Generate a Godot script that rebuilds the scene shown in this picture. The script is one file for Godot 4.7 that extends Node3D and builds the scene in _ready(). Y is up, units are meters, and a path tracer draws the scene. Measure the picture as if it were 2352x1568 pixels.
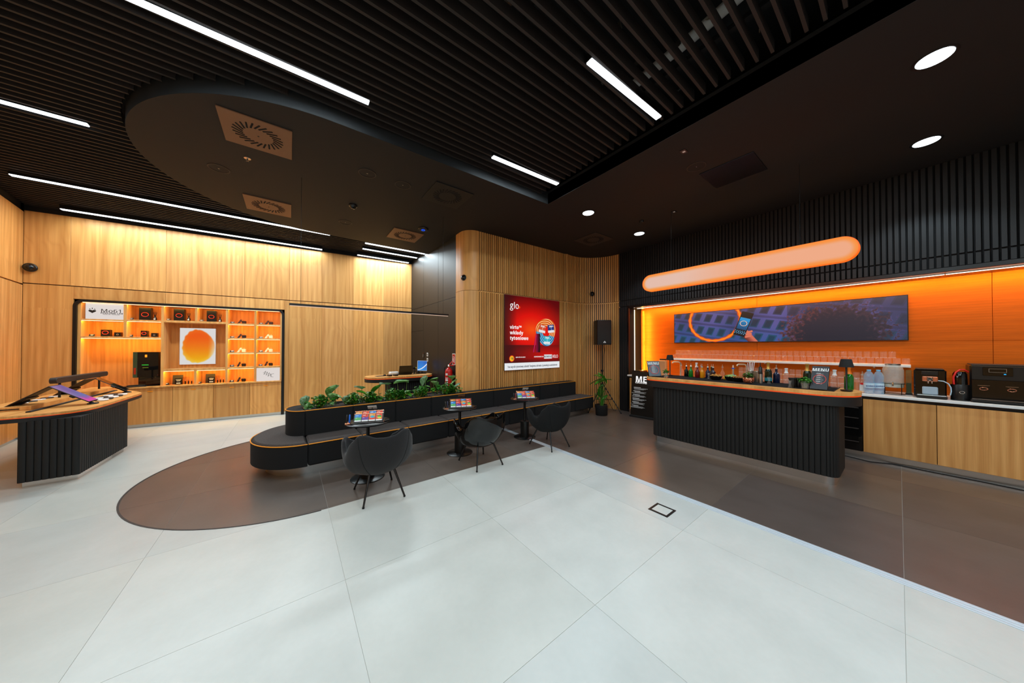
extends Node3D
# A shop lounge: oak walls, slatted black ceiling, upholstered bench, bar with an orange back wall.
# World axes follow the floor tiles: +x towards the bar wall, -z towards the oak shelving wall.

const CEIL := 3.986     # underside of the plain black ceiling
const SLAT := 4.10      # underside of the slatted ceiling
var M := {}
var NT: Transform3D     # frame of the oak back wall: x along the wall, z out of it
var rng := RandomNumberGenerator.new()
var taken := {}

func _ready() -> void:
	rng.seed = 7
	var cam := Camera3D.new()
	cam.name = "camera"
	var yaw := atan2(511.0, 682.0)
	var tilt := atan(7.0 / 682.0)
	var f0 := Vector3(sin(yaw), 0, -cos(yaw))
	var right := Vector3(cos(yaw), 0, sin(yaw))
	var fwd := f0 * cos(tilt) + Vector3.UP * sin(tilt)
	var up := Vector3.UP * cos(tilt) - f0 * sin(tilt)
	cam.transform = Transform3D(Basis(right, up, -fwd), Vector3(0, 1.6, 0))
	cam.projection = Camera3D.PROJECTION_FRUSTUM
	cam.near = 0.05
	cam.far = 60.0
	cam.size = 2.0 * 0.05 * 784.0 / 682.0
	cam.frustum_offset = Vector2(0, 0.05 * 6.0 / 682.0)
	add_child(cam)
	var we := WorldEnvironment.new()
	we.name = "environment"
	var env := Environment.new()
	env.background_mode = Environment.BG_COLOR
	env.background_color = Color(0, 0, 0)
	env.tonemap_mode = Environment.TONE_MAPPER_LINEAR
	env.tonemap_exposure = 1.0
	env.sdfgi_enabled = true
	env.ssao_enabled = true
	env.ssil_enabled = true
	we.environment = env
	add_child(we)
	var wt := Vector3(1, 0, 0.1).normalized()
	NT = Transform3D(Basis(wt, Vector3.UP, Vector3(-0.1, 0, 1).normalized()), Vector3(-0.1, 0, -8.94))
	materials()
	ceiling_lights()
	floor_tiles()
	walls()
	ceiling()
	shelving()
	shelf_goods()
	bench()
	planter_plants()
	tables_and_chairs()
	display_counter()
	reception()
	corner_things()
	bar_wall()
	bar_counter()
	bar_goods()
	back_counter_goods()
	ceiling_fittings()

# ---------------------------------------------------------------- mesh building
class MB:
	var v := PackedVector3Array()
	var n := PackedVector3Array()
	var u := PackedVector2Array()
	var xf := Transform3D()
	func tri(a: Vector3, b: Vector3, c: Vector3, na: Vector3, nb: Vector3, nc: Vector3, ua := Vector2.ZERO, ub := Vector2.ZERO, uc := Vector2.ZERO) -> void:
		var t := xf.basis
		a = xf * a; b = xf * b; c = xf * c
		na = (t * na).normalized(); nb = (t * nb).normalized(); nc = (t * nc).normalized()
		if (b - a).cross(c - a).dot(na + nb + nc) > 0.0:
			v.append_array([a, c, b]); n.append_array([na, nc, nb]); u.append_array([ua, uc, ub])
		else:
			v.append_array([a, b, c]); n.append_array([na, nb, nc]); u.append_array([ua, ub, uc])
	func quad(a: Vector3, b: Vector3, c: Vector3, d: Vector3, m: Vector3) -> void:
		tri(a, b, c, m, m, m, Vector2(0, 1), Vector2(1, 1), Vector2(1, 0))
		tri(a, c, d, m, m, m, Vector2(0, 1), Vector2(1, 0), Vector2(0, 0))
	func quadn(a: Vector3, b: Vector3, c: Vector3, d: Vector3, na: Vector3, nb: Vector3, nc: Vector3, nd: Vector3, r := Rect2(0, 0, 1, 1)) -> void:
		var p := r.position
		var e := r.end
		tri(a, b, c, na, nb, nc, Vector2(p.x, p.y), Vector2(e.x, p.y), Vector2(e.x, e.y))
		tri(a, c, d, na, nc, nd, Vector2(p.x, p.y), Vector2(e.x, e.y), Vector2(p.x, e.y))
	func box(c: Vector3, s: Vector3, bev := 0.0) -> void:
		var h := s * 0.5
		bev = minf(bev, minf(h.x, minf(h.y, h.z)) * 0.98)
		for i in 3:
			var j := (i + 1) % 3
			var k := (i + 2) % 3
			for q: float in [-1.0, 1.0]:
				var m := Vector3.ZERO
				m[i] = q
				var p := []
				for w: Vector2 in [Vector2(-1, -1), Vector2(1, -1), Vector2(1, 1), Vector2(-1, 1)]:
					var x := Vector3.ZERO
					x[i] = q * h[i]; x[j] = w.x * (h[j] - bev); x[k] = w.y * (h[k] - bev)
					p.append(c + x)
				quad(p[0], p[1], p[2], p[3], m)
				if bev > 0.0:
					for r: float in [-1.0, 1.0]:   # the chamfer between the faces i and j
						var e := Vector3.ZERO
						e[i] = q; e[j] = r
						var o := []
						for w: Vector2 in [Vector2(0, -1), Vector2(0, 1), Vector2(1, 1), Vector2(1, -1)]:
							var x := Vector3.ZERO
							x[i] = q * (h[i] - bev * w.x); x[j] = r * (h[j] - bev * (1.0 - w.x)); x[k] = w.y * (h[k] - bev)
							o.append(c + x)
						quad(o[0], o[1], o[2], o[3], e.normalized())
		if bev > 0.0:
			for q in 8:
				var e := Vector3(1 if q & 1 else -1, 1 if q & 2 else -1, 1 if q & 4 else -1)
				var a := (h - Vector3(0, bev, bev)) * e
				var b := (h - Vector3(bev, 0, bev)) * e
				var d := (h - Vector3(bev, bev, 0)) * e
				tri(c + a, c + b, c + d, e, e, e)
	# p: closed outline in (x, z); extruded from y0 to y1
	func prism(outline: PackedVector2Array, y0: float, y1: float, bev := 0.0, bottom := true, crease := 0.75) -> void:
		var p := PackedVector2Array()
		for q in outline:
			if p.is_empty() or (q.distance_to(p[-1]) > 1e-5 and q.distance_to(p[0]) > 1e-5):
				p.append(q)
		var k := p.size()
		if Geometry2D.is_polygon_clockwise(p):
			p.reverse()
		var nn := PackedVector2Array()
		for i in k:
			var d := (p[(i + 1) % k] - p[i]).normalized()
			nn.append(Vector2(d.y, -d.x))
		# outward side chosen by area sign
		var area := 0.0
		for i in k:
			area += p[i].cross(p[(i + 1) % k])
		if area < 0.0:
			for i in k:
				nn[i] = -nn[i]
		var ins := PackedVector2Array()
		for i in k:
			var m := nn[i] + nn[(i + k - 1) % k]
			var l := m.length_squared()
			ins.append(p[i] - m * (2.0 * bev / maxf(l, 0.5)))
		for i in k:
			var j := (i + 1) % k
			var a := nn[i]
			var na := a
			var nb := a
			if nn[(i + k - 1) % k].dot(a) > crease:
				na = (a + nn[(i + k - 1) % k]).normalized()
			if nn[j].dot(a) > crease:
				nb = (a + nn[j]).normalized()
			var va := Vector3(na.x, 0, na.y)
			var vb := Vector3(nb.x, 0, nb.y)
			quadn(Vector3(p[i].x, y0, p[i].y), Vector3(p[j].x, y0, p[j].y), Vector3(p[j].x, y1 - bev, p[j].y), Vector3(p[i].x, y1 - bev, p[i].y), va, vb, vb, va)
			if bev > 0.0:
				var wa := (va + Vector3.UP).normalized()
				var wb := (vb + Vector3.UP).normalized()
				quadn(Vector3(p[i].x, y1 - bev, p[i].y), Vector3(p[j].x, y1 - bev, p[j].y), Vector3(ins[j].x, y1, ins[j].y), Vector3(ins[i].x, y1, ins[i].y), va, vb, wb, wa)
		var top := ins if bev > 0.0 else p
		var ix := Geometry2D.triangulate_polygon(top)
		for t in range(0, ix.size(), 3):
			var q := [top[ix[t]], top[ix[t + 1]], top[ix[t + 2]]]
			tri(Vector3(q[0].x, y1, q[0].y), Vector3(q[1].x, y1, q[1].y), Vector3(q[2].x, y1, q[2].y), Vector3.UP, Vector3.UP, Vector3.UP, q[0], q[1], q[2])
		if bottom:
			ix = Geometry2D.triangulate_polygon(p)
			for t in range(0, ix.size(), 3):
				var q := [p[ix[t]], p[ix[t + 1]], p[ix[t + 2]]]
				tri(Vector3(q[0].x, y0, q[0].y), Vector3(q[1].x, y0, q[1].y), Vector3(q[2].x, y0, q[2].y), Vector3.DOWN, Vector3.DOWN, Vector3.DOWN, q[0], q[1], q[2])
	# profile of (radius, height) turned round the y axis
	func lathe(p: Array, segs := 20, c := Vector3.ZERO, from := 0.0, to := TAU) -> void:
		var k := p.size() - 1
		var sn := []
		for i in k:
			var d: Vector2 = (p[i + 1] - p[i]).normalized()
			sn.append(Vector2(d.y, -d.x))
		for i in k:
			var a: Vector2 = sn[i]
			var b: Vector2 = sn[i]
			if i > 0 and a.dot(sn[i - 1]) > 0.6:
				a = (a + sn[i - 1]).normalized()
			if i < k - 1 and b.dot(sn[i + 1]) > 0.6:
				b = (b + sn[i + 1]).normalized()
			for s in segs:
				var t0 := from + (to - from) * s / segs
				var t1 := from + (to - from) * (s + 1) / segs
				var e0 := Vector3(cos(t0), 0, sin(t0))
				var e1 := Vector3(cos(t1), 0, sin(t1))
				var y := Vector3.UP
				var w := Rect2(float(s) / segs, 1.0 - float(i) / k, 1.0 / segs, -1.0 / k)
				if p[i].x > 1e-5:
					tri(c + e0 * p[i].x + y * p[i].y, c + e1 * p[i].x + y * p[i].y, c + e1 * p[i + 1].x + y * p[i + 1].y, e0 * a.x + y * a.y, e1 * a.x + y * a.y, e1 * b.x + y * b.y, w.position, Vector2(w.end.x, w.position.y), w.end)
				if p[i + 1].x > 1e-5:
					tri(c + e0 * p[i].x + y * p[i].y, c + e1 * p[i + 1].x + y * p[i + 1].y, c + e0 * p[i + 1].x + y * p[i + 1].y, e0 * a.x + y * a.y, e1 * b.x + y * b.y, e0 * b.x + y * b.y, w.position, w.end, Vector2(w.position.x, w.end.y))
	func tube(path: PackedVector3Array, r0: float, r1 := -1.0, segs := 8, closed := false) -> void:
		var p := PackedVector3Array()
		for q in path:
			if p.is_empty() or q.distance_to(p[-1]) > 1e-5:
				p.append(q)
		if r1 < 0.0:
			r1 = r0
		var k := p.size()
		var up := Vector3.UP if absf((p[1] - p[0]).normalized().y) < 0.9 else Vector3.RIGHT
		var rings := []
		for i in k:
			var d := Vector3.ZERO
			if closed:
				d = p[(i + 1) % k] - p[(i + k - 1) % k]
			else:
				d = p[mini(i + 1, k - 1)] - p[maxi(i - 1, 0)]
			d = d.normalized()
			var a := up.cross(d).normalized()
			up = d.cross(a).normalized()
			var r := lerpf(r0, r1, float(i) / maxf(k - 1, 1))
			var ring := []
			for s in segs:
				var t := TAU * s / segs
				var e := a * cos(t) + up * sin(t)
				ring.append([p[i] + e * r, e])
			rings.append(ring)
		for i in (k if closed else k - 1):
			var j := (i + 1) % k
			for s in segs:
				var q := (s + 1) % segs
				quadn(rings[i][s][0], rings[i][q][0], rings[j][q][0], rings[j][s][0], rings[i][s][1], rings[i][q][1], rings[j][q][1], rings[j][s][1])
		if not closed:
			for e in [0, k - 1]:
				var m := (p[0] - p[1]).normalized() if e == 0 else (p[k - 1] - p[k - 2]).normalized()
				for s in segs:
					tri(p[e], rings[e][s][0], rings[e][(s + 1) % segs][0], m, m, m)
	func bar(a: Vector3, b: Vector3, r: float, segs := 8) -> void:
		tube(PackedVector3Array([a, b]), r, r, segs)
	func mesh() -> ArrayMesh:
		var arr := []
		arr.resize(Mesh.ARRAY_MAX)
		arr[Mesh.ARRAY_VERTEX] = v
		arr[Mesh.ARRAY_NORMAL] = n
		arr[Mesh.ARRAY_TEX_UV] = u
		var m := ArrayMesh.new()
		m.add_surface_from_arrays(Mesh.PRIMITIVE_TRIANGLES, arr)
		return m

func mb(at := Transform3D()) -> MB:
	var b := MB.new()
	b.xf = at
	return b

func box(c: Vector3, s: Vector3, bev := 0.0) -> MB:
	var b := MB.new()
	b.box(c, s, bev)
	return b

func at(p: Vector3, turn := 0.0) -> Transform3D:
	return Transform3D(Basis(Vector3.UP, turn), p)

func lying(p: Vector3, dir: Vector3) -> Transform3D:   # y axis of the shape along dir
	var y := dir.normalized()
	var x := (Vector3.RIGHT if absf(y.x) < 0.9 else Vector3.FORWARD).cross(y).normalized()
	return Transform3D(Basis(x, y, x.cross(y)), p)

func numbered(called: String) -> String:
	var k: int = taken.get(called, 0)
	taken[called] = k + 1
	return called if k == 0 else "%s_%03d" % [called, k]

func put(called: String, m: Variant, mat: Material, parent: Node = self) -> MeshInstance3D:
	var o := MeshInstance3D.new()
	o.name = numbered(called) if parent == self else called
	o.mesh = m.mesh() if m is MB else m
	o.material_override = mat
	parent.add_child(o, true)
	return o

func tag(o: Node, label: String, category: String, group := "", kind := "") -> Node:
	o.set_meta("label", label)
	o.set_meta("category", category)
	if group: o.set_meta("group", group)
	if kind: o.set_meta("kind", kind)
	return o

func thing(called: String, label: String, category: String, where: Variant = Vector3.ZERO, group := "") -> Node3D:
	var o := Node3D.new()
	o.name = numbered(called)
	o.transform = where if where is Transform3D else Transform3D(Basis(), where)
	add_child(o, true)
	tag(o, label, category, group)
	return o

func struct(called: String, label := "", category := "") -> Node3D:
	var o := Node3D.new()
	o.name = numbered(called)
	add_child(o, true)
	o.set_meta("kind", "structure")
	if label:
		o.set_meta("label", label)
		o.set_meta("category", category)
	return o

func copy(src: Node3D, where: Transform3D, label := "", group := "") -> Node3D:
	var o: Node3D = src.duplicate()
	var base: String = str(src.name)
	if base.length() > 4 and base[-4] == "_" and base.substr(base.length() - 3).is_valid_int():
		base = base.substr(0, base.length() - 4)
	o.name = numbered(base)
	add_child(o, true)
	o.transform = where
	if label: o.set_meta("label", label)
	if group: o.set_meta("group", group)
	return o

func area_lamp(parent: Node, pos: Vector3, dir: Vector3, along: Vector3, size: Vector2, color: Color, energy: float) -> void:
	var l := AreaLight3D.new()
	l.name = "lamp_glow"
	var z := -dir.normalized()
	var x := along.normalized()
	l.transform = Transform3D(Basis(x, z.cross(x), z), pos)
	l.area_size = size
	l.light_color = color
	l.light_energy = energy
	l.shadow_enabled = true
	l.area_range = 30.0
	l.area_attenuation = 2.0
	parent.add_child(l, true)

func text(parent: Node, s: String, pos: Transform3D, height: float, mat: Material, bold := true, depth := 0.0015, align := HORIZONTAL_ALIGNMENT_LEFT, squeeze := 1.0) -> MeshInstance3D:
	var t := TextMesh.new()
	var f := SystemFont.new()
	f.font_names = PackedStringArray(["Droid Sans"])
	f.font_weight = 700 if bold else 400
	t.font = f
	t.text = s
	t.font_size = 32
	t.pixel_size = height / 23.0
	t.depth = depth
	t.curve_step = 2.0
	t.horizontal_alignment = align
	var o := MeshInstance3D.new()
	o.name = "lettering"
	o.mesh = t
	o.material_override = mat
	o.transform = pos.scaled_local(Vector3(squeeze, 1, 1))
	parent.add_child(o, true)
	return o

func arc(c: Vector2, rx: float, rz: float, a0: float, a1: float, k: int) -> PackedVector2Array:
	var p := PackedVector2Array()
	for i in k + 1:
		var t := deg_to_rad(lerpf(a0, a1, float(i) / k))
		p.append(c + Vector2(cos(t) * rx, sin(t) * rz))
	return p

func joined(a: Array) -> PackedVector2Array:
	var p := PackedVector2Array()
	for x in a:
		if x is Vector2:
			p.append(x)
		else:
			p.append_array(x)
	return p

func rounded(x0: float, z0: float, x1: float, z1: float, r: float, k := 6) -> PackedVector2Array:
	return joined([arc(Vector2(x1 - r, z1 - r), r, r, 0, 90, k), arc(Vector2(x0 + r, z1 - r), r, r, 90, 180, k), arc(Vector2(x0 + r, z0 + r), r, r, 180, 270, k), arc(Vector2(x1 - r, z0 + r), r, r, 270, 360, k)])

# ---------------------------------------------------------------- materials
func mat(called: String, c: Color, rough := 0.6, metal := 0.0) -> StandardMaterial3D:
	var m := StandardMaterial3D.new()
	m.resource_name = called
	m.albedo_color = c
	m.roughness = rough
	m.metallic = metal
	M[called] = m
	return m

func glow(called: String, c: Color, e: float) -> StandardMaterial3D:
	var m := mat(called, Color(0.02, 0.02, 0.02), 0.5)
	m.emission_enabled = true
	m.emission = c
	m.emission_energy_multiplier = e
	return m

func picture_glow(called: String, im: Image, e: float) -> StandardMaterial3D:
	var m := mat(called, Color(0.01, 0.01, 0.01), 0.35)
	m.emission_enabled = true
	m.emission = Color.WHITE
	m.emission_operator = BaseMaterial3D.EMISSION_OP_MULTIPLY
	m.emission_texture = ImageTexture.create_from_image(im)
	m.emission_energy_multiplier = e
	return m

func picture(called: String, im: Image, rough := 0.5) -> StandardMaterial3D:
	var m := mat(called, Color.WHITE, rough)
	m.albedo_texture = ImageTexture.create_from_image(im)
	return m

func glass(called: String, c: Color, alpha: float, rough := 0.03) -> StandardMaterial3D:
	var m := mat(called, Color(c, alpha), rough)
	m.transparency = BaseMaterial3D.TRANSPARENCY_ALPHA
	return m

func noise_img(w: int, h: int, freq: float, s: int, oct := 3) -> Image:
	var n := FastNoiseLite.new()
	n.seed = s
	n.noise_type = FastNoiseLite.TYPE_SIMPLEX_SMOOTH
	n.frequency = freq
	n.fractal_octaves = oct
	return n.get_seamless_image(w, h, false, false, 0.15)

func stretched(w: int, h: int, w0: int, h0: int, freq: float, s: int, oct := 3) -> PackedByteArray:
	var im := noise_img(w0, h0, freq, s, oct)
	im.resize(w, h, Image.INTERPOLATE_CUBIC)
	im.convert(Image.FORMAT_L8)
	return im.get_data()

func oak_image(w: int, h: int, s: int, dark: Color, light: Color) -> Image:
	var slow := stretched(w, h, 96, 26, 0.028, s, 2)
	var band := stretched(w, h, 128, 6, 0.09, s + 1, 2)
	var fibre := stretched(w, h, 512, 12, 0.35, s + 2, 2)
	var d := PackedByteArray()
	d.resize(w * h * 3)
	for y in h:
		for x in w:
			var i := y * w + x
			var ring := 0.5 + 0.5 * sin(TAU * (7.0 * x / w + slow[i] / 255.0 * 3.6))
			var t := clampf(0.40 + 0.15 * pow(ring, 0.6) + (band[i] - 128) / 255.0 * 0.6 + (fibre[i] - 128) / 255.0 * 0.42 + 0.08, 0.0, 1.0)
			d[i * 3] = int(lerpf(dark.r8, light.r8, t))
			d[i * 3 + 1] = int(lerpf(dark.g8, light.g8, t))
			d[i * 3 + 2] = int(lerpf(dark.b8, light.b8, t))
	return Image.create_from_data(w, h, false, Image.FORMAT_RGB8, d)

func cloudy(w: int, h: int, s: int, a: Color, b: Color, freq := 0.01) -> Image:
	var n1 := noise_img(w, h, freq, s, 5)
	n1.convert(Image.FORMAT_L8)
	var n2 := noise_img(w, h, freq * 9.0, s + 3, 3)
	n2.convert(Image.FORMAT_L8)
	var p := n1.get_data()
	var q := n2.get_data()
	var d := PackedByteArray()
	d.resize(w * h * 3)
	for i in w * h:
		var t := clampf(p[i] / 255.0 * 0.75 + q[i] / 255.0 * 0.25, 0.0, 1.0)
		d[i * 3] = int(lerpf(a.r8, b.r8, t))
		d[i * 3 + 1] = int(lerpf(a.g8, b.g8, t))
		d[i * 3 + 2] = int(lerpf(a.b8, b.b8, t))
	return Image.create_from_data(w, h, false, Image.FORMAT_RGB8, d)

func tri(m: StandardMaterial3D, s: Vector3, off := Vector3.ZERO, world := true) -> StandardMaterial3D:
	m.uv1_triplanar = true
	m.uv1_world_triplanar = world
	m.uv1_triplanar_sharpness = 8.0
	m.uv1_scale = s
	m.uv1_offset = off
	return m

func materials() -> void:
	var oak := ImageTexture.create_from_image(oak_image(512, 1024, 11, Color8(196, 130, 62), Color8(246, 188, 114)))
	var tint := [Color(1, 1, 1), Color(0.95, 0.93, 0.9), Color(1.0, 0.97, 0.93), Color(0.9, 0.88, 0.86), Color(0.97, 0.95, 0.95)]
	for i in 5:
		var m := mat("oak_%d" % i, tint[i], 0.42)
		m.albedo_texture = oak
		tri(m, Vector3(0.9, 0.36, 0.9), Vector3(0.21 * i, 0.17 * i, 0.37 * i))
	for i in 3:   # slats: narrow, so the grain is finer
		var m := mat("slat_oak_%d" % i, [Color(1, 1, 1), Color(0.92, 0.9, 0.87), Color(0.97, 0.94, 0.9)][i], 0.45)
		m.albedo_texture = oak
		tri(m, Vector3(2.0, 0.36, 2.0), Vector3(0.31 * i, 0.2 * i, 0.13 * i))
	var top := mat("oak_top", Color(1, 0.98, 0.95), 0.4)
	top.albedo_texture = oak
	tri(top, Vector3(1.4, 1.4, 0.4))
	var warm := mat("oak_warm", Color(0.98, 0.90, 0.78), 0.5)
	warm.albedo_texture = oak
	tri(warm, Vector3(1.2, 0.5, 1.2))
	var pale := ImageTexture.create_from_image(cloudy(512, 512, 5, Color8(196, 197, 191), Color8(209, 209, 203)))
	var grey := ImageTexture.create_from_image(cloudy(512, 512, 9, Color8(86, 75, 68), Color8(98, 87, 80)))
	for i in 3:
		var m := mat("pale_tile_%d" % i, [Color(1, 1, 1), Color(0.985, 0.985, 0.98), Color(0.97, 0.975, 0.98)][i], 0.8)
		m.albedo_texture = pale
		m.roughness = 0.33
		tri(m, Vector3(0.42, 0.42, 0.42), Vector3(0.3 * i, 0, 0.17 * i))
		m = mat("dark_tile_%d" % i, [Color(1, 1, 1), Color(0.96, 0.95, 0.96), Color(1.04, 1.02, 1.0)][i], 0.8)
		m.albedo_texture = grey
		m.roughness = 0.33
		tri(m, Vector3(0.5, 0.5, 0.3), Vector3(0.3 * i, 0, 0.17 * i))
	mat("grout", Color8(186, 182, 174), 0.9)
	mat("void_black", Color8(9, 8, 8), 0.95)
	mat("black_paint", Color8(14, 13, 12), 0.62)
	mat("black_ceiling", Color8(17, 14, 13), 0.75)
	mat("ceiling_slat", Color8(33, 26, 23), 0.65)
	mat("black_panel", Color8(17, 15, 14), 0.5)
	mat("black_slat", Color8(21, 21, 22), 0.5)
	mat("flute_black", Color8(10, 9, 8), 0.7)
	mat("aluminium", Color8(206, 214, 220), 0.5, 0.35)
	mat("black_metal", Color8(16, 15, 15), 0.42, 0.3)
	mat("gloss_black", Color8(10, 10, 10), 0.06)
	mat("satin_black", Color8(12, 11, 11), 0.3)
	mat("matt_black", Color8(13, 12, 12), 0.8)
	mat("steel", Color8(196, 196, 194), 0.28, 1.0)
	mat("chrome", Color8(220, 220, 220), 0.12, 1.0)
	mat("copper", Color8(214, 140, 110), 0.25, 1.0)
	mat("foil", Color8(190, 188, 180), 0.3, 1.0)
	glow("orange_edge", Color(1.0, 0.32, 0.01), 0.75)
	mat("piping", Color8(255, 156, 8), 0.5)
	mat("white_gloss", Color8(235, 235, 232), 0.25)
	mat("white_matt", Color8(226, 224, 220), 0.6)
	mat("beige_metal", Color8(126, 86, 58), 0.6)
	mat("brown_metal", Color8(44, 34, 29), 0.6)
	mat("red_paint", Color8(196, 22, 20), 0.3)
	mat("red_plastic", Color8(214, 30, 24), 0.35)
	mat("soil", Color8(42, 34, 28), 0.95)
	var felt := mat("felt", Color8(255, 255, 255), 0.95)
	felt.albedo_texture = ImageTexture.create_from_image(cloudy(256, 256, 41, Color8(14, 13, 14), Color8(36, 33, 34), 0.12))
	felt.rim_enabled = true
	felt.rim = 0.25
	tri(felt, Vector3(3, 3, 3), Vector3.ZERO, false)
	var felt2 := mat("felt_dark", Color8(140, 146, 148), 0.95)
	felt2.albedo_texture = felt.albedo_texture
	tri(felt2, Vector3(3, 3, 3), Vector3.ZERO, false)
	var seat := mat("seat_cloth", Color8(255, 255, 255), 0.95)
	seat.albedo_texture = ImageTexture.create_from_image(cloudy(256, 256, 45, Color8(54, 48, 46), Color8(92, 84, 80), 0.1))
	tri(seat, Vector3(2.6, 2.6, 2.6))
	mat("bench_cloth", Color8(13, 12, 12), 0.95)
	var brass := mat("orange_panel", Color8(222, 112, 14), 0.40, 0.6)
	brass.albedo_texture = ImageTexture.create_from_image(cloudy(256, 256, 77, Color8(214, 214, 214), Color8(255, 255, 255), 0.02))
	tri(brass, Vector3(0.5, 6.0, 0.25))
	glow("led_white", Color(0.93, 0.97, 1.0), 4.0)
	glow("led_warm", Color(1.0, 0.86, 0.68), 2.2)
	glow("led_orange", Color(1.0, 0.55, 0.08), 1.6)
	glow("led_warm2", Color(1.0, 0.9, 0.8), 3.0)
	glow("led_orange2", Color(1.0, 0.36, 0.03), 1.0)
	glow("led_rim", Color(1.0, 0.42, 0.06), 1.05)
	glow("led_cyan", Color(0.1, 0.7, 1.0), 1.2)
	glow("lightbox", Color(1.0, 0.96, 0.94), 0.72)
	glow("led_dim", Color(1.0, 0.85, 0.75), 0.75)
	mat("painted_glow_edge", Color8(66, 70, 73), 0.5)  # lighter grey stands in for lamp glow on the black ceiling edge
	glow("led_blue", Color(0.1, 0.35, 1.0), 1.2)
	glow("print_white", Color(1, 1, 1), 0.95)
	glow("print_orange", Color(1.0, 0.3, 0.05), 0.9)
	glow("print_navy", Color(0.05, 0.08, 0.22), 0.8)
	mat("ink_white", Color8(232, 232, 230), 0.6)
	mat("ink_black", Color8(18, 16, 16), 0.6)
	mat("print_navy_ink", Color8(30, 60, 120), 0.6)
	glass("glass_rim", Color(0.98, 0.94, 0.9), 0.45)
	glass("dispenser_glass", Color(0.85, 0.88, 0.85), 0.3)
	mat("ink_red", Color8(230, 60, 40), 0.5)
	glass("clear_glass", Color(0.97, 0.95, 0.93), 0.05)
	glass("tinted_glass", Color(0.35, 0.5, 0.35), 0.25)
	glass("water_plastic", Color(0.55, 0.78, 0.92), 0.35)
	for i in 4:
		var lf := mat("leaf_%d" % i, Color.WHITE, 0.35)
		lf.albedo_texture = ImageTexture.create_from_image(leaf_image(i))
		lf.backlight_enabled = true
		lf.backlight = Color(0.16, 0.28, 0.05)
		lf.cull_mode = BaseMaterial3D.CULL_DISABLED
	mat("stem_green", Color8(78, 112, 40), 0.5)
	mat("herb_green", Color8(58, 128, 26), 0.5)
	mat("bush_green", Color8(66, 108, 26), 0.45)
	mat("yellow_green", Color8(150, 150, 40), 0.5)

func leaf_image(kind: int) -> Image:
	var w := 64
	var h := 96
	var base: Color = [Color8(48, 122, 34), Color8(84, 150, 60), Color8(62, 138, 34), Color8(98, 146, 96)][kind]
	var pale: Color = [Color8(96, 168, 60), Color8(206, 226, 186), Color8(140, 190, 66), Color8(214, 228, 212)][kind]
	var im := Image.create(w, h, false, Image.FORMAT_RGB8)
	for y in h:
		for x in w:
			var a := absf(x - w * 0.5) / (w * 0.5)
			var vein := maxf(exp(-a * 26.0), 0.55 * pow(0.5 + 0.5 * sin((y + a * 34.0) * 0.55), 6.0))
			var mottle := 0.5 + 0.5 * sin(x * 0.31 + kind) * sin(y * 0.19 + a * 4.0)
			var t := clampf(vein * 0.7 + (mottle * 0.55 if kind % 2 else mottle * 0.15), 0.0, 1.0)
			im.set_pixel(x, y, base.lerp(pale, t))
	return im

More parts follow.
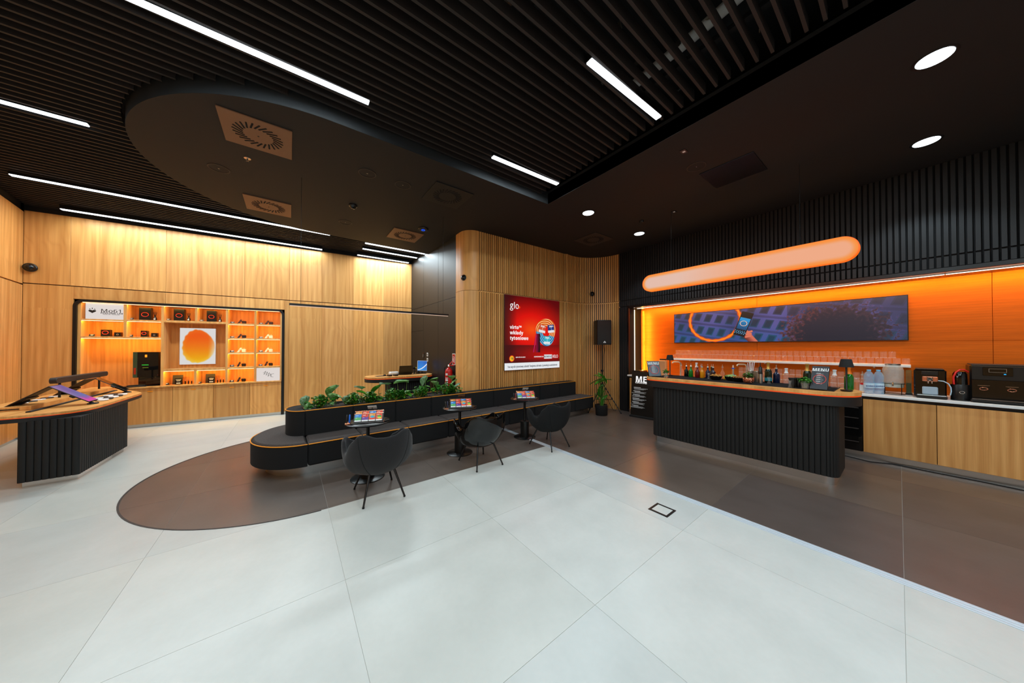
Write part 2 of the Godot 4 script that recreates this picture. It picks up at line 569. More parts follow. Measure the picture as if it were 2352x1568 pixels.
# ---------------------------------------------------------------- lamps in the ceiling
func ceiling_lights() -> void:
	var cool := Color(0.90, 0.97, 1.0)
	# each: start x, z, end x, z, height of the glowing face, label
	var bars := [
		[-2.4, -3.35, 0.64, -3.285, 4.085, "long white light bar beside the swirl vent and the rounded ceiling edge"],
		[-3.6, -5.52, -1.82, -5.51, 4.085, "white light bar ending short of the rounded tip of the dropped ceiling"],
		[-3.21, -7.66, 0.70, -7.57, 4.045, "long white light bar in the slats, one row out from the oak shelf wall"],
		[-3.24, -8.92, 0.64, -8.73, 4.015, "long white light bar washing the top of the oak shelf wall"],
		[1.40, -7.62, 2.83, -7.58, 4.03, "short light bar above the reception desk, the one beside the dropped ceiling"],
		[1.44, -8.14, 2.80, -8.10, 4.045, "short light bar above the reception desk, middle one of three"],
		[1.40, -8.62, 2.72, -8.56, 4.0, "short light bar above the reception desk, close against the oak wall"],
		[2.11, -3.25, 3.28, -3.20, 4.085, "short white light bar near the inner corner of the dropped ceiling"],
		[2.07, -1.65, 3.21, -1.61, 4.085, "white light bar below the open slats where ducts and foil show"],
		[-2.4, -1.62, 0.6, -1.62, 4.045, "added white light bar overhead beyond the picture, first row"],  # unseen bars from here on, added and boosted to brighten the walls
		[-2.4, 0.3, 0.6, 0.3, 4.045, "added white light bar overhead beyond the picture, second row"],
		[1.9, 0.3, 3.16, 0.3, 4.045, "added short white light bar overhead beyond the picture"],
		[-2.4, 2.2, 0.6, 2.2, 4.045, "added white light bar overhead beyond the picture, third row"],
		[1.9, 2.2, 3.16, 2.2, 4.045, "added short white light bar, unseen, at the shop entrance side"]]
	for a in bars:
		var p := Vector3(a[0], a[4], a[1])
		var q := Vector3(a[2], a[4], a[3])
		var d := (q - p).normalized()
		var len := p.distance_to(q)
		var o := thing("ceiling_light", a[5], "light", Transform3D(Basis(d, Vector3.UP, d.cross(Vector3.UP)), (p + q) * 0.5), "linear ceiling lights")
		put("housing", box(Vector3(0, 0.05, 0), Vector3(len, 0.07, 0.075), 0.004), M.black_metal, o)
		put("diffuser", box(Vector3(0, 0.011, 0), Vector3(len - 0.012, 0.016, 0.062), 0.004), M.led_white, o)
		area_lamp(o, Vector3(0, -0.002, 0), Vector3.DOWN, Vector3.RIGHT, Vector2(len - 0.02, 0.058), cool, LED * len * [0.95, 0.85, 1.8, 0.85, 1.7, 1.6, 0.8, 1.7, 0.95, 0.9, 1.6, 1.6, 2.1, 2.1][bars.find(a)])
	var where := ["over the bar counter end, the large one near the picture edge", "over the back counter in front of the slatted wall", "by the wall corner above the speaker", "in front of the oak slat wall near the screen", "beyond the picture over the bar aisle", "beyond the picture over the back counter"]
	var spots := [Vector2(4.25, 0.15), Vector2(5.91, 0.145), Vector2(5.875, -3.375), Vector2(4.24, -3.395), Vector2(4.25, 2.0), Vector2(5.91, 2.0)]
	for i in 6:
		var o := thing("ceiling_downlight", "round white downlight " + where[i], "light", Vector3(spots[i].x, CEIL, spots[i].y), "round downlights over the bar")
		var r := mb()
		r.lathe([Vector2(0.098, 0.0), Vector2(0.102, -0.004), Vector2(0.118, -0.004), Vector2(0.12, 0.002), Vector2(0.098, 0.004)], 32)
		put("trim_ring", r, M.black_metal, o)
		var g := mb()
		g.lathe([Vector2(0.0, -0.003), Vector2(0.097, -0.003), Vector2(0.097, 0.01)], 32)
		put("diffuser", g, M.led_white, o)
		var l := SpotLight3D.new()
		l.name = "lamp_glow"
		l.position = Vector3(0, -0.03, 0)
		l.rotation_degrees = Vector3(-90, 0, 0)
		l.spot_angle = 57.0
		l.spot_angle_attenuation = 0.35
		l.spot_range = 12.0
		l.spot_attenuation = 2.0
		l.light_size = 0.08
		l.light_color = Color(0.86, 0.95, 1.0)
		l.light_energy = DOWN
		l.shadow_enabled = true
		o.add_child(l, true)

const LED := 1.35
const DOWN := 1.9

# ---------------------------------------------------------------- floor
func floor_tiles() -> void:
	var fl := struct("floor", "pale stone-look tiled floor with dark tiled zones", "floor")
	put("screed", box(Vector3(1.6, -0.0525, -2.7), Vector3(12.0, 0.10, 15.0)), M.grout, fl)
	var dark := joined([Vector2(3.32, -3.53), Vector2(2.0, -3.5), arc(Vector2(0.32, -5.2), 1.74, 1.73, 90, 270, 40), Vector2(3.32, -6.93)])
	var pale_zone := PackedVector2Array([Vector2(-4.3, -9.6), Vector2(3.32, -9.6), Vector2(3.32, 4.6), Vector2(-4.3, 4.6)])
	var bar_zone := PackedVector2Array([Vector2(3.405, -5.3), Vector2(7.4, -5.3), Vector2(7.4, 4.6), Vector2(3.405, 4.6)])
	var xs := [-4.5, -3.29, -2.08, -0.871, 0.317, 1.528, 2.761, 3.36]
	var bx := [3.36, 4.648, 5.86, 7.5]
	for zone in 3:
		var lines: Array = bx if zone == 2 else xs
		for i in lines.size() - 1:
			for k in range(-4, 9):
				var x0: float = lines[i]
				var x1: float = lines[i + 1]
				var za := 0.01 - 1.171 * (k + 1)
				var zb := 0.01 - 1.171 * k
				var cell := PackedVector2Array([Vector2(x0, za - 0.012 * x0), Vector2(x1, za - 0.012 * x1), Vector2(x1, zb - 0.012 * x1), Vector2(x0, zb - 0.012 * x0)])
				var got := []
				if zone == 0:
					for p in Geometry2D.intersect_polygons(cell, pale_zone):
						got.append_array(Geometry2D.clip_polygons(p, dark))
				elif zone == 1:
					got = Geometry2D.intersect_polygons(cell, dark)
				else:
					got = Geometry2D.intersect_polygons(cell, bar_zone)
				for p in got:
					for q in Geometry2D.offset_polygon(p, -0.0011, Geometry2D.JOIN_MITER):
						if q.size() < 3 or Geometry2D.triangulate_polygon(q).is_empty():
							continue
						var b := mb()
						b.prism(q, -0.004, 0.0, 0.0, false)
						put("tile", b, M["%s_tile_%d" % ["pale" if zone == 0 else "dark", rng.randi() % 3]], fl)
	# metal profile between the pale floor and the dark bar floor
	var st := thing("threshold_strip", "brushed aluminium strip between the pale floor and the dark bar floor", "floor trim", Vector3(3.362, 0, -1.2))
	for x: float in [-0.029, 0.0, 0.029]:
		put("rail", box(Vector3(x, 0.0, 0), Vector3(0.024, 0.008, 7.6), 0.002), M.aluminium, st)
	put("channel", box(Vector3(0, -0.004, 0), Vector3(0.083, 0.006, 7.6)), M.aluminium, st)
	var e := mb()
	var c := Vector2(0.32, -5.2)
	var outer := arc(c, 1.752, 1.742, 92, 268, 60)
	var inner := arc(c, 1.738, 1.728, 268, 92, 60)
	e.prism(joined([outer, inner]), -0.01, 0.003)
	tag(put("edge_strip", e, M.brown_metal), "thin dark strip curving round the end of the brown floor zone", "floor trim")
	var fs := thing("floor_socket", "floor socket with a dark metal frame and pale lid near the metal strip", "socket", Transform3D(Basis(Vector3.UP, 0.02), Vector3(2.94, 0, -1.465)))
	var fr := mb()
	fr.box(Vector3(0, 0.001, 0.083), Vector3(0.19, 0.006, 0.02), 0.001)
	fr.box(Vector3(0, 0.001, -0.083), Vector3(0.19, 0.006, 0.02), 0.001)
	fr.box(Vector3(-0.081, 0.001, 0), Vector3(0.026, 0.006, 0.15), 0.001)
	fr.box(Vector3(0.085, 0.001, 0), Vector3(0.018, 0.006, 0.15), 0.001)
	put("frame", fr, M.black_metal, fs)
	put("lid", box(Vector3(0.003, 0.0, 0), Vector3(0.138, 0.005, 0.142), 0.001), M.pale_tile_0, fs)

# ---------------------------------------------------------------- walls
func oak() -> Material:
	return M["oak_%d" % (rng.randi() % 5)]

func walls() -> void:
	# oak wall with the shelving: panels in the frame NT
	var w := struct("wall_back", "pale oak panelled wall with built-in shelving", "wall")
	w.transform = NT
	put("backing", box(Vector3(-0.4, 2.3, -0.47), Vector3(7.3, 4.7, 0.16)), M.black_paint, w)
	var up := [-3.67, -3.16, -1.95, -0.73, 0.09, 0.75, 1.45, 2.2, 2.945]
	for i in up.size() - 1:
		put("panel", box(Vector3((up[i] + up[i + 1]) / 2, 3.373, -0.015), Vector3(up[i + 1] - up[i] - 0.003, 1.275, 0.03), 0.002), oak(), w)
	put("panel", box(Vector3(-3.394, 1.392, -0.015), Vector3(0.55, 2.655, 0.03), 0.002), M.oak_1, w)
	for i in range(1, 4):
		var x1: float = minf(up[i + 1], 0.0)
		put("panel", box(Vector3((up[i] + x1) / 2 + (0.02 if i == 1 else 0.0), 2.607, -0.015), Vector3(x1 - up[i] - 0.003 - (0.04 if i == 1 else 0.0), 0.225, 0.03), 0.002), oak(), w)
	var lo := [0.0, 0.09, 0.75, 1.45, 2.2, 2.945]
	for i in 5:
		put("panel", box(Vector3((lo[i] + lo[i + 1]) / 2, 1.392, -0.015), Vector3(lo[i + 1] - lo[i] - 0.003, 2.655, 0.03), 0.002), M["oak_%d" % [3, 1, 4, 2, 3][i]], w)
	put("joint_backing", box(Vector3(-0.36, 2.72, -0.05), Vector3(6.6, 0.08, 0.02)), M.brown_metal, w)
	put("top_trim", box(Vector3(-0.36, 4.065, -0.02), Vector3(6.62, 0.105, 0.06)), M.void_black, w)
	var bs := struct("baseboard_back", "brushed steel plinth along the oak wall", "baseboard")
	bs.transform = NT
	put("plinth", box(Vector3(1.473, 0.0325, -0.03), Vector3(2.94, 0.065, 0.02)), M.steel, bs)
	put("plinth", box(Vector3(-3.39, 0.0325, -0.03), Vector3(0.55, 0.065, 0.02)), M.steel, bs)
	put("plinth", box(Vector3(-1.56, 0.0325, -0.05), Vector3(3.0, 0.065, 0.02)), M.steel, bs)
	# short oak wall at the corner, running towards the entrance
	var s := struct("wall_side", "pale oak panelled wall meeting the shelving wall", "wall")
	var a := Vector3(-3.755, 0, -9.31)
	var b := Vector3(-3.6, 0, -8.25)
	var d := (b - a).normalized()
	s.transform = Transform3D(Basis(d, Vector3.UP, d.cross(Vector3.UP)), a)
	put("panel", box(Vector3(0.54, 3.35, 0.1), Vector3(1.08, 1.27, 0.2), 0.002), M.oak_2, s)
	put("panel", box(Vector3(0.54, 1.37, 0.1), Vector3(1.08, 2.65, 0.2), 0.002), M.oak_4, s)
	put("joint_backing", box(Vector3(0.54, 2.7, 0.11), Vector3(1.08, 0.06, 0.16)), M.brown_metal, s)
	put("upper_backing", box(Vector3(0.54, 4.35, 0.11), Vector3(1.08, 0.74, 0.16)), M.void_black, s)
	put("plinth", box(Vector3(0.54, 0.0225, 0.1), Vector3(1.08, 0.045, 0.18)), M.steel, s)
	var e := struct("wall_entrance", "plain wall and shopfront side beyond the picture", "wall")
	put("wall_panel", box(Vector3(-3.95, 2.3, -1.85), Vector3(0.2, 4.7, 13.0)), M.oak_3, e)
	put("wall_panel", box(Vector3(1.7, 2.3, 4.65), Vector3(11.6, 4.7, 0.2)), M.white_matt, e)
	# black door wall between the oak wall and the slatted corner
	var k := struct("wall_door", "black panelled wall with a concealed door", "wall")
	put("backing", box(Vector3(2.95, 2.3, -7.2), Vector3(0.2, 4.7, 2.9)), M.black_paint, k)
	for z in [[-8.64, -7.69, 0.0, 2.04], [-8.64, -7.69, 2.046, 2.67], [-7.684, -6.72, 0.0, 2.67], [-6.714, -5.76, 0.0, 2.67], [-8.64, -7.69, 2.676, 4.6], [-7.684, -6.72, 2.676, 4.6], [-6.714, -5.76, 2.676, 4.6]]:
		put("panel", box(Vector3(2.842, (z[2] + z[3]) / 2, (z[0] + z[1]) / 2), Vector3(0.02, z[3] - z[2], z[1] - z[0]), 0.002), M.black_panel, k)
	# oak slatted wall with a rounded outer corner and a hollow curve towards the bar
	var c := struct("wall_screen", "oak slatted wall curving at both ends", "wall")
	var face := joined([Vector2(2.82, -5.755), arc(Vector2(3.09, -5.55), 0.27, 0.27, 180, 270, 10)])
	for i in face.size():   # the arc runs along the outside of the corner
		if i > 0:
			var t := deg_to_rad(180.0 - 90.0 * (i - 1) / 10.0)
			face[i] = Vector2(3.09, -5.55) + Vector2(cos(t), sin(t)) * 0.27
	var body := joined([face, Vector2(3.09, -5.36), Vector2(2.95, -5.6), Vector2(2.95, -5.755)])
	for y in [[0.0, 2.757], [2.763, 3.99]]:
		var bb := mb()
		bb.prism(body, y[0], y[1], 0.0, true, 0.5)
		put("corner_panel", bb, M.oak_0 if y[0] < 1.0 else M.oak_2, c)
	var path := PackedVector2Array([Vector2(3.10, -5.282), Vector2(5.6, -5.252)])
	path.append_array(arc(Vector2(5.92, -4.42), 0.83, 0.83, -110, 0, 24).slice(1))
	var back := path.duplicate()
	for p in [Vector2(6.95, -4.42), Vector2(6.95, -5.6), Vector2(3.10, -5.6)]:
		back.append(p)
	var shift := PackedVector2Array()
	for i in back.size():
		shift.append(back[i] + (Vector2(0.0, -0.022) if i < 2 else Vector2(0.012, -0.012) if i < path.size() else Vector2.ZERO))
	var bk := mb()
	bk.prism(shift, 0.0, 3.99)
	put("backing", bk, M.brown_metal, c)
	var run := 0.0
	var total := 0.0
	for i in path.size() - 1:
		total += path[i].distance_to(path[i + 1])
	var slat_lo := box(Vector3(0, 1.372, -0.012), Vector3(0.033, 2.744, 0.024)).mesh()
	var slat_hi := box(Vector3(0, 3.381, -0.012), Vector3(0.033, 1.21, 0.024)).mesh()
	var seg := 0
	var done := 0.0
	while run < total - 0.01:
		while seg < path.size() - 2 and run > done + path[seg].distance_to(path[seg + 1]):
			done += path[seg].distance_to(path[seg + 1])
			seg += 1
		var t := (path[seg + 1] - path[seg]).normalized()
		var p := path[seg] + t * (run - done)
		for m in [slat_lo, slat_hi]:
			var o := put("slat", m, M["slat_oak_%d" % (rng.randi() % 3)], c)
			o.transform = Transform3D(Basis(Vector3(t.x, 0, t.y), Vector3.UP, Vector3(-t.y, 0, t.x)), Vector3(p.x, 0, p.y))
		run += 0.0515
	var rail := mb()
	for i in path.size() - 1:
		var t := (path[i + 1] - path[i]).normalized()
		var m := (path[i] + path[i + 1]) / 2
		rail.xf = Transform3D(Basis(Vector3(t.x, 0, t.y), Vector3.UP, Vector3(-t.y, 0, t.x)), Vector3(m.x, 0, m.y))
		rail.box(Vector3(0, 2.755, -0.012), Vector3(path[i].distance_to(path[i + 1]) + 0.004, 0.022, 0.024))
	put("joint_rail", rail, M.oak_0, c)

func ceiling() -> void:
	var c := struct("ceiling", "black slatted ceiling with a plain dropped part", "ceiling")
	put("deck", box(Vector3(1.7, 4.85, -2.5), Vector3(12.4, 0.2, 14.6)), M.void_black, c)
	var z0 := -3.6
	var outline := joined([Vector2(3.44, 4.6), Vector2(3.44, -3.59), Vector2(2.0, -3.60), arc(Vector2(0.4, -5.50), 1.89, 1.87, 90, 270, 48), Vector2(3.0, -7.38), Vector2(3.0, -5.3), Vector2(7.6, -5.3), Vector2(7.6, 4.6)])
	var b := mb()
	b.prism(outline, CEIL, 4.2, 0.0, true, 0.85)
	put("dropped_ceiling", b, M.black_ceiling, c)
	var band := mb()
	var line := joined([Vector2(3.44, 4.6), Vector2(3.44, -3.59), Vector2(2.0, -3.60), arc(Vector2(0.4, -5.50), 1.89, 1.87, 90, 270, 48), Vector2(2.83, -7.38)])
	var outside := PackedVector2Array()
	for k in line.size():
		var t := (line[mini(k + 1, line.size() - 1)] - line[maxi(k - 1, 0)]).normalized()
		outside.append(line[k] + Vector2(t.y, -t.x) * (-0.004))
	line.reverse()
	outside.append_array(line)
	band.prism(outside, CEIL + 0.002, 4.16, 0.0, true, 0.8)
	put("painted_glow_edge", band, M.painted_glow_edge, c)  # glow of the nearby light bars, painted as a paler strip
	# slats run along x and stop at the edge of the dropped part
	var z := -9.26
	var i := 0
	while z < 3.4:
		var runs := []
		var x_end := 3.27
		if z < -7.45:
			x_end = 2.80
		if z > -7.45 and z < z0 + 0.02:
			var h := 1.87 - absf(z + 5.5)
			x_end = 0.4 - 1.89 * sqrt(maxf(0.0, 1.0 - pow((z + 5.5) / 1.87, 2.0))) - 0.03
			if h <= 0.0:
				x_end = 0.4
		var x0 := -3.85
		if z < -8.3:
			x0 = -3.74 + 0.146 * (z + 9.31)
		if z < -8.65:
			x_end = minf(x_end, -0.1 + (z + 8.94) / 0.1 - 0.35 * 0.0 + 0.0) if z > -9.2 else -3.3
		if x_end - x0 > 0.1:
			put("slat", box(Vector3((x0 + x_end) / 2, SLAT + 0.05, z), Vector3(x_end - x0, 0.1, 0.023)), M.ceiling_slat, c)
		z += 0.1035
		i += 1
	for x: float in [-2.6, -0.7, 1.5, 2.9]:
		put("carrier_rail", box(Vector3(x, SLAT + 0.125, -3.0), Vector3(0.05, 0.04, 12.6)), M.void_black, c)
	# services seen between the slats
	var d := mb(lying(Vector3(0.7, 4.5, 1.2), Vector3(0.2, 0, -1)))
	d.lathe([Vector2(0.16, 0.0), Vector2(0.16, 3.2)], 20)
	tag(put("air_duct", d, M.foil), "round foil air duct hung above the open slats", "duct")
	var p := mb()
	for k in 34:
		var a := Vector3(rng.randf_range(2.0, 3.3), rng.randf_range(4.23, 4.36), rng.randf_range(-2.6, 0.6))
		p.xf = Transform3D(Basis.from_euler(Vector3(rng.randf() * 3, rng.randf() * 3, rng.randf() * 3)), a)
		p.box(Vector3.ZERO, Vector3(rng.randf_range(0.02, 0.09), 0.004, rng.randf_range(0.02, 0.06)))
	var fo := put("foil_wrap", p, M.foil)
	tag(fo, "crumpled silver foil insulation glinting above the open slats", "insulation", "", "stuff")
	var q := mb()
	q.tube(PackedVector3Array([Vector3(3.2, 4.66, -1.9), Vector3(3.0, 4.5, -1.2), Vector3(2.9, 4.46, -0.7), Vector3(2.75, 4.5, -0.2), Vector3(2.6, 4.66, 0.5)]), 0.05, 0.05, 10)
	tag(put("flexible_hose", q, M.white_matt), "pale flexible hose curving above the open slats", "hose")

# ---------------------------------------------------------------- built-in shelving (in the frame NT)
func shelving() -> void:
	var u := thing("shelving_unit", "lit oak wall shelving in a rounded black metal frame", "shelving", NT)
	var fr := mb()
	var w := 0.042
	var xl := -3.118
	var xr := -0.004
	var yt := 2.492
	# frame: two uprights, a head and rounded corners, as one bent flat bar
	var pts := PackedVector2Array([Vector2(xl, 0.0), Vector2(xl, yt - 0.13)])
	for i in 9:
		var t := deg_to_rad(180.0 - 90.0 * i / 8.0)
		pts.append(Vector2(xl + 0.13 + cos(t) * 0.13, yt - 0.13 + sin(t) * 0.13))
	for i in 9:
		var t := deg_to_rad(90.0 - 90.0 * i / 8.0)
		pts.append(Vector2(xr - 0.13 + cos(t) * 0.13, yt - 0.13 + sin(t) * 0.13))
	pts.append(Vector2(xr, 0.0))
	for i in pts.size() - 1:
		var a := pts[i]
		var b := pts[i + 1]
		var d := (b - a).normalized()
		var n := Vector2(d.y, -d.x)
		var n0 := n
		var n1 := n
		if i > 0: n0 = (n + Vector2((pts[i] - pts[i - 1]).normalized().y, -(pts[i] - pts[i - 1]).normalized().x)).normalized()
		if i < pts.size() - 2: n1 = (n + Vector2((pts[i + 2] - b).normalized().y, -(pts[i + 2] - b).normalized().x)).normalized()
		var a2 := a + n0 * w
		var b2 := b + n1 * w
		fr.quad(Vector3(a.x, a.y, 0.02), Vector3(b.x, b.y, 0.02), Vector3(b2.x, b2.y, 0.02), Vector3(a2.x, a2.y, 0.02), Vector3(0, 0, 1))
		fr.quad(Vector3(a.x, a.y, 0.02), Vector3(b.x, b.y, 0.02), Vector3(b.x, b.y, -0.04), Vector3(a.x, a.y, -0.04), Vector3(-n.x, -n.y, 0))
		fr.quad(Vector3(a2.x, a2.y, 0.02), Vector3(b2.x, b2.y, 0.02), Vector3(b2.x, b2.y, -0.06), Vector3(a2.x, a2.y, -0.06), Vector3(n.x, n.y, 0))
	put("metal_frame", fr, M.black_metal, u)
	put("back_panel", box(Vector3(-1.56, 1.641, -0.35), Vector3(3.02, 1.656, 0.02)), M.oak_warm, u)
	put("side_panel", box(Vector3(-3.055, 1.641, -0.18), Vector3(0.043, 1.656, 0.33), 0.002), M.oak_0, u)
	put("side_panel", box(Vector3(-0.065, 1.641, -0.18), Vector3(0.036, 1.656, 0.33), 0.002), M.oak_0, u)
	put("top_panel", box(Vector3(-1.557, 2.458, -0.18), Vector3(2.96, 0.03, 0.33), 0.002), M.oak_0, u)
	# uprights: x from, x to, y from, y to
	for d in [[-2.516, -2.475, 1.805, 2.443], [-2.015, -1.974, 0.812, 2.443], [-1.524, -1.484, 2.154, 2.443], [-1.53, -1.49, 0.812, 1.104], [-1.04, -1.0, 0.812, 2.443], [-0.554, -0.515, 0.812, 2.443]]:
		put("upright", box(Vector3((d[0] + d[1]) / 2, (d[2] + d[3]) / 2, -0.175), Vector3(d[1] - d[0], d[3] - d[2], 0.33), 0.002), M.oak_0, u)
	# shelves: x from, x to, y from, y to
	var sh := [[-3.033, -2.516, 2.106, 2.134], [-2.475, -2.015, 2.112, 2.144], [-3.033, -2.015, 1.772, 1.805], [-1.974, -1.04, 2.111, 2.154], [-1.974, -1.04, 1.104, 1.148]]
	for x in 2:
		for y in [[2.104, 2.133], [1.777, 1.806], [1.457, 1.486], [1.119, 1.158]]:
			sh.append([[-1.0, -0.515][x], [-0.554, -0.078][x], y[0], y[1]])
	for s in sh:
		put("shelf", box(Vector3((s[0] + s[1]) / 2, (s[2] + s[3]) / 2, -0.175), Vector3(s[1] - s[0], s[3] - s[2], 0.33), 0.002), M.oak_0, u)
	var warm := Color(1.0, 0.78, 0.32)
	# light strips under the front edge of shelves: x from, x to, y, strength
	var st := [[-3.03, -2.52, 2.104], [-2.47, -2.02, 2.110], [-3.03, -2.02, 1.770], [-1.97, -1.535, 1.102], [-1.485, -1.045, 1.102]]
	for x in 2:
		for y: float in [2.102, 1.775, 1.455, 1.117]:
			if not (x == 1 and y < 1.2):
				st.append([[-0.995, -0.51][x], [-0.559, -0.083][x], y])
	for s in st:
		var len: float = s[1] - s[0]
		var front: float = -0.02
		put("light_strip", box(Vector3((s[0] + s[1]) / 2, s[2] - 0.002, front), Vector3(len, 0.008, 0.014), 0.001), M.led_warm, u)
		area_lamp(u, Vector3((s[0] + s[1]) / 2, s[2] - 0.008, front - 0.004), Vector3(0, -1, -0.75), Vector3.RIGHT, Vector2(len - 0.02, 0.012), warm, 0.45 * len)
	put("light_strip", box(Vector3(-1.557, 2.441, -0.012), Vector3(2.92, 0.008, 0.014), 0.001), M.led_warm, u)
	area_lamp(u, Vector3(-1.557, 2.435, -0.016), Vector3(0, -1, -0.6), Vector3.RIGHT, Vector2(2.9, 0.012), Color(1.0, 0.76, 0.36), 0.8)
	tag(put("worktop", NTbox(Vector3(-1.55, 0.794, -0.16), Vector3(3.0, 0.036, 0.38), 0.003), M.oak_1), "oak worktop running below the lit shelves above the cupboards", "worktop")
	# cupboards under the worktop
	var seams := [-3.06, -2.459, -1.838, -1.226, -0.623, -0.05]
	var where := ["hidden behind the fluted display counter", "with an orange finger pull beside the display counter", "below the framed orange picture", "below the picture's outer edge and first bag shelf", "at the end by the black frame upright"]
	for i in 5:
		var wd: float = seams[i + 1] - seams[i]
		var c := thing("cupboard", "oak base cupboard " + where[i], "cupboard", NT * at(Vector3((seams[i] + seams[i + 1]) / 2, 0.065, 0)), "oak cupboards under the shelves")
		put("carcass", box(Vector3(0, 0.3525, -0.19), Vector3(wd - 0.004, 0.705, 0.33)), M.oak_3, c)
		var dr := put("door", box(Vector3(0, 0.352, -0.012), Vector3(wd - 0.005, 0.702, 0.022), 0.002), M["oak_%d" % [1, 4, 0, 3, 2][i]], c)
		var pull := mb()
		pull.box(Vector3(0.0, 0.645, 0.004), Vector3(0.075, 0.013, 0.012), 0.001)
		put("finger_pull", pull, M.piping, dr)
	# brand board, monogram board and framed print
	var s1 := thing("sign_board", "white sign board with a dark heart emblem at the top of the shelving", "sign", NT * at(Vector3(-2.757, 2.284, -0.03)))
	put("lightbox", box(Vector3.ZERO, Vector3(0.463, 0.296, 0.014), 0.002), M.lightbox, s1)
	text(s1, "Mo61", Transform3D(Basis(), Vector3(-0.052, 0.012, 0.0085)), 0.062, M.ink_black, false, 0.0015, HORIZONTAL_ALIGNMENT_LEFT, 1.25)
	text(s1, "PERFUME LAB", Transform3D(Basis(), Vector3(-0.052, -0.032, 0.0085)), 0.024, M.ink_black, true, 0.0015, HORIZONTAL_ALIGNMENT_LEFT, 1.28)
	text(s1, "KRAKÓW / WARSAW", Transform3D(Basis(), Vector3(-0.022, -0.056, 0.0085)), 0.014, M.ink_black, false, 0.0015, HORIZONTAL_ALIGNMENT_LEFT, 1.2)
	var bar := box(Vector3(0.052, 0.004, 0.008), Vector3(0.03, 0.004, 0.002))
	put("underline", bar, M.ink_black, s1)
	var em := mb(Transform3D(Basis(Vector3.RIGHT, PI / 2), Vector3(-0.15, 0.0, 0.007)))
	var heart := PackedVector2Array()
	for i in 40:
		var t := TAU * i / 40.0
		heart.append(Vector2(0.0029 * 16.0 * pow(sin(t), 3), -0.0022 * (13.0 * cos(t) - 5.0 * cos(2 * t) - 2.0 * cos(3 * t) - cos(4 * t)) + 0.005))
	em.prism(heart, 0.0, 0.002)
	for k in [[-0.03, -0.035, 0.5], [0.03, -0.035, -0.5], [0.0, -0.05, 0.0]]:
		var drop := PackedVector2Array()
		for i in 14:
			var t := TAU * i / 14.0
			drop.append(Vector2(k[0], k[1]) + Vector2(cos(t) * 0.006, sin(t) * (0.010 if k[2] != 0.0 else 0.012)).rotated(k[2] * 1.6))
		em.prism(drop, 0.0, 0.002)
	put("emblem", em, M.ink_black, s1)
	var s2 := thing("sign_board", "white board with a slanted black monogram at the foot of the bag shelves", "sign", NT * at(Vector3(-0.295, 0.966, -0.03)))
	put("lightbox", box(Vector3.ZERO, Vector3(0.432, 0.306, 0.014), 0.002), M.lightbox, s2)
	var mono := mb()
	var zig := [Vector2(-0.10, 0.035), Vector2(-0.045, 0.075), Vector2(-0.085, 0.0), Vector2(-0.015, 0.055), Vector2(-0.045, -0.02), Vector2(0.02, 0.035), Vector2(-0.01, -0.05), Vector2(0.045, 0.012), Vector2(0.035, -0.045), Vector2(0.055, -0.07)]
	for i in zig.size() - 1:
		mono.bar(Vector3(zig[i].x, zig[i].y, 0.008), Vector3(zig[i + 1].x, zig[i + 1].y, 0.008), 0.004 if i % 2 else 0.0025, 6)
	var cc := PackedVector3Array()
	for i in 14:
		var t := deg_to_rad(60.0 + 220.0 * i / 13.0)
		cc.append(Vector3(0.085 + cos(t) * 0.035, -0.03 + sin(t) * 0.04, 0.008))
	mono.tube(cc, 0.0035, 0.0025, 6)
	put("monogram", mono, M.ink_black, s2)
	var im := Image.create(220, 300, false, Image.FORMAT_RGB8)
	for y in 300:
		for x in 220:
			var p := Vector2((x - 112.0) / 106.0, (y - 152.0) / 146.0)
			var a := p.angle()
			var e := 0.98 + 0.035 * sin(a * 3.0 + 1.0) + 0.02 * sin(a * 17.0) * (1.0 if p.x < 0 else 0.2)
			var t := clampf((e - p.length()) * 14.0, 0.0, 1.0)
			var g := clampf((y - 60.0) / 220.0, 0.0, 1.0)
			var col := Color8(255, 96, 8).lerp(Color8(255, 196, 10), pow(g, 1.3))
			col = col.lerp(Color8(255, 214, 120), clampf((p.length() - 0.72) * 2.0, 0.0, 0.7) * (0.3 + g))
			if p.x > 0.55:
				t *= clampf(1.0 - (p.x - 0.55) * (0.4 + g * 2.2), 0.0, 1.0)
			im.set_pixel(x, y, Color8(238, 236, 234).lerp(col, t))
	var pr := thing("framed_print", "large lit print of an orange and yellow sun disc inside the shelving", "picture", NT * at(Vector3(-1.555, 1.62, -0.313)))
	put("canvas", box(Vector3(0, 0, -0.012), Vector3(0.57, 0.80, 0.026), 0.002), M.white_matt, pr)
	put("lightbox_print", flat_picture(0.562, 0.79, 0.0012), picture_glow("sun_print", im, 0.8), pr)

func NTbox(c: Vector3, s: Vector3, bev: float) -> MB:
	var b := mb(NT)
	b.box(c, s, bev)
	return b

func flat_picture(w: float, h: float, z: float) -> MB:   # a sheet with its picture on +z
	var b := mb()
	b.quad(Vector3(-w / 2, -h / 2, z), Vector3(w / 2, -h / 2, z), Vector3(w / 2, h / 2, z), Vector3(-w / 2, h / 2, z), Vector3(0, 0, 1))
	b.box(Vector3(0, 0, z - 0.0007), Vector3(w, h, 0.001))
	return b

func ring_mesh(r: float, t: float, squash := 1.0) -> MB:
	var p := PackedVector3Array()
	for i in 28:
		p.append(Vector3(cos(TAU * i / 28.0) * r, sin(TAU * i / 28.0) * r * squash, 0))
	var b := mb()
	b.tube(p, t, t, 6, true)
	return b

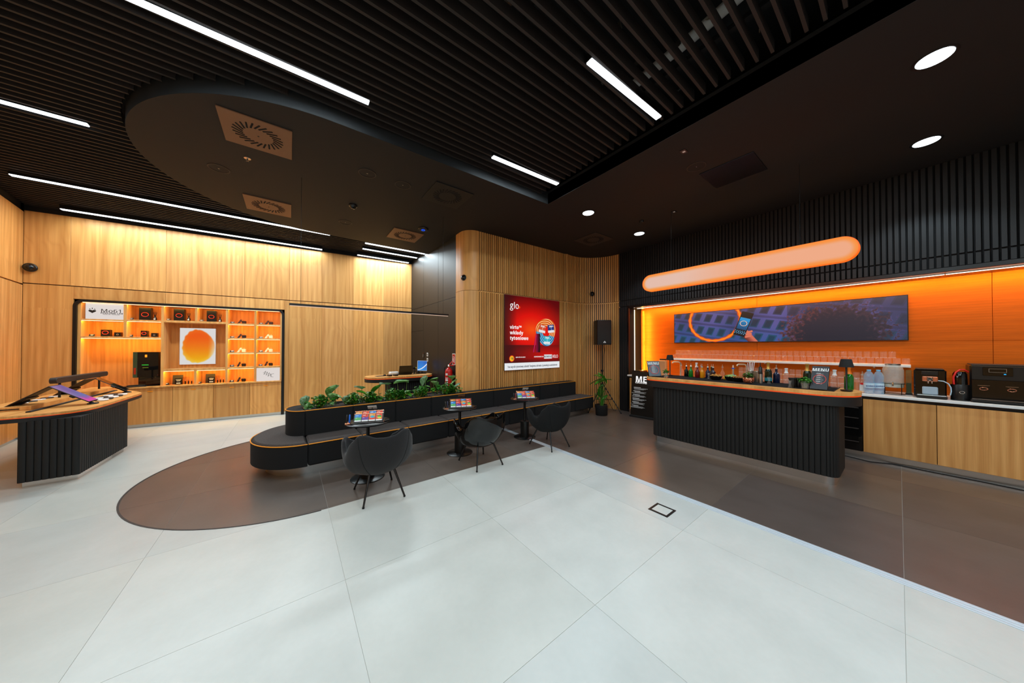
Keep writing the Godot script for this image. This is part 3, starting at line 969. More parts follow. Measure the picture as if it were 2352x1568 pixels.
func shelf_goods() -> void:
	# price plates: x, y, where
	var plates := [[-2.464, 2.144, "the top shelf next to the white sign board"], [-1.957, 2.154, "the top shelf above the framed print"], [-1.458, 2.154, "the top shelf past the middle upright"],
		[-2.955, 1.805, "the second shelf next to the unit side"], [-2.471, 1.805, "the second shelf beside the short upright"], [-1.968, 0.812, "the worktop in the first bay under the print"], [-1.482, 0.812, "the worktop in the second bay under the print"]]
	var rows := ["top shelf", "second shelf down", "third shelf down", "fourth shelf down", "worktop shelf"]
	var ys := [2.133, 1.806, 1.486, 1.158, 0.812]
	for c in 2:
		for r in (5 if c == 0 else 4):
			plates.append([[-0.955, -0.455][c], ys[r], "the %s of the %s bag column" % [rows[r], ["inner", "outer"][c]]])
	var first: Node3D
	for p in plates:
		var w := NT * at(Vector3(p[0], p[1], -0.13))
		if first == null:
			first = thing("price_plate", "", "label", w, "small black price plates on the shelves")
			var b := mb()
			b.prism(rounded(-0.038, -0.02, 0.038, 0.02, 0.004, 2), 0.0, 0.006)
			b.xf = Transform3D(Basis(Vector3.RIGHT, -0.5), Vector3(0, 0.024, -0.002))
			b.box(Vector3.ZERO, Vector3(0.07, 0.042, 0.006), 0.001)
			put("plate", b, M.satin_black, first)
			var l := mb(Transform3D(Basis(Vector3.RIGHT, -0.5), Vector3(0, 0.024, -0.002)))
			l.box(Vector3(0, 0.008, 0.0032), Vector3(0.036, 0.007, 0.001))
			l.box(Vector3(0, -0.006, 0.0032), Vector3(0.024, 0.004, 0.001))
			put("print", l, M.ink_white, first)
			first.set_meta("label", "small black price plate on " + p[2])
		else:
			copy(first, w, "small black price plate on " + p[2])
	# gift boxes with a glowing-red ring print
	var bx := [[-2.286, 2.144, 0.165, 0.26, "tall black gift box with a red ring beside the sign board", 1.0], [-1.803, 2.154, 0.156, 0.255, "tall black gift box with a red ring above the framed print", 1.0], [-1.305, 2.154, 0.15, 0.25, "tall black gift box with a red ring past the middle upright", 1.0],
		[-2.80, 1.805, 0.115, 0.135, "small black gift box with a red ring below the sign board", 0.78], [-2.297, 1.805, 0.09, 0.13, "small black gift box with a red ring below the first tall box", 0.78]]
	for b in bx:
		var o := thing("gift_box", b[4], "box", NT * at(Vector3(b[0], b[1], -0.15)), "black gift boxes with a red ring")
		put("carton", box(Vector3(0, b[3] / 2, -0.04), Vector3(b[2], b[3], 0.08), 0.002), M.satin_black, o)
		var rg := put("ring_print", ring_mesh(b[2] * (0.29 if b[5] == 1.0 else 0.33), 0.0045, 0.85), M.ink_red, o)
		rg.position = Vector3(0.0, b[3] * (0.46 if b[5] == 1.0 else 0.58), 0.001)
	for b in [[-2.632, "between the small gift box and the short upright"], [-2.145, "on the second shelf against the tall upright"]]:
		var o := thing("small_box", "little black cube box " + b[1], "box", NT * at(Vector3(b[0], 1.805, -0.15)), "little cube boxes")
		put("carton", box(Vector3(0, 0.043, 0), Vector3(0.084, 0.086, 0.07), 0.002), M.satin_black, o)
		put("ring_print", ring_mesh(0.012, 0.0015), M.ink_white, o).position = Vector3(0.0, 0.043, 0.0355)
	var df: Node3D
	for d in [[-2.145, "beside the first tall gift box"], [-1.656, "above the framed print"], [-1.164, "beside the last tall gift box"]]:
		var w := NT * at(Vector3(d[0], 2.144 if d[0] < -2.0 else 2.154, -0.15))
		if df == null:
			df = thing("reed_diffuser", "", "diffuser", w, "reed diffusers")
			var bt := mb()
			bt.lathe([Vector2(0, 0), Vector2(0.026, 0), Vector2(0.026, 0.06), Vector2(0.012, 0.075), Vector2(0.012, 0.09), Vector2(0, 0.09)], 14)
			put("bottle", bt, M.satin_black, df)
			put("bottle_label", box(Vector3(0, 0.032, 0.0262), Vector3(0.026, 0.022, 0.001)), M.ink_white, df)
			var rd := mb()
			for k in 6:
				rd.bar(Vector3((k - 2.5) * 0.003, 0.085, 0), Vector3((k - 2.5) * 0.012, 0.18 - 0.004 * absf(k - 2.5), 0.01 * (k % 2)), 0.0022, 5)
			put("reeds", rd, M.satin_black, df)
			df.set_meta("label", "dark reed diffuser bottle " + d[1])
		else:
			copy(df, w, "dark reed diffuser bottle " + d[1])
	# brochures and boxes under the print
	for k in 2:
		var x: float = [-1.83, -1.328][k]
		var where: String = ["first", "second"][k] + " bay under the framed print"
		var o := thing("brochure", "brown square folder leaning in the " + where, "folder", NT * Transform3D(Basis(Vector3.RIGHT, -0.12), Vector3(x, 0.813, -0.20)))
		put("cover", box(Vector3(0, 0.098, 0), Vector3(0.15, 0.195, 0.012), 0.002), M.brown_metal, o)
		var p := thing("gift_set", "black boxed set with white lettering in the " + where, "box", NT * at(Vector3(x + 0.04, 0.812, -0.13)))
		put("carton", box(Vector3(0, 0.066, 0), Vector3(0.11, 0.132, 0.035), 0.002), M.satin_black, p)
		var l := mb()
		for y in 4:
			l.box(Vector3(0, 0.108 - y * 0.012, 0.018), Vector3([0.08, 0.07, 0.06, 0.05][y], 0.004, 0.001))
		l.box(Vector3(0, 0.03, 0.018), Vector3(0.06, 0.016, 0.001))
		put("print", l, M.ink_white, p)
		for j in 3:
			var v := thing("perfume_vial", "slim dark perfume vial, %s of three in the %s" % [["first", "second", "third"][j], where], "vial", NT * at(Vector3(x + 0.135 + j * 0.048, 0.812, -0.14)), "perfume vials under the print")
			var g := mb()
			g.lathe([Vector2(0, 0), Vector2(0.01, 0), Vector2(0.01, 0.062), Vector2(0, 0.062)], 10)
			put("body", g, M.gloss_black, v)
			g = mb()
			g.lathe([Vector2(0.008, 0.062), Vector2(0.008, 0.09), Vector2(0.004, 0.094), Vector2(0.004, 0.11), Vector2(0, 0.11)], 10)
			put("cap", g, M.copper, v)
	# bags with a leaning strap case
	var tone := [["brown", "navy", "white", "black", "black"], ["brown", "white", "white", "black", "black"]]
	mat("bag_brown", Color8(58, 34, 28), 0.45); mat("bag_navy", Color8(26, 26, 40), 0.45); mat("bag_white", Color8(232, 226, 210), 0.5); mat("bag_black", Color8(18, 16, 16), 0.45)
	for c in 2:
		for r in (5 if c == 0 else 4):
			var kind: String = tone[c][r]
			var m: Material = M["bag_" + kind]
			var x: float = [-0.80, -0.315][c]
			var where := "on the %s, %s bag column" % [rows[r], ["inner", "outer"][c]]
			var b := thing("small_bag", "%s ring-handled pouch bag %s" % [kind, where], "bag", NT * at(Vector3(x + 0.045, ys[r], -0.14), -0.25), "pouch bags on the shelves")
			put("body", box(Vector3(0, 0.034, 0), Vector3(0.072, 0.068, 0.045), 0.008), m, b)
			put("flap", box(Vector3(0, 0.052, 0.0235), Vector3(0.07, 0.034, 0.006), 0.002), m, b)
			var h := put("ring_handle", ring_mesh(0.016, 0.0022), M.copper if kind != "white" else M.white_matt, b)
			h.position = Vector3(0.0, 0.078, 0)
			var k := thing("strap_case", "%s slim strapped case leaning %s" % [kind, where], "case", NT * Transform3D(Basis(Vector3.BACK, -0.55 if r < 3 else -0.4), Vector3(x - 0.075, ys[r] + 0.003, -0.13)), "slim cases on the shelves")
			put("body", box(Vector3(0.017, 0.055, 0), Vector3(0.034, 0.11, 0.02), 0.005), m, k)
			put("stud", box(Vector3(0.017, 0.07, 0.0105), Vector3(0.008, 0.02, 0.002), 0.0005), M.copper, k)
			var s := mb()
			var sp := PackedVector3Array()
			for i in 9:
				var t := PI * i / 8.0
				sp.append(Vector3(0.017 + 0.014 * cos(t), 0.108 + 0.018 * sin(t), 0))
			s.tube(sp, 0.003, 0.003, 5)
			put("strap", s, m, k)
	# dark glass display case with a small printer below
	var tv := thing("display_case", "tall smoked glass case reflecting green light on the worktop", "display case", NT * at(Vector3(-2.23, 0.812, -0.15)))
	put("base_cabinet", box(Vector3(0.05, 0.09, -0.02), Vector3(0.30, 0.18, 0.24), 0.006), M.gloss_black, tv)
	put("smoked_panel", box(Vector3(0, 0.435, 0.02), Vector3(0.35, 0.51, 0.15), 0.004), M.gloss_black, tv)
	put("edge_glass", box(Vector3(-0.145, 0.435, 0.098), Vector3(0.06, 0.51, 0.006), 0.001), M.tinted_glass, tv)
	var ti := mb()
	ti.box(Vector3(-0.145, 0.31, 0.101), Vector3(0.03, 0.13, 0.002))
	put("painted_red_reflection", ti, mat("reflection_red", Color8(170, 40, 14), 0.3), tv)  # red reflection in the dark glass, painted as a thin coloured strip
	put("lit_display", box(Vector3(-0.01, 0.43, 0.0965), Vector3(0.09, 0.012, 0.002)), glow("led_green", Color(0.15, 0.9, 0.25), 0.8), tv)
	put("lit_display", box(Vector3(-0.005, 0.375, 0.0965), Vector3(0.08, 0.014, 0.002)), glow("led_lime", Color(0.5, 0.55, 0.1), 0.5), tv)
	put("lit_display", box(Vector3(0.0, 0.61, 0.0965), Vector3(0.03, 0.05, 0.002)), M.led_orange, tv)
	put("status_light", box(Vector3(0.165, 0.22, 0.097), Vector3(0.006, 0.006, 0.002)), M.ink_red, tv)
	var lp := thing("tray_computer", "thin black laptop closed on the worktop before the smoked case", "laptop", NT * at(Vector3(-2.36, 0.812, -0.05), 0.1))
	put("base", box(Vector3(0, 0.008, 0), Vector3(0.30, 0.016, 0.16), 0.003), M.satin_black, lp)
	put("lid", box(Vector3(0.01, 0.026, -0.02), Vector3(0.24, 0.018, 0.11), 0.004), M.black_metal, lp)

# ---------------------------------------------------------------- upholstered bench with planter
func bench() -> void:
	var ax := Vector3(1, 0, -0.026).normalized()
	var T := Transform3D(Basis(ax, Vector3.UP, ax.cross(Vector3.UP)), Vector3(0, 0, -4.44))
	var o := thing("banquette", "long charcoal bench with orange piping and a planter in its back", "bench", T)
	# x seams of seats and backs
	var sx := [0.19, 0.80, 1.43, 2.08, 2.71, 3.34, 3.98, 4.61, 5.24, 5.93]
	for i in sx.size() - 1:
		var x0: float = sx[i]
		var x1: float = sx[i + 1]
		put("seat_front", box(Vector3((x0 + x1) / 2, 0.267, -0.28), Vector3(x1 - x0 - 0.004, 0.27, 0.56), 0.018), M.bench_cloth, o)
		var s := mb()
		s.box(Vector3((x0 + x1) / 2, 0.395, -0.21), Vector3(x1 - x0 - 0.006, 0.055, 0.405), 0.02)
		put("seat_cushion", s, M.seat_cloth, o)
		var pp := mb()
		pp.bar(Vector3(x0 + 0.006, 0.402, -0.001), Vector3(x1 - 0.006, 0.402, -0.001), 0.0062, 6)
		put("piping", pp, M.piping, o)
	# rounded end
	var endp := joined([Vector2(0.186, 0.0), arc(Vector2(0.186, -0.66), 0.565, 0.66, 90, 270, 28), Vector2(0.186, -1.32)])
	var e := mb()
	e.prism(endp, 0.132, 0.402, 0.006)
	put("seat_front", e, M.bench_cloth, o)
	var ec := joined([Vector2(0.184, -0.01), arc(Vector2(0.184, -0.66), 0.55, 0.65, 90, 270, 28), Vector2(0.184, -1.31)])
	e = mb()
	e.prism(ec, 0.37, 0.424, 0.025)
	put("seat_cushion", e, M.seat_cloth, o)
	var pc := PackedVector3Array()
	for q in endp:
		pc.append(Vector3(q.x, 0.402, q.y))
	e = mb()
	e.tube(pc, 0.0062, 0.0062, 6)
	put("piping", e, M.piping, o)
	put("rear_seat", box(Vector3(1.44, 0.277, -1.12), Vector3(2.5, 0.29, 0.40), 0.02), M.bench_cloth, o)
	# plinth of polished steel
	var pk := joined([Vector2(5.86, -0.12), arc(Vector2(0.25, -0.66), 0.48, 0.54, 90, 270, 24), Vector2(2.6, -1.2), Vector2(2.6, -0.5), Vector2(5.86, -0.5)])
	e = mb()
	e.prism(pk, 0.0, 0.14)
	put("plinth", e, M.steel, o)
	# back rest: a hollow box that holds the planter as far as the slatted corner
	var bx := [0.18, 0.76, 1.36, 1.95, 2.60, 3.24, 3.86, 4.50, 5.14, 5.74]
	for i in bx.size() - 1:
		var x0: float = bx[i]
		var x1: float = bx[i + 1]
		var deep: float = 0.10 if i < 4 else 0.255
		put("back_cushion", box(Vector3((x0 + x1) / 2, 0.58, -0.385 - deep / 2), Vector3(x1 - x0 - 0.004, 0.345, deep), 0.016), M.bench_cloth, o)
		var pp := mb()
		pp.bar(Vector3(x0 + 0.004, 0.751, -0.388), Vector3(x1 - 0.004, 0.751, -0.388), 0.0055, 6)
		put("piping", pp, M.piping, o)
	put("back_cushion", box(Vector3(1.42, 0.58, -0.90), Vector3(2.46, 0.345, 0.06), 0.016), M.bench_cloth, o)
	var rp := mb()
	rp.bar(Vector3(0.2, 0.751, -0.93), Vector3(2.66, 0.751, -0.93), 0.0055, 6)
	put("piping", rp, M.piping, o)
	var be := joined([Vector2(0.178, -0.385), arc(Vector2(0.178, -0.658), 0.20, 0.273, 90, 270, 22), Vector2(0.178, -0.931)])
	e = mb()
	e.prism(be, 0.41, 0.752, 0.016)
	put("back_cushion", e, M.bench_cloth, o)
	pc = PackedVector3Array()
	for q in be:
		pc.append(Vector3(q.x, 0.751, q.y + (0.002)))
	e = mb()
	e.tube(pc, 0.0055, 0.0055, 6)
	put("piping", e, M.piping, o)
	put("planter_trough", box(Vector3(1.42, 0.57, -0.68), Vector3(2.48, 0.32, 0.38)), M.satin_black, o)
	var so := mb()
	for i in 40:
		so.xf = Transform3D(Basis(Vector3(rng.randf(), 1, rng.randf()).normalized(), rng.randf() * 6.0), Vector3(rng.randf_range(0.22, 2.62), 0.731, rng.randf_range(-0.83, -0.53)))
		so.box(Vector3.ZERO, Vector3(0.06, 0.012, 0.04), 0.004)
	so.xf = Transform3D()
	so.box(Vector3(1.42, 0.725, -0.68), Vector3(2.46, 0.012, 0.37))
	put("soil", so, M.soil, o).set_meta("kind", "stuff")

# one heart-shaped or pointed leaf, base at the origin, growing along +y, upper side to +z
func leaf_mesh(len: float, wid: float, droop: float, cup: float, heart := true) -> ArrayMesh:
	var b := mb()
	var rows := 7
	var cols := 4
	var g := []
	for i in rows + 1:
		var t := float(i) / rows
		var w := wid * 0.5 * (pow(sin(PI * pow(t, 0.62)), 0.8) if heart else pow(sin(PI * pow(t, 0.8)), 0.9))
		var r := []
		for j in cols + 1:
			var s := (float(j) / cols) * 2.0 - 1.0
			var back := -0.16 * len * absf(s) * (1.0 - t) * (1.0 - t) if heart else 0.0
			r.append(Vector3(s * w, t * len + back, -droop * len * t * t + cup * wid * s * s * 0.5))
		g.append(r)
	for i in rows:
		for j in cols:
			var n: Vector3 = (g[i][j + 1] - g[i][j]).cross(g[i + 1][j] - g[i][j])
			if n.length() < 1e-9:
				n = (g[i + 1][j + 1] - g[i + 1][j]).cross(g[i + 1][j] - g[i][j])
			n = n.normalized()
			b.quadn(g[i][j], g[i][j + 1], g[i + 1][j + 1], g[i + 1][j], n, n, n, n, Rect2(float(j) / cols, 1.0 - float(i) / rows, 1.0 / cols, -1.0 / rows))
	return b.mesh()

func leaf_turn(yaw: float, tilt: float) -> Basis:   # tilt: 0 upright, 90 lying flat with its face up
	return Basis(Vector3.UP, yaw) * Basis(Vector3.RIGHT, deg_to_rad(-tilt))

func planter_plants() -> void:
	var T := Transform3D(Basis(Vector3(1, 0, -0.026).normalized(), Vector3.UP, Vector3(0.026, 0, 1).normalized()), Vector3(0, 0.725, -5.11))
	# tall leaves: x, z, height, leaf length, material, yaw, tilt
	var big := [[0.20, 0.02, 0.16, 0.14, 3, 0.4, 150], [0.24, 0.06, 0.07, 0.12, 1, 0.8, 160], [0.56, 0.0, 0.27, 0.20, 1, 0.5, 120], [0.50, 0.05, 0.17, 0.14, 1, -0.3, 135], [0.92, 0.0, 0.22, 0.16, 3, 2.3, 60], [0.82, 0.05, 0.19, 0.12, 2, -2.2, 95], [1.18, 0.0, 0.23, 0.17, 2, 0.6, 120], [1.30, 0.04, 0.26, 0.18, 3, 2.2, 70],
		[1.44, -0.02, 0.29, 0.17, 3, -1.6, 85], [1.62, 0.04, 0.28, 0.20, 1, 1.6, 80], [1.96, 0.0, 0.33, 0.17, 3, 0.3, 140], [2.06, 0.06, 0.24, 0.16, 1, -0.8, 110], [2.18, 0.0, 0.29, 0.17, 2, 0.9, 95], [2.44, 0.03, 0.31, 0.18, 1, -0.5, 100], [2.58, 0.0, 0.24, 0.15, 1, 1.2, 120], [2.62, 0.05, 0.17, 0.13, 3, 1.5, 110], [0.70, 0.07, 0.12, 0.12, 3, 0.2, 140], [1.05, 0.08, 0.10, 0.11, 2, -0.4, 130]]
	var spot := ["at the rounded end of the planter", "by the orange piping at the planter end", "with the largest pale-veined blade", "pale and low beside the largest blade", "stretching a pale blade upward", "with a glossy dark blade", "broad and glossy below the desk edge", "pale and pointed below the desk edge",
		"pale, lying flat before the desk front", "pale-green on a long curved stalk", "tall and pale with a hanging blade", "light green leaning over the rim", "mid green behind the curved stalk", "broad beside the fire extinguisher", "at the slatted corner end", "lowest at the slatted corner end", "low and grey-green between the bushes", "low and dark over the piping"]
	for i in big.size():
		var a: Array = big[i]
		var o := thing("pothos_plant", "leafy planter plant " + spot[i], "plant", T * at(Vector3(a[0], 0.0, a[1])), "large-leaved plants in the bench planter")
		var st := mb()
		var dir := Vector3(sin(a[5]), 0, cos(a[5]))
		var tip := Vector3(0, a[2], 0) - dir * 0.02
		st.tube(PackedVector3Array([Vector3(0, 0, 0), Vector3(0, a[2] * 0.55, 0) - dir * 0.03, tip]), 0.0055, 0.0035, 6)
		put("stem", st, M.stem_green, o)
		var lf := put("leaf", leaf_mesh(a[3] * 1.1, a[3] * 0.95, 0.25, 0.35), M["leaf_%d" % a[4]], o)
		lf.transform = Transform3D(leaf_turn(a[5], a[6]), tip)
		for k in 3:
			var y2: float = a[5] + 2.0 + k * 1.7
			var h2: float = a[2] * rng.randf_range(0.25, 0.6)
			var l2 := put("leaf", leaf_mesh(a[3] * 0.6, a[3] * 0.5, 0.3, 0.3), M["leaf_%d" % (rng.randi() % 3)], o)
			l2.transform = Transform3D(leaf_turn(y2, rng.randf_range(70, 125)), Vector3(sin(y2) * 0.03, h2, cos(y2) * 0.03))
			var s2 := mb()
			s2.bar(Vector3(0, h2 * 0.3, 0), Vector3(sin(y2) * 0.03, h2, cos(y2) * 0.03), 0.0025, 5)
			put("stem", s2, M.stem_green, o)
	# bushy plants: x, z, radius, height
	var bush := [[0.36, 0.04, 0.12, 0.22], [0.78, 0.02, 0.13, 0.20], [1.02, 0.06, 0.13, 0.20], [1.36, 0.06, 0.14, 0.23], [1.52, 0.05, 0.10, 0.18], [1.82, 0.05, 0.14, 0.23], [2.32, 0.05, 0.14, 0.24], [2.46, 0.0, 0.10, 0.18]]
	var says := ["near the rounded planter end", "between the two pale blades", "behind the nearer table's rack", "below the reception desk's rounded end", "with a yellowing leaf over the rim", "below the reception desk front", "below the fire extinguisher", "against the slatted corner"]
	for i in bush.size():
		var a: Array = bush[i]
		var o := thing("bushy_plant", "small-leaved bushy plant " + says[i], "plant", T * at(Vector3(a[0], 0.0, a[1])), "bushy plants in the bench planter")
		var stems := mb()
		var fol := {0: mb(), 2: mb()}
		for k in 170:
			var yaw := rng.randf() * TAU
			var rr: float = a[2] * sqrt(rng.randf())
			var hh: float = a[3] * (0.15 + 0.85 * rng.randf()) * (1.0 - 0.35 * rr / a[2])
			var p := Vector3(sin(yaw) * rr, hh, cos(yaw) * rr * 0.9)
			var m: MB = fol[2 if rng.randf() < 0.55 else 0]
			m.xf = Transform3D(leaf_turn(yaw + rng.randf_range(-0.6, 0.6), rng.randf_range(50, 130)), p)
			var l := rng.randf_range(0.04, 0.075)
			var w := l * 0.62
			var n := Vector3(0, 0, 1)
			m.quadn(Vector3(0, 0, 0), Vector3(w * 0.5, l * 0.4, 0.008), Vector3(0, l, -0.012), Vector3(-w * 0.5, l * 0.4, 0.008), n, Vector3(0.4, 0, 1), n, Vector3(-0.4, 0, 1))
			if k % 6 == 0:
				stems.tube(PackedVector3Array([Vector3(p.x * 0.15, 0, p.z * 0.15), Vector3(p.x * 0.6, hh * 0.6, p.z * 0.6), p]), 0.003, 0.002, 5)
		put("stems", stems, M.yellow_green, o).set_meta("kind", "stuff")
		for q in fol:
			put("foliage", fol[q], M["leaf_%d" % q], o).set_meta("kind", "stuff")

# ---------------------------------------------------------------- tables and shell chairs
func surface(g: Array, wrap: bool) -> MB:   # a grid of points with smooth normals
	var b := mb()
	var r := g.size()
	var c: int = g[0].size()
	var nn := []
	for i in r:
		var row := []
		for j in c:
			var i0 := posmod(i - 1, r) if wrap else maxi(i - 1, 0)
			var i1 := (i + 1) % r if wrap else mini(i + 1, r - 1)
			var du: Vector3 = g[i1][j] - g[i0][j]
			var dv: Vector3 = g[i][mini(j + 1, c - 1)] - g[i][maxi(j - 1, 0)]
			row.append(dv.cross(du).normalized())
		nn.append(row)
	for i in (r if wrap else r - 1):
		var k := (i + 1) % r
		for j in c - 1:
			b.quadn(g[i][j], g[k][j], g[k][j + 1], g[i][j + 1], nn[i][j], nn[k][j], nn[k][j + 1], nn[i][j + 1])
	return b

func along(table: Array, x: float) -> float:   # smooth curve through [x, y] pairs
	for i in table.size() - 1:
		if x <= table[i + 1][0]:
			var t := clampf((x - table[i][0]) / (table[i + 1][0] - table[i][0]), 0.0, 1.0)
			t = t * t * (3.0 - 2.0 * t)
			return lerpf(table[i][1], table[i + 1][1], t)
	return table[-1][1]

const RIM := [[0, 0.662], [16, 0.67], [36, 0.705], [46, 0.705], [62, 0.63], [79, 0.505], [88, 0.505], [106, 0.60], [119, 0.615], [136, 0.55], [156, 0.445], [180, 0.415]]

func shell_point(phi: float, th: float, inner: float) -> Vector3:
	var deg := absf(wrapf(rad_to_deg(phi), -180.0, 180.0))
	var h := along(RIM, deg)
	var rz := 0.32 if deg < 90.0 else 0.31
	var e := 2.25 + 0.2 * smoothstep(60.0, 110.0, deg)
	var cx := absf(sin(phi)) / 0.345
	var cz := absf(cos(phi)) / rz
	var rad := pow(pow(cx, e) + pow(cz, e), -1.0 / e)
	rad *= 1.0 + 0.05 * exp(-pow((deg - 112.0) / 22.0, 2.0)) * th
	var base := 0.235
	if inner > 0.0:
		rad -= inner
		base = minf(0.385, h - 0.02)
	var a := th * deg_to_rad(99.0)
	var f := pow(sin(a), 0.74 if inner == 0.0 else 0.7)
	var y := base + (h - base) * (1.0 - cos(th * PI / 2)) / 1.0
	return Vector3(sin(phi) * rad * f, y, cos(phi) * rad * f)

func make_chair(where: Vector3, turn: float, shell: Material, thick: float, seams: bool, label: String, group: String) -> Node3D:
	var o := thing("armchair", label, "chair", at(where, turn), group)
	var g := []
	var n := 64
	for i in n:
		var phi := TAU * i / n
		var p := []
		for j in 15:
			p.append(shell_point(phi, maxf(0.004, j / 14.0), 0.0))
		var a: Vector3 = p[-1]
		var q := []
		for j in 12:
			q.append(shell_point(phi, maxf(0.004, 1.0 - j / 11.0), thick))
		var d: Vector3 = q[0]
		for k in [0.25, 0.5, 0.75]:
			p.append(a.lerp(d, k) + Vector3.UP * thick * 0.45 * sin(PI * k))
		p.append_array(q)
		g.append(p)
	put("shell", surface(g, true), shell, o)
	if seams:
		for s: float in [-1, 1]:
			var pp := PackedVector3Array()
			for j in 13:
				var v := shell_point(s * deg_to_rad(lerpf(36.0, 47.0, j / 12.0)), 0.30 + 0.7 * j / 12.0, 0.0)
				pp.append(v + Vector3(v.x, 0, v.z).normalized() * 0.0005)
			var sm := mb()
			sm.tube(pp, 0.0022, 0.0022, 5)
			put("seam", sm, M.bench_cloth, o)
	for x: float in [-1, 1]:
		for z: float in [-1, 1]:
			var l := mb()
			l.tube(PackedVector3Array([Vector3(x * 0.125, 0.275, z * 0.14), Vector3(x * 0.2, 0.012, z * 0.25)]), 0.0125, 0.0095, 10)
			var leg := put("leg", l, M.satin_black, o)
			var f := mb()
			f.lathe([Vector2(0, 0), Vector2(0.011, 0), Vector2(0.0115, 0.014), Vector2(0, 0.014)], 10, Vector3(x * 0.2, 0, z * 0.25))
			put("foot_cap", f, M.matt_black, leg)
	return o

func pack_image(kind: int) -> Image:
	var im := Image.create(48, 64, false, Image.FORMAT_RGB8)
	var a: Color = [Color8(0, 120, 214), Color8(230, 50, 20), Color8(246, 150, 0), Color8(240, 70, 20)][kind]
	var b: Color = [Color8(80, 180, 70), Color8(86, 42, 160), Color8(236, 60, 30), Color8(240, 90, 20)][kind]
	var c: Color = [Color8(150, 205, 240), Color8(240, 120, 90), Color8(30, 180, 214), Color8(40, 170, 60)][kind]
	for y in 64:
		for x in 48:
			var col := a if y < 25 + 3.0 * sin(x * 0.25) else b
			if Vector2((x - 26) / 17.0, (y - 26) / 10.0).length() < 1.0 and kind >= 2:
				col = c
			if kind == 3 and Vector2((x - 28) / 15.0, (y - 38) / 8.0).length() < 1.0:
				col = Color8(244, 220, 0)
			if kind < 2 and sin(x * 0.35 + y * 0.5) > 0.75:
				col = col.lerp(c, 0.6)
			if (y > 6 and y < 13 and x > 4 and x < 26 and sin(x * 1.9) > -0.4) or (y > 29 and y < 34 and x > 4 and x < 20 and sin(x * 2.3) > -0.3):
				col = Color8(250, 250, 250)
			if y > 51:
				col = Color8(246, 246, 244)
			im.set_pixel(x, y, col)
	return im

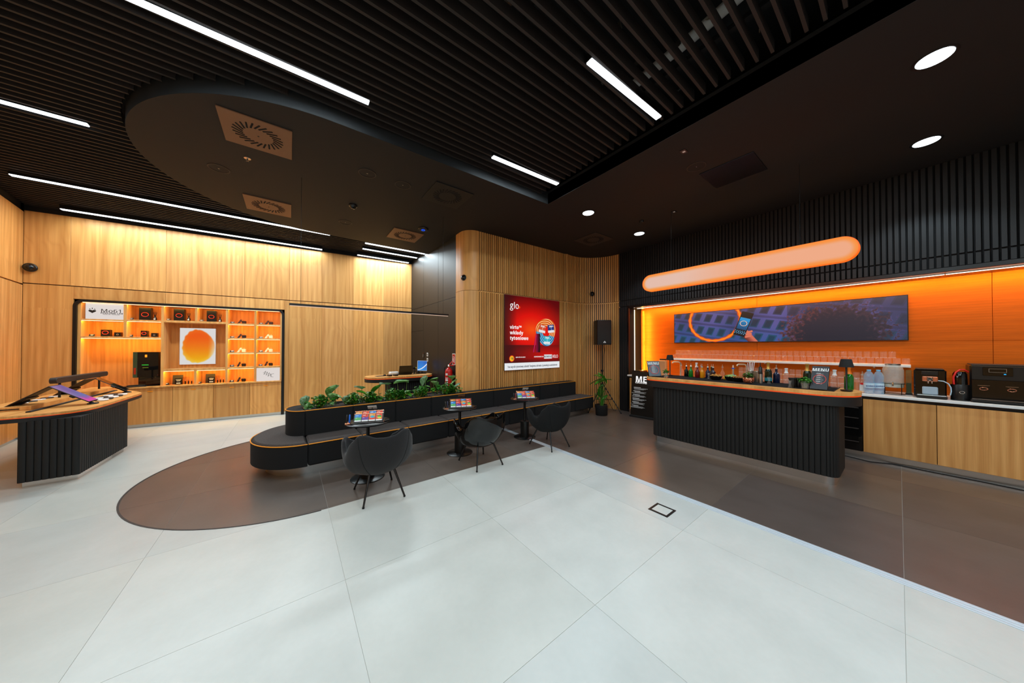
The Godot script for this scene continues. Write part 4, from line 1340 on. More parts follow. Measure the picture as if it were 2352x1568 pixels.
func tables_and_chairs() -> void:
	make_chair(Vector3(0.795, 0, -3.50), 0.0, M.felt, 0.04, true, "charcoal felt shell chair standing half on the brown floor's edge", "shell chairs at the bench")
	make_chair(Vector3(2.13, 0, -3.575), 0.0, M.gloss_black, 0.014, false, "glossy black plastic shell chair", "shell chairs at the bench")
	make_chair(Vector3(3.40, 0, -3.525), 0.03, M.felt_dark, 0.04, true, "black felt shell chair beside the metal floor strip", "shell chairs at the bench")
	for i in 4:
		picture("pack_%d" % i, pack_image(i), 0.4)
	var spots := [Vector3(0.78, 0, -4.0), Vector3(2.08, 0, -4.10), Vector3(3.37, 0, -4.12)]
	var which := ["behind the charcoal chair", "behind the glossy chair", "beside the metal strip"]
	for i in 3:
		var t := thing("side_table", "small round black pedestal table " + which[i], "table", spots[i], "pedestal tables along the bench")
		var b := mb()
		b.lathe([Vector2(0, 0), Vector2(0.192, 0), Vector2(0.192, 0.006), Vector2(0.185, 0.010), Vector2(0, 0.012)], 40)
		put("base", b, M.satin_black, t)
		b = mb()
		b.lathe([Vector2(0.078, 0.011), Vector2(0.078, 0.285), Vector2(0.0, 0.288)], 28)
		put("sleeve", b, M.satin_black, t)
		b = mb()
		b.lathe([Vector2(0.021, 0.287), Vector2(0.021, 0.665), Vector2(0.06, 0.668)], 18)
		put("column", b, M.satin_black, t)
		b = mb()
		b.lathe([Vector2(0, 0.666), Vector2(0.235, 0.668), Vector2(0.25, 0.675), Vector2(0.252, 0.682), Vector2(0.247, 0.687), Vector2(0, 0.687)], 48)
		put("tabletop", b, M.satin_black, t)
		var R := Transform3D(Basis(Vector3.UP, deg_to_rad([-20.0, -22.0, -26.0][i])), spots[i] + Vector3(-0.005, 0.687, 0.05))
		var r := thing("display_rack", "two-tier pack rack with copper edges on the table " + which[i], "display rack", R, "pack racks on the tables")
		put("tray", box(Vector3(0, 0.006, 0.0), Vector3(0.36, 0.012, 0.14), 0.002), M.satin_black, r)
		for k in 2:
			var z: float = [0.012, -0.04][k]
			var y: float = [0.0, 0.022][k]
			var pl := mb(Transform3D(Basis(Vector3.RIGHT, -0.55), Vector3(0.0, 0.012 + y, z)))
			pl.box(Vector3(0, 0.05, -0.012), Vector3(0.335, 0.1, 0.006), 0.001)
			put("backboard", pl, M.satin_black, r)
			pl = mb(Transform3D(Basis(Vector3.RIGHT, -0.55), Vector3(0.0, 0.012 + y, z)))
			pl.box(Vector3(0, 0.103, -0.011), Vector3(0.335, 0.006, 0.012), 0.001)
			put("copper_edge", pl, M.copper, r)
			if k == 1:
				put("step", box(Vector3(0, 0.012 + y / 2, z + 0.005), Vector3(0.33, y, 0.05)), M.satin_black, r)
			for j in 4:
				var p := thing("tobacco_pack", "%s pack in the rack's %s row on the table %s" % [["blue and green", "red and purple", "orange and cyan", "orange and yellow"][j if k == 0 else (j + 2) % 4], ["front", "rear"][k], which[i]], "pack", R * Transform3D(Basis(Vector3.RIGHT, -0.55), Vector3(-0.117 + j * 0.078, 0.0125 + y, z)), "packs in the table racks")
				put("carton", box(Vector3(0, 0.046, 0), Vector3(0.071, 0.09, 0.015), 0.001), M.white_matt, p)
				put("print", flat_move(flat_picture(0.07, 0.089, 0.0), Vector3(0, 0.046, 0.0085)), M["pack_%d" % (j if k == 0 else (j + 2) % 4)], p)
		var cb := thing("device_stand", "copper block holding two upright devices on the table " + which[i], "stand", R * at(Vector3(-0.215, 0, 0.04)), "device stands on the tables")
		put("block", box(Vector3(0, 0.009, 0), Vector3(0.055, 0.018, 0.06), 0.002), M.copper, cb)
		for j in 2:
			var dv := thing("handheld_device", "slim %s handheld device upright %s" % [["black", "blue" if i == 0 else ("navy" if i == 1 else "wine-red")][j], which[i]], "device", R * Transform3D(Basis(Vector3.RIGHT, -0.25), Vector3(-0.229 + j * 0.03, 0.018, 0.045)), "handheld devices on the tables")
			var st := mb()
			st.lathe([Vector2(0, 0), Vector2(0.008, 0.0), Vector2(0.010, 0.006), Vector2(0.010, 0.084), Vector2(0.006, 0.094), Vector2(0, 0.096)], 12)
			var m: Material = M.satin_black
			if j == 1:
				m = mat("device_%d" % i, [Color8(0, 92, 190), Color8(30, 34, 60), Color8(110, 20, 34)][i], 0.35)
			put("body", st, m, dv)
		var cd := thing("table_card", "small grey card standing behind the pack rack " + which[i], "card", R * Transform3D(Basis(Vector3.RIGHT, 0.9), Vector3(0.02, 0.15, -0.15)), "cards on the tables")
		put("sheet", box(Vector3(0, 0.0, 0), Vector3(0.105, 0.075, 0.004), 0.001), M["beige_metal"] if i == 1 else M.white_matt, cd)
		var hs := mb(Transform3D(Basis(Vector3.RIGHT, -0.9), Vector3.ZERO))
		hs.bar(Vector3(0, -0.15, 0.0), Vector3(0, 0, 0), 0.004, 8)
		hs.lathe([Vector2(0, -0.15), Vector2(0.03, -0.15), Vector2(0.03, -0.146), Vector2(0, -0.146)], 16)
		put("holder", hs, M.satin_black, cd)
		var d2 := thing("handheld_device", "slim dark device lying on the table " + which[i], "device", R * Transform3D(Basis(Vector3.UP, 0.9), Vector3(0.205, 0.0, 0.02)), "devices lying on the tables")
		put("body", box(Vector3(0, 0.009, 0), Vector3(0.10, 0.018, 0.02), 0.006), M.black_metal, d2)
		put("cap", box(Vector3(-0.045, 0.009, 0), Vector3(0.012, 0.019, 0.021), 0.004), M.copper, d2)

func flat_move(b: MB, by: Vector3) -> MB:
	for i in b.v.size():
		b.v[i] += by
	return b

# ---------------------------------------------------------------- fluted display counter by the short oak wall
func fluted(parent: Node, p: PackedVector2Array, y0: float, y1: float, pitch: float, m: Material, open := false) -> void:
	var k := p.size()
	for i in (k - 1 if open else k):
		var a := p[i]
		var b := p[(i + 1) % k]
		var len := a.distance_to(b)
		var n := maxi(1, roundi(len / pitch))
		var d := (b - a) / len
		var w := len / n
		var shape := mb()
		var sec := PackedVector2Array()
		sec.append(Vector2(-w * 0.5, -0.012))
		for q in 7:
			var t := PI * q / 6.0
			sec.append(Vector2(-cos(t) * w * 0.46, sin(t) * 0.006))
		sec.append(Vector2(w * 0.5, -0.012))
		shape.prism(sec, y0, y1, 0.0, true, 0.55)
		var ms := shape.mesh()
		for j in n:
			var c := a + d * (w * (j + 0.5))
			var o := put("flute", ms, m, parent)
			o.transform = Transform3D(Basis(Vector3(d.x, 0, d.y), Vector3.UP, Vector3(-d.y, 0, d.x)), Vector3(c.x, 0, c.y))

func display_counter() -> void:
	var o := thing("display_counter", "black fluted display counter with an oak top and orange edge line", "counter", Vector3(-2.4, 0, -7.0))
	var off := Vector2(-2.4, -7.0)
	var body := PackedVector2Array([Vector2(-2.43, -5.995), Vector2(-2.02, -5.995), Vector2(-2.0, -7.25), Vector2(-2.35, -8.1), Vector2(-2.8, -8.1), Vector2(-2.56, -6.6)])
	var inner := PackedVector2Array()
	for q in body:
		inner.append((q - off) * 0.965)
	var b := mb()
	b.prism(inner, 0.07, 0.76)
	put("core", b, M.matt_black, o)
	var loc := PackedVector2Array()
	for q in body:
		loc.append(q - off)
	fluted(o, loc, 0.072, 0.758, 0.0485, M.flute_black)
	var kick := PackedVector2Array()
	for q in body:
		kick.append((q - off) * 0.93)
	b = mb()
	b.prism(kick, 0.0, 0.075)
	put("plinth", b, M.chrome, o)
	var top := joined([Vector2(-3.12, -6.03), Vector2(-2.7, -5.99), Vector2(-2.42, -5.985), Vector2(-2.25, -6.02), Vector2(-2.12, -6.09), Vector2(-2.045, -6.2), Vector2(-2.01, -6.36), Vector2(-1.995, -6.6), Vector2(-1.985, -7.6), Vector2(-2.0, -7.8), Vector2(-2.12, -8.06), Vector2(-2.58, -8.86), Vector2(-3.12, -8.86)])
	var t2 := PackedVector2Array()
	var t3 := PackedVector2Array()
	for q in top:
		t2.append(q - off)
		t3.append((q - off) * 0.998)
	b = mb()
	b.prism(t2, 0.806, 0.832, 0.003)
	put("worktop", b, M.oak_top, o)
	b = mb()
	b.prism(t3, 0.797, 0.807)
	put("orange_line", b, M.orange_edge, o)
	b = mb()
	b.prism(t2, 0.752, 0.798)
	put("fascia", b, M.black_paint, o)
	var blk := thing("riser_block", "long oak riser block along the middle of the display counter", "riser", Vector3(-2.68, 0.832, -7.6))
	put("block", box(Vector3(0, 0.025, 0), Vector3(0.30, 0.05, 2.3), 0.004), M.oak_top, blk)
	put("inset", box(Vector3(-0.02, 0.02, 1.151), Vector3(0.18, 0.012, 0.004)), M.matt_black, blk)
	var gut := thing("cable_channel", "flat black cable channel lying along the oak riser block", "channel", Vector3(-2.45, 0.832, -7.3))
	put("strip", box(Vector3(0, 0.007, 0), Vector3(0.04, 0.014, 2.2), 0.003), M.matt_black, gut)
	var lb := thing("counter_lamp", "black capsule-shaped light bar on two posts above the display counter", "lamp", Vector3(-2.62, 0.882, -7.84))
	var cp := mb(Transform3D(Basis(Vector3(0, 0, 1), Vector3.RIGHT, Vector3.UP), Vector3(0, 0.25, 0)))
	cp.prism(rounded(-0.74, -0.041, 0.74, 0.041, 0.0405, 8), -0.03, 0.03, 0.006)
	put("light_bar", cp, M.brown_metal, lb)
	for z: float in [0.58, -0.52]:
		var po := mb()
		po.bar(Vector3(0, 0, z), Vector3(0, 0.215, z), 0.012, 10)
		put("post", po, M.black_metal, lb)
	# tablets on sloping stands
	var im := Image.create(96, 64, false, Image.FORMAT_RGB8)
	for y in 64:
		for x in 96:
			var u := x / 96.0
			var v := y / 64.0
			var w := 0.5 + 0.5 * sin(u * 5.0 + v * 3.0 + sin(v * 7.0))
			var col := Color8(40, 70, 170).lerp(Color8(120, 110, 180), w)
			col = col.lerp(Color8(0, 110, 190), clampf((v - 0.35) * 3.0, 0.0, 1.0) * (1.0 - w * 0.4))
			col = col.lerp(Color8(220, 60, 180), clampf((v - 0.66) * 4.0 + w * 0.3, 0.0, 1.0) if v > 0.6 else 0.0)
			im.set_pixel(x, y, col)
	picture_glow("tablet_screen", im, 0.75)
	var tabs := [[-2.13, -6.64, 0.0, "lit blue and pink tablet on a sloping stand at the counter's rounded corner", true], [-2.20, -7.95, 0.12, "dark tablet on a sloping stand at the counter's far edge", false], [-2.74, -6.63, PI, "tablet seen from behind at the wall side of the display counter", false], [-2.80, -7.75, PI - 0.15, "tablet seen from behind under the capsule light bar", false]]
	for a in tabs:
		var T := at(Vector3(a[0], 0.832, a[1]), PI / 2 + a[2])
		var k := thing("tablet", a[3], "tablet", T, "tablets on the display counter")
		var S := Transform3D(Basis(Vector3.RIGHT, deg_to_rad(-54)), Vector3(0, 0.045, 0))
		var sl := mb(S)
		sl.box(Vector3(0, 0.19, 0), Vector3(0.235, 0.39, 0.009), 0.003)
		put("casing", sl, M.brown_metal, k)
		sl = mb(S)
		sl.quad(Vector3(-0.112, 0.0, 0.0052), Vector3(0.112, 0.0, 0.0052), Vector3(0.112, 0.378, 0.0052), Vector3(-0.112, 0.378, 0.0052), Vector3(0, 0, 1))
		put("screen", sl, M.tablet_screen if a[4] else M.gloss_black, k)
		sl = mb(S)
		sl.box(Vector3(0, 0.15, -0.014), Vector3(0.25, 0.05, 0.02), 0.006)
		put("clamp", sl, M.black_metal, k)
		sl = mb()
		sl.tube(PackedVector3Array([Vector3(0, 0.012, 0), Vector3(0, 0.05, -0.05), Vector3(0, 0.105, -0.13)]), 0.014, 0.012, 8)
		sl.lathe([Vector2(0, 0), Vector2(0.05, 0), Vector2(0.045, 0.012), Vector2(0.02, 0.018), Vector2(0, 0.018)], 18)
		put("stand_foot", sl, M.matt_black, k)
		sl = mb()
		sl.tube(PackedVector3Array([Vector3(0.04, 0.006, 0.0), Vector3(0.10, 0.004, 0.02), Vector3(0.11, 0.03, -0.03), Vector3(0.03, 0.06, -0.04)]), 0.003, 0.003, 5)
		put("cable", sl, M.matt_black, k)
	var n := 0
	for r in 2:
		for k in 5:
			var q := thing("sample_disc", "%s sample disc, %s of five in the %s row by the cable channel" % [["white", "brown"][(k + r) % 2], ["first", "second", "third", "fourth", "last"][k], ["outer", "inner"][r]], "sample", Vector3(-2.14 - r * 0.11, 0.832, -6.95 - k * 0.155 - r * 0.05), "sample discs on the display counter")
			var d := mb(Transform3D(Basis(Vector3.RIGHT, 0.1), Vector3.ZERO))
			d.lathe([Vector2(0, 0.004), Vector2(0.045, 0.004), Vector2(0.052, 0.012), Vector2(0.048, 0.02), Vector2(0, 0.022)], 20)
			put("shell", d, M.white_gloss if (k + r) % 2 == 0 else M.brown_metal, q)
			d = mb()
			d.lathe([Vector2(0, 0), Vector2(0.03, 0), Vector2(0.03, 0.006), Vector2(0, 0.006)], 14)
			put("foot", d, M.matt_black, q)
	for k in 5:
		var q := thing("sample_disc", "flat %s sample disc on the oak riser block, %s along it" % [["white", "brown"][k % 2], ["first", "second", "third", "fourth", "fifth"][k]], "sample", Vector3(-2.72, 0.882, -6.75 - k * 0.17), "sample discs on the riser block")
		var d := mb()
		d.lathe([Vector2(0, 0), Vector2(0.05, 0.0), Vector2(0.055, 0.006), Vector2(0.05, 0.012), Vector2(0, 0.013)], 20)
		put("shell", d, M.white_gloss if k % 2 == 0 else M.brown_metal, q)
		d = mb()
		d.lathe([Vector2(0.018, 0.0128), Vector2(0.018, 0.016), Vector2(0, 0.016)], 14)
		put("button", d, M.copper, q)

# ---------------------------------------------------------------- reception desk
func reception() -> void:
	var o := thing("reception_desk", "oval-ended reception desk with an oak top and orange edge line", "desk", Vector3(2.05, 0, -7.1))
	var top := rounded(-0.73, -0.36, 0.76, 0.34, 0.33, 12)
	var b := mb()
	b.prism(top, 0.918, 0.95, 0.003)
	put("worktop", b, M.oak_top, o)
	b = mb()
	b.prism(rounded(-0.728, -0.358, 0.758, 0.338, 0.33, 12), 0.905, 0.919)
	put("orange_line", b, M.orange_edge, o)
	b = mb()
	b.prism(top, 0.835, 0.906)
	put("fascia", b, M.black_paint, o)
	put("body", box(Vector3(0.2, 0.42, -0.02), Vector3(0.92, 0.84, 0.42)), M.matt_black, o)
	fluted(o, PackedVector2Array([Vector2(-0.26, 0.2), Vector2(0.66, 0.2)]), 0.0, 0.838, 0.048, M.flute_black, true)
	var lp := thing("laptop", "open black laptop on the reception desk showing its lid", "laptop", at(Vector3(2.2, 0.95, -7.14), 0.06))
	put("base", box(Vector3(0, 0.008, -0.12), Vector3(0.32, 0.016, 0.22), 0.003), M.satin_black, lp)
	var ld := mb(Transform3D(Basis(Vector3.RIGHT, 0.28), Vector3(0, 0.012, 0.0)))
	ld.box(Vector3(0, 0.105, 0), Vector3(0.32, 0.21, 0.008), 0.002)
	put("lid", ld, M.satin_black, lp)
	var im := Image.create(64, 80, false, Image.FORMAT_RGB8)
	for y in 80:
		for x in 64:
			var u := x / 64.0
			var v := y / 80.0
			var col := Color8(0, 96, 196).lerp(Color8(24, 140, 226), v + 0.2 * sin(u * 5.0))
			var c := 0.92 - pow(u, 1.8) * 0.62
			if absf(v - c) < 0.035 + 0.04 * u:
				col = Color8(245, 250, 255)
			im.set_pixel(x, y, col)
	var mo := thing("monitor", "small screen with a blue picture and white curve on the reception desk", "monitor", at(Vector3(2.62, 0.95, -7.2), -0.25))
	var S := Transform3D(Basis(Vector3.RIGHT, -0.3) * Basis(Vector3.BACK, -0.05), Vector3(0, 0.07, 0.03))
	var cs := mb(S)
	cs.box(Vector3(0, 0.125, 0), Vector3(0.23, 0.26, 0.018), 0.004)
	put("casing", cs, M.white_matt, mo)
	var sc := mb(S)
	sc.quad(Vector3(-0.108, 0.005, 0.0095), Vector3(0.108, 0.005, 0.0095), Vector3(0.108, 0.247, 0.0095), Vector3(-0.108, 0.247, 0.0095), Vector3(0, 0, 1))
	put("screen", sc, picture_glow("monitor_screen", im, 0.85), mo)
	cs = mb()
	cs.box(Vector3(0, 0.008, -0.01), Vector3(0.2, 0.016, 0.14), 0.004)
	cs.bar(Vector3(0, 0.01, 0.0), Vector3(0, 0.09, 0.02), 0.014, 8)
	put("stand_foot", cs, M.satin_black, mo)
	var sn := thing("barcode_scanner", "black handheld scanner in a stand with a yellow tip by the laptop", "scanner", Vector3(2.43, 0.95, -7.2))
	b = mb()
	b.lathe([Vector2(0, 0), Vector2(0.05, 0), Vector2(0.045, 0.012), Vector2(0.012, 0.02), Vector2(0.010, 0.12), Vector2(0, 0.125)], 16)
	put("stand_foot", b, M.satin_black, sn)
	put("head", box(Vector3(-0.02, 0.145, 0.02), Vector3(0.09, 0.045, 0.06), 0.012), M.satin_black, sn)
	put("tip", box(Vector3(0.03, 0.15, 0.03), Vector3(0.02, 0.026, 0.045), 0.006), mat("yellow", Color8(224, 200, 20), 0.4), sn)
	b = mb()
	b.lathe([Vector2(0, 0), Vector2(0.035, 0.0), Vector2(0.042, 0.03), Vector2(0.03, 0.075), Vector2(0, 0.085)], 14, Vector3(0.075, 0, 0.03))
	put("cradle", b, M.satin_black, sn)
	for k in 2:
		var g := thing("card_reader", "small black payment reader on the reception desk, the one %s" % ["towards the mouse", "towards the laptop"][k], "card reader", at(Vector3(1.80 + k * 0.13, 0.95, -6.98), 0.3), "payment readers on the desk")
		put("body", box(Vector3(0, 0.018, 0), Vector3(0.085, 0.036, 0.11), 0.01), M.satin_black, g)
		put("keypad", box(Vector3(0, 0.0365, 0.012), Vector3(0.06, 0.003, 0.06), 0.001), M.beige_metal, g)
	var pr := thing("receipt_printer", "white receipt printer on the reception desk behind the payment readers", "printer", Vector3(1.98, 0.95, -7.32))
	put("body", box(Vector3(0, 0.035, 0), Vector3(0.2, 0.07, 0.15), 0.015), M.white_gloss, pr)
	put("slot", box(Vector3(0, 0.07, 0.03), Vector3(0.14, 0.003, 0.012)), M.ink_black, pr)
	var pd := thing("mouse_mat", "thin black mat on the reception desk's rounded end", "mat", at(Vector3(1.66, 0.95, -7.12), 0.1))
	put("sheet", box(Vector3(0, 0.002, 0), Vector3(0.24, 0.004, 0.18), 0.001), M.matt_black, pd)
	var ms := thing("mouse", "small dark computer mouse lying on the black mat", "mouse", Vector3(1.73, 0.954, -7.12))
	b = mb(Transform3D(Basis.from_scale(Vector3(1, 0.55, 1.6)), Vector3.ZERO))
	b.lathe([Vector2(0, 0), Vector2(0.028, 0.0), Vector2(0.031, 0.02), Vector2(0.022, 0.045), Vector2(0.0, 0.055)], 16)
	put("body", b, M.satin_black, ms)
	put("wheel", box(Vector3(0, 0.029, 0.02), Vector3(0.006, 0.006, 0.016), 0.002), M.steel, ms)

# ---------------------------------------------------------------- things on the walls and by the corner
func dome(called: String, label: String, T: Transform3D, r: float) -> void:
	var o := thing(called, label, "camera", T, "dome cameras")
	var b := mb()
	b.lathe([Vector2(0, 0), Vector2(r, 0), Vector2(r, 0.018), Vector2(r * 0.86, 0.028), Vector2(0, 0.028)], 24)
	put("base", b, M.satin_black, o)
	b = mb()
	b.lathe([Vector2(r * 0.8, 0.027), Vector2(r * 0.74, r * 0.5), Vector2(r * 0.5, r * 0.85), Vector2(r * 0.2, r * 0.98), Vector2(0, r)], 24)
	put("dome", b, M.gloss_black, o)

func corner_things() -> void:
	dome("security_camera", "black dome camera in the corner of the two oak walls", lying(Vector3(-3.66, 3.0, -9.25), Vector3(0.3, 0, 1)), 0.075)
	dome("security_camera", "black dome camera on the rounded oak corner above the fire extinguisher", lying(Vector3(2.85, 3.02, -5.445), Vector3(-0.75, 0, 0.6)), 0.06)
	dome("security_camera", "black dome camera on the hollow curve of the slatted wall", lying(Vector3(6.42, 3.01, -5.02), Vector3(-0.62, 0, 0.75)), 0.06)
	# slim pendant light over the planter
	var p := thing("pendant_light", "thin black linear pendant light hung low across the oak wall", "light", Vector3(1.172, 2.18, -5.1))
	put("housing", box(Vector3(0, 0.012, 0), Vector3(2.36, 0.03, 0.03), 0.003), M.satin_black, p)
	put("diffuser", box(Vector3(0, -0.006, 0), Vector3(2.34, 0.008, 0.022), 0.001), M.led_dim, p)
	area_lamp(p, Vector3(0, -0.012, 0), Vector3.DOWN, Vector3.RIGHT, Vector2(2.3, 0.02), Color(1, 0.9, 0.8), 0.25)
	for x: float in [-1.05, 1.07]:
		var c := mb()
		c.bar(Vector3(x, 0.025, 0), Vector3(x, CEIL - 2.18, 0), 0.0022, 5)
		put("cable", c, M.satin_black, p)
	# big screen on the slatted wall
	var sc := thing("wall_screen", "large square advertising screen glowing red on the slatted oak wall", "screen", Vector3(4.565, 1.92, -5.266))
	put("casing", box(Vector3(0, 0, 0.012), Vector3(1.69, 1.66, 0.03), 0.003), M.satin_black, sc)
	put("screen", flat_picture(1.684, 1.652, 0.0288), picture_glow("advert_screen", advert(), 0.85), sc)
	var z := 0.031
	text(sc, "glo", at(Vector3(-0.70, 0.60, z)), 0.135, M.print_white, false, 0.001)
	var dot := mb(lying(Vector3(-0.44, 0.573, z + 0.0004), Vector3.BACK))
	dot.lathe([Vector2(0.027, 0.0), Vector2(0.027, 0.002), Vector2(0, 0.002)], 20)
	put("lettering", dot, M.print_orange, sc)
	text(sc, "virto™", at(Vector3(-0.70, 0.12, z)), 0.078, M.print_white, true, 0.001)
	text(sc, "wkłady", at(Vector3(-0.70, -0.0, z)), 0.078, M.print_white, true, 0.001)
	text(sc, "tytoniowe", at(Vector3(-0.70, -0.12, z)), 0.078, M.print_white, true, 0.001)
	text(sc, "DEDYKOWANE DLA", at(Vector3(-0.0, -0.545, z)), 0.026, M.print_white, true, 0.001, HORIZONTAL_ALIGNMENT_LEFT, 0.95)
	text(sc, "NOWEGO", at(Vector3(0.45, -0.547, z + 0.001)), 0.046, M.print_navy, true, 0.001, HORIZONTAL_ALIGNMENT_CENTER, 0.98)
	text(sc, "HILO", at(Vector3(0.595, -0.547, z)), 0.072, M.print_white, false, 0.001, HORIZONTAL_ALIGNMENT_LEFT, 0.85)
	text(sc, "18", at(Vector3(-0.678, -0.572, z + 0.001)), 0.05, M.print_navy, true, 0.001)
	text(sc, "tylko dla dorosłych", at(Vector3(-0.54, -0.545, z)), 0.022, M.print_white, true, 0.001)
	text(sc, "Ten wyrób tytoniowy szkodzi Twojemu zdrowiu i powoduje uzależnienie", at(Vector3(0, -0.755, z)), 0.043, M.print_navy, true, 0.001, HORIZONTAL_ALIGNMENT_CENTER, 0.74)
	# loudspeaker on its stand
	var sp := thing("speaker_stand", "black tripod stand under the loudspeaker by the slatted wall", "stand", Vector3(6.3, 0, -4.62))
	var b := mb()
	b.bar(Vector3(0, 0.25, 0), Vector3(0, 1.0, 0), 0.019, 12)
	put("lower_pole", b, M.satin_black, sp)
	b = mb()
	b.bar(Vector3(0, 0.9, 0), Vector3(0, 1.659, 0), 0.0155, 12)
	put("upper_pole", b, M.satin_black, sp)
	b = mb()
	b.lathe([Vector2(0.02, 0), Vector2(0.032, 0.005), Vector2(0.032, 0.06), Vector2(0.02, 0.065)], 14, Vector3(0, 0.62, 0))
	b.lathe([Vector2(0.02, 0), Vector2(0.028, 0.005), Vector2(0.028, 0.05), Vector2(0.016, 0.055)], 14, Vector3(0, 0.98, 0))
	put("collar", b, M.matt_black, sp)
	for f in [Vector3(-0.45, 0.0, -0.08), Vector3(0.10, 0.0, 0.46), Vector3(0.22, 0.0, -0.2)]:
		var l := mb()
		l.tube(PackedVector3Array([Vector3(f.x * 0.06, 0.66, f.z * 0.06), f + Vector3(0, 0.012, 0)]), 0.013, 0.012, 8)
		var leg := put("leg", l, M.satin_black, sp)
		l = mb()
		l.box(f + Vector3(0, 0.011, 0), Vector3(0.03, 0.022, 0.03), 0.005)
		put("rubber_foot", l, M.matt_black, leg)
		l = mb()
		l.bar(Vector3(0, 0.27, 0), Vector3(f.x * 0.55, 0.32, f.z * 0.55), 0.008, 6)
		put("brace", l, M.satin_black, sp)
	var ld := thing("loudspeaker", "black loudspeaker with a white emblem on the tripod stand", "speaker", at(Vector3(6.3, 1.66, -4.62), -0.60))
	var cab := rounded(-0.185, -0.15, 0.185, 0.17, 0.045, 5)
	b = mb()
	b.prism(cab, 0.0, 0.61, 0.015)
	put("cabinet", b, M.black_metal, ld)
	put("grille", box(Vector3(0, 0.305, 0.167), Vector3(0.35, 0.58, 0.012), 0.005), M.satin_black, ld)
	var em := mb()
	for t in [[0.0, 0.026, 0.02], [-0.018, 0.0, 0.018], [0.02, -0.001, 0.016]]:
		var c := Vector3(t[0], 0.06 + t[1] * 0.7, 0.1745)
		em.tri(c + Vector3(0, t[2], 0), c + Vector3(t[2], -t[2] * 0.7, 0), c + Vector3(-t[2], -t[2] * 0.7, 0), Vector3.BACK, Vector3.BACK, Vector3.BACK)
	put("emblem", em, M.ink_white, ld)
	b = mb()
	b.tube(PackedVector3Array([Vector3(6.40, 1.655, -4.66), Vector3(6.40, 1.52, -4.63), Vector3(6.345, 1.4, -4.61), Vector3(6.342, 0.8, -4.60), Vector3(6.40, 0.35, -4.57), Vector3(6.48, 0.12, -4.5), Vector3(6.53, 0.01, -4.46), Vector3(6.6, 0.006, -4.43)]), 0.005, 0.005, 6)
	tag(put("speaker_cable", b, M.matt_black), "thin black cable hanging from the loudspeaker down to the floor", "cable")
	# potted plant
	var pl := thing("potted_plant", "tall broad-leaved plant in a round black pot by the speaker stand", "plant", Vector3(5.91, 0, -4.36))
	b = mb()
	b.lathe([Vector2(0, 0), Vector2(0.125, 0), Vector2(0.135, 0.01), Vector2(0.145, 0.24), Vector2(0.138, 0.245), Vector2(0.13, 0.22), Vector2(0, 0.215)], 32)
	put("pot", b, M.matt_black, pl)
	var lv := [[-0.20, 1.00, 0.05, 0.34, 0.15, -1.9, 118], [0.02, 0.88, -0.06, 0.32, 0.2, -0.5, 70], [0.10, 0.84, 0.02, 0.36, 0.19, 0.5, 95], [0.16, 0.78, 0.02, 0.40, 0.17, 1.5, 80], [-0.02, 0.72, 0.06, 0.30, 0.16, 0.1, 140], [0.06, 0.56, 0.05, 0.26, 0.14, 0.9, 120], [-0.08, 0.62, 0.03, 0.24, 0.13, -0.9, 110], [-0.25, 0.52, 0.0, 0.22, 0.09, -1.8, 105], [0.18, 0.45, 0.05, 0.24, 0.13, 1.2, 115], [0.0, 0.42, 0.08, 0.24, 0.12, 0.0, 150], [-0.10, 0.78, -0.02, 0.30, 0.16, -2.6, 60]]
	for a in lv:
		var tip := Vector3(a[0], a[1], a[2])
		var s := mb()
		s.tube(PackedVector3Array([Vector3(a[0] * 0.12, 0.2, a[2] * 0.3), Vector3(a[0] * 0.3, a[1] * 0.65, a[2] * 0.6), tip]), 0.011, 0.006, 7)
		put("stem", s, M.stem_green, pl)
		var q := put("leaf", leaf_mesh(a[3], a[4], 0.35, 0.25, false), M["leaf_%d" % (2 if a[3] > 0.3 else 0)], pl)
		q.transform = Transform3D(leaf_turn(a[5], a[6]), tip)
	# fire extinguisher, its sign and wall switches on the black wall
	var fx := thing("fire_extinguisher", "red fire extinguisher with white print hung on the black wall", "fire extinguisher", Vector3(2.745, 0.60, -5.93))
	b = mb()
	b.lathe([Vector2(0, 0), Vector2(0.07, 0), Vector2(0.078, 0.012), Vector2(0.08, 0.04), Vector2(0.08, 0.47), Vector2(0.072, 0.51), Vector2(0.045, 0.545), Vector2(0.022, 0.555), Vector2(0.022, 0.58), Vector2(0, 0.58)], 28)
	put("cylinder", b, M.red_paint, fx)
	b = mb()
	b.lathe([Vector2(0.02, 0.578), Vector2(0.024, 0.58), Vector2(0.024, 0.615), Vector2(0.012, 0.625), Vector2(0, 0.625)], 14)
	put("valve", b, M.steel, fx)
	b = mb()
	b.tube(PackedVector3Array([Vector3(0, 0.61, 0), Vector3(0.03, 0.655, 0.03), Vector3(0.06, 0.70, 0.05)]), 0.012, 0.010, 6)
	b.tube(PackedVector3Array([Vector3(0, 0.6, 0), Vector3(0.05, 0.61, 0.045), Vector3(0.085, 0.6, 0.07)]), 0.011, 0.010, 6)
	put("handle", b, M.red_plastic, fx)
	b = mb()
	b.tube(PackedVector3Array([Vector3(-0.02, 0.6, -0.02), Vector3(-0.06, 0.55, -0.09), Vector3(-0.05, 0.35, -0.11), Vector3(-0.06, 0.12, -0.16)]), 0.009, 0.009, 7)
	put("hose", b, M.matt_black, fx)
	var lb := mb(at(Vector3.ZERO, -1.05))
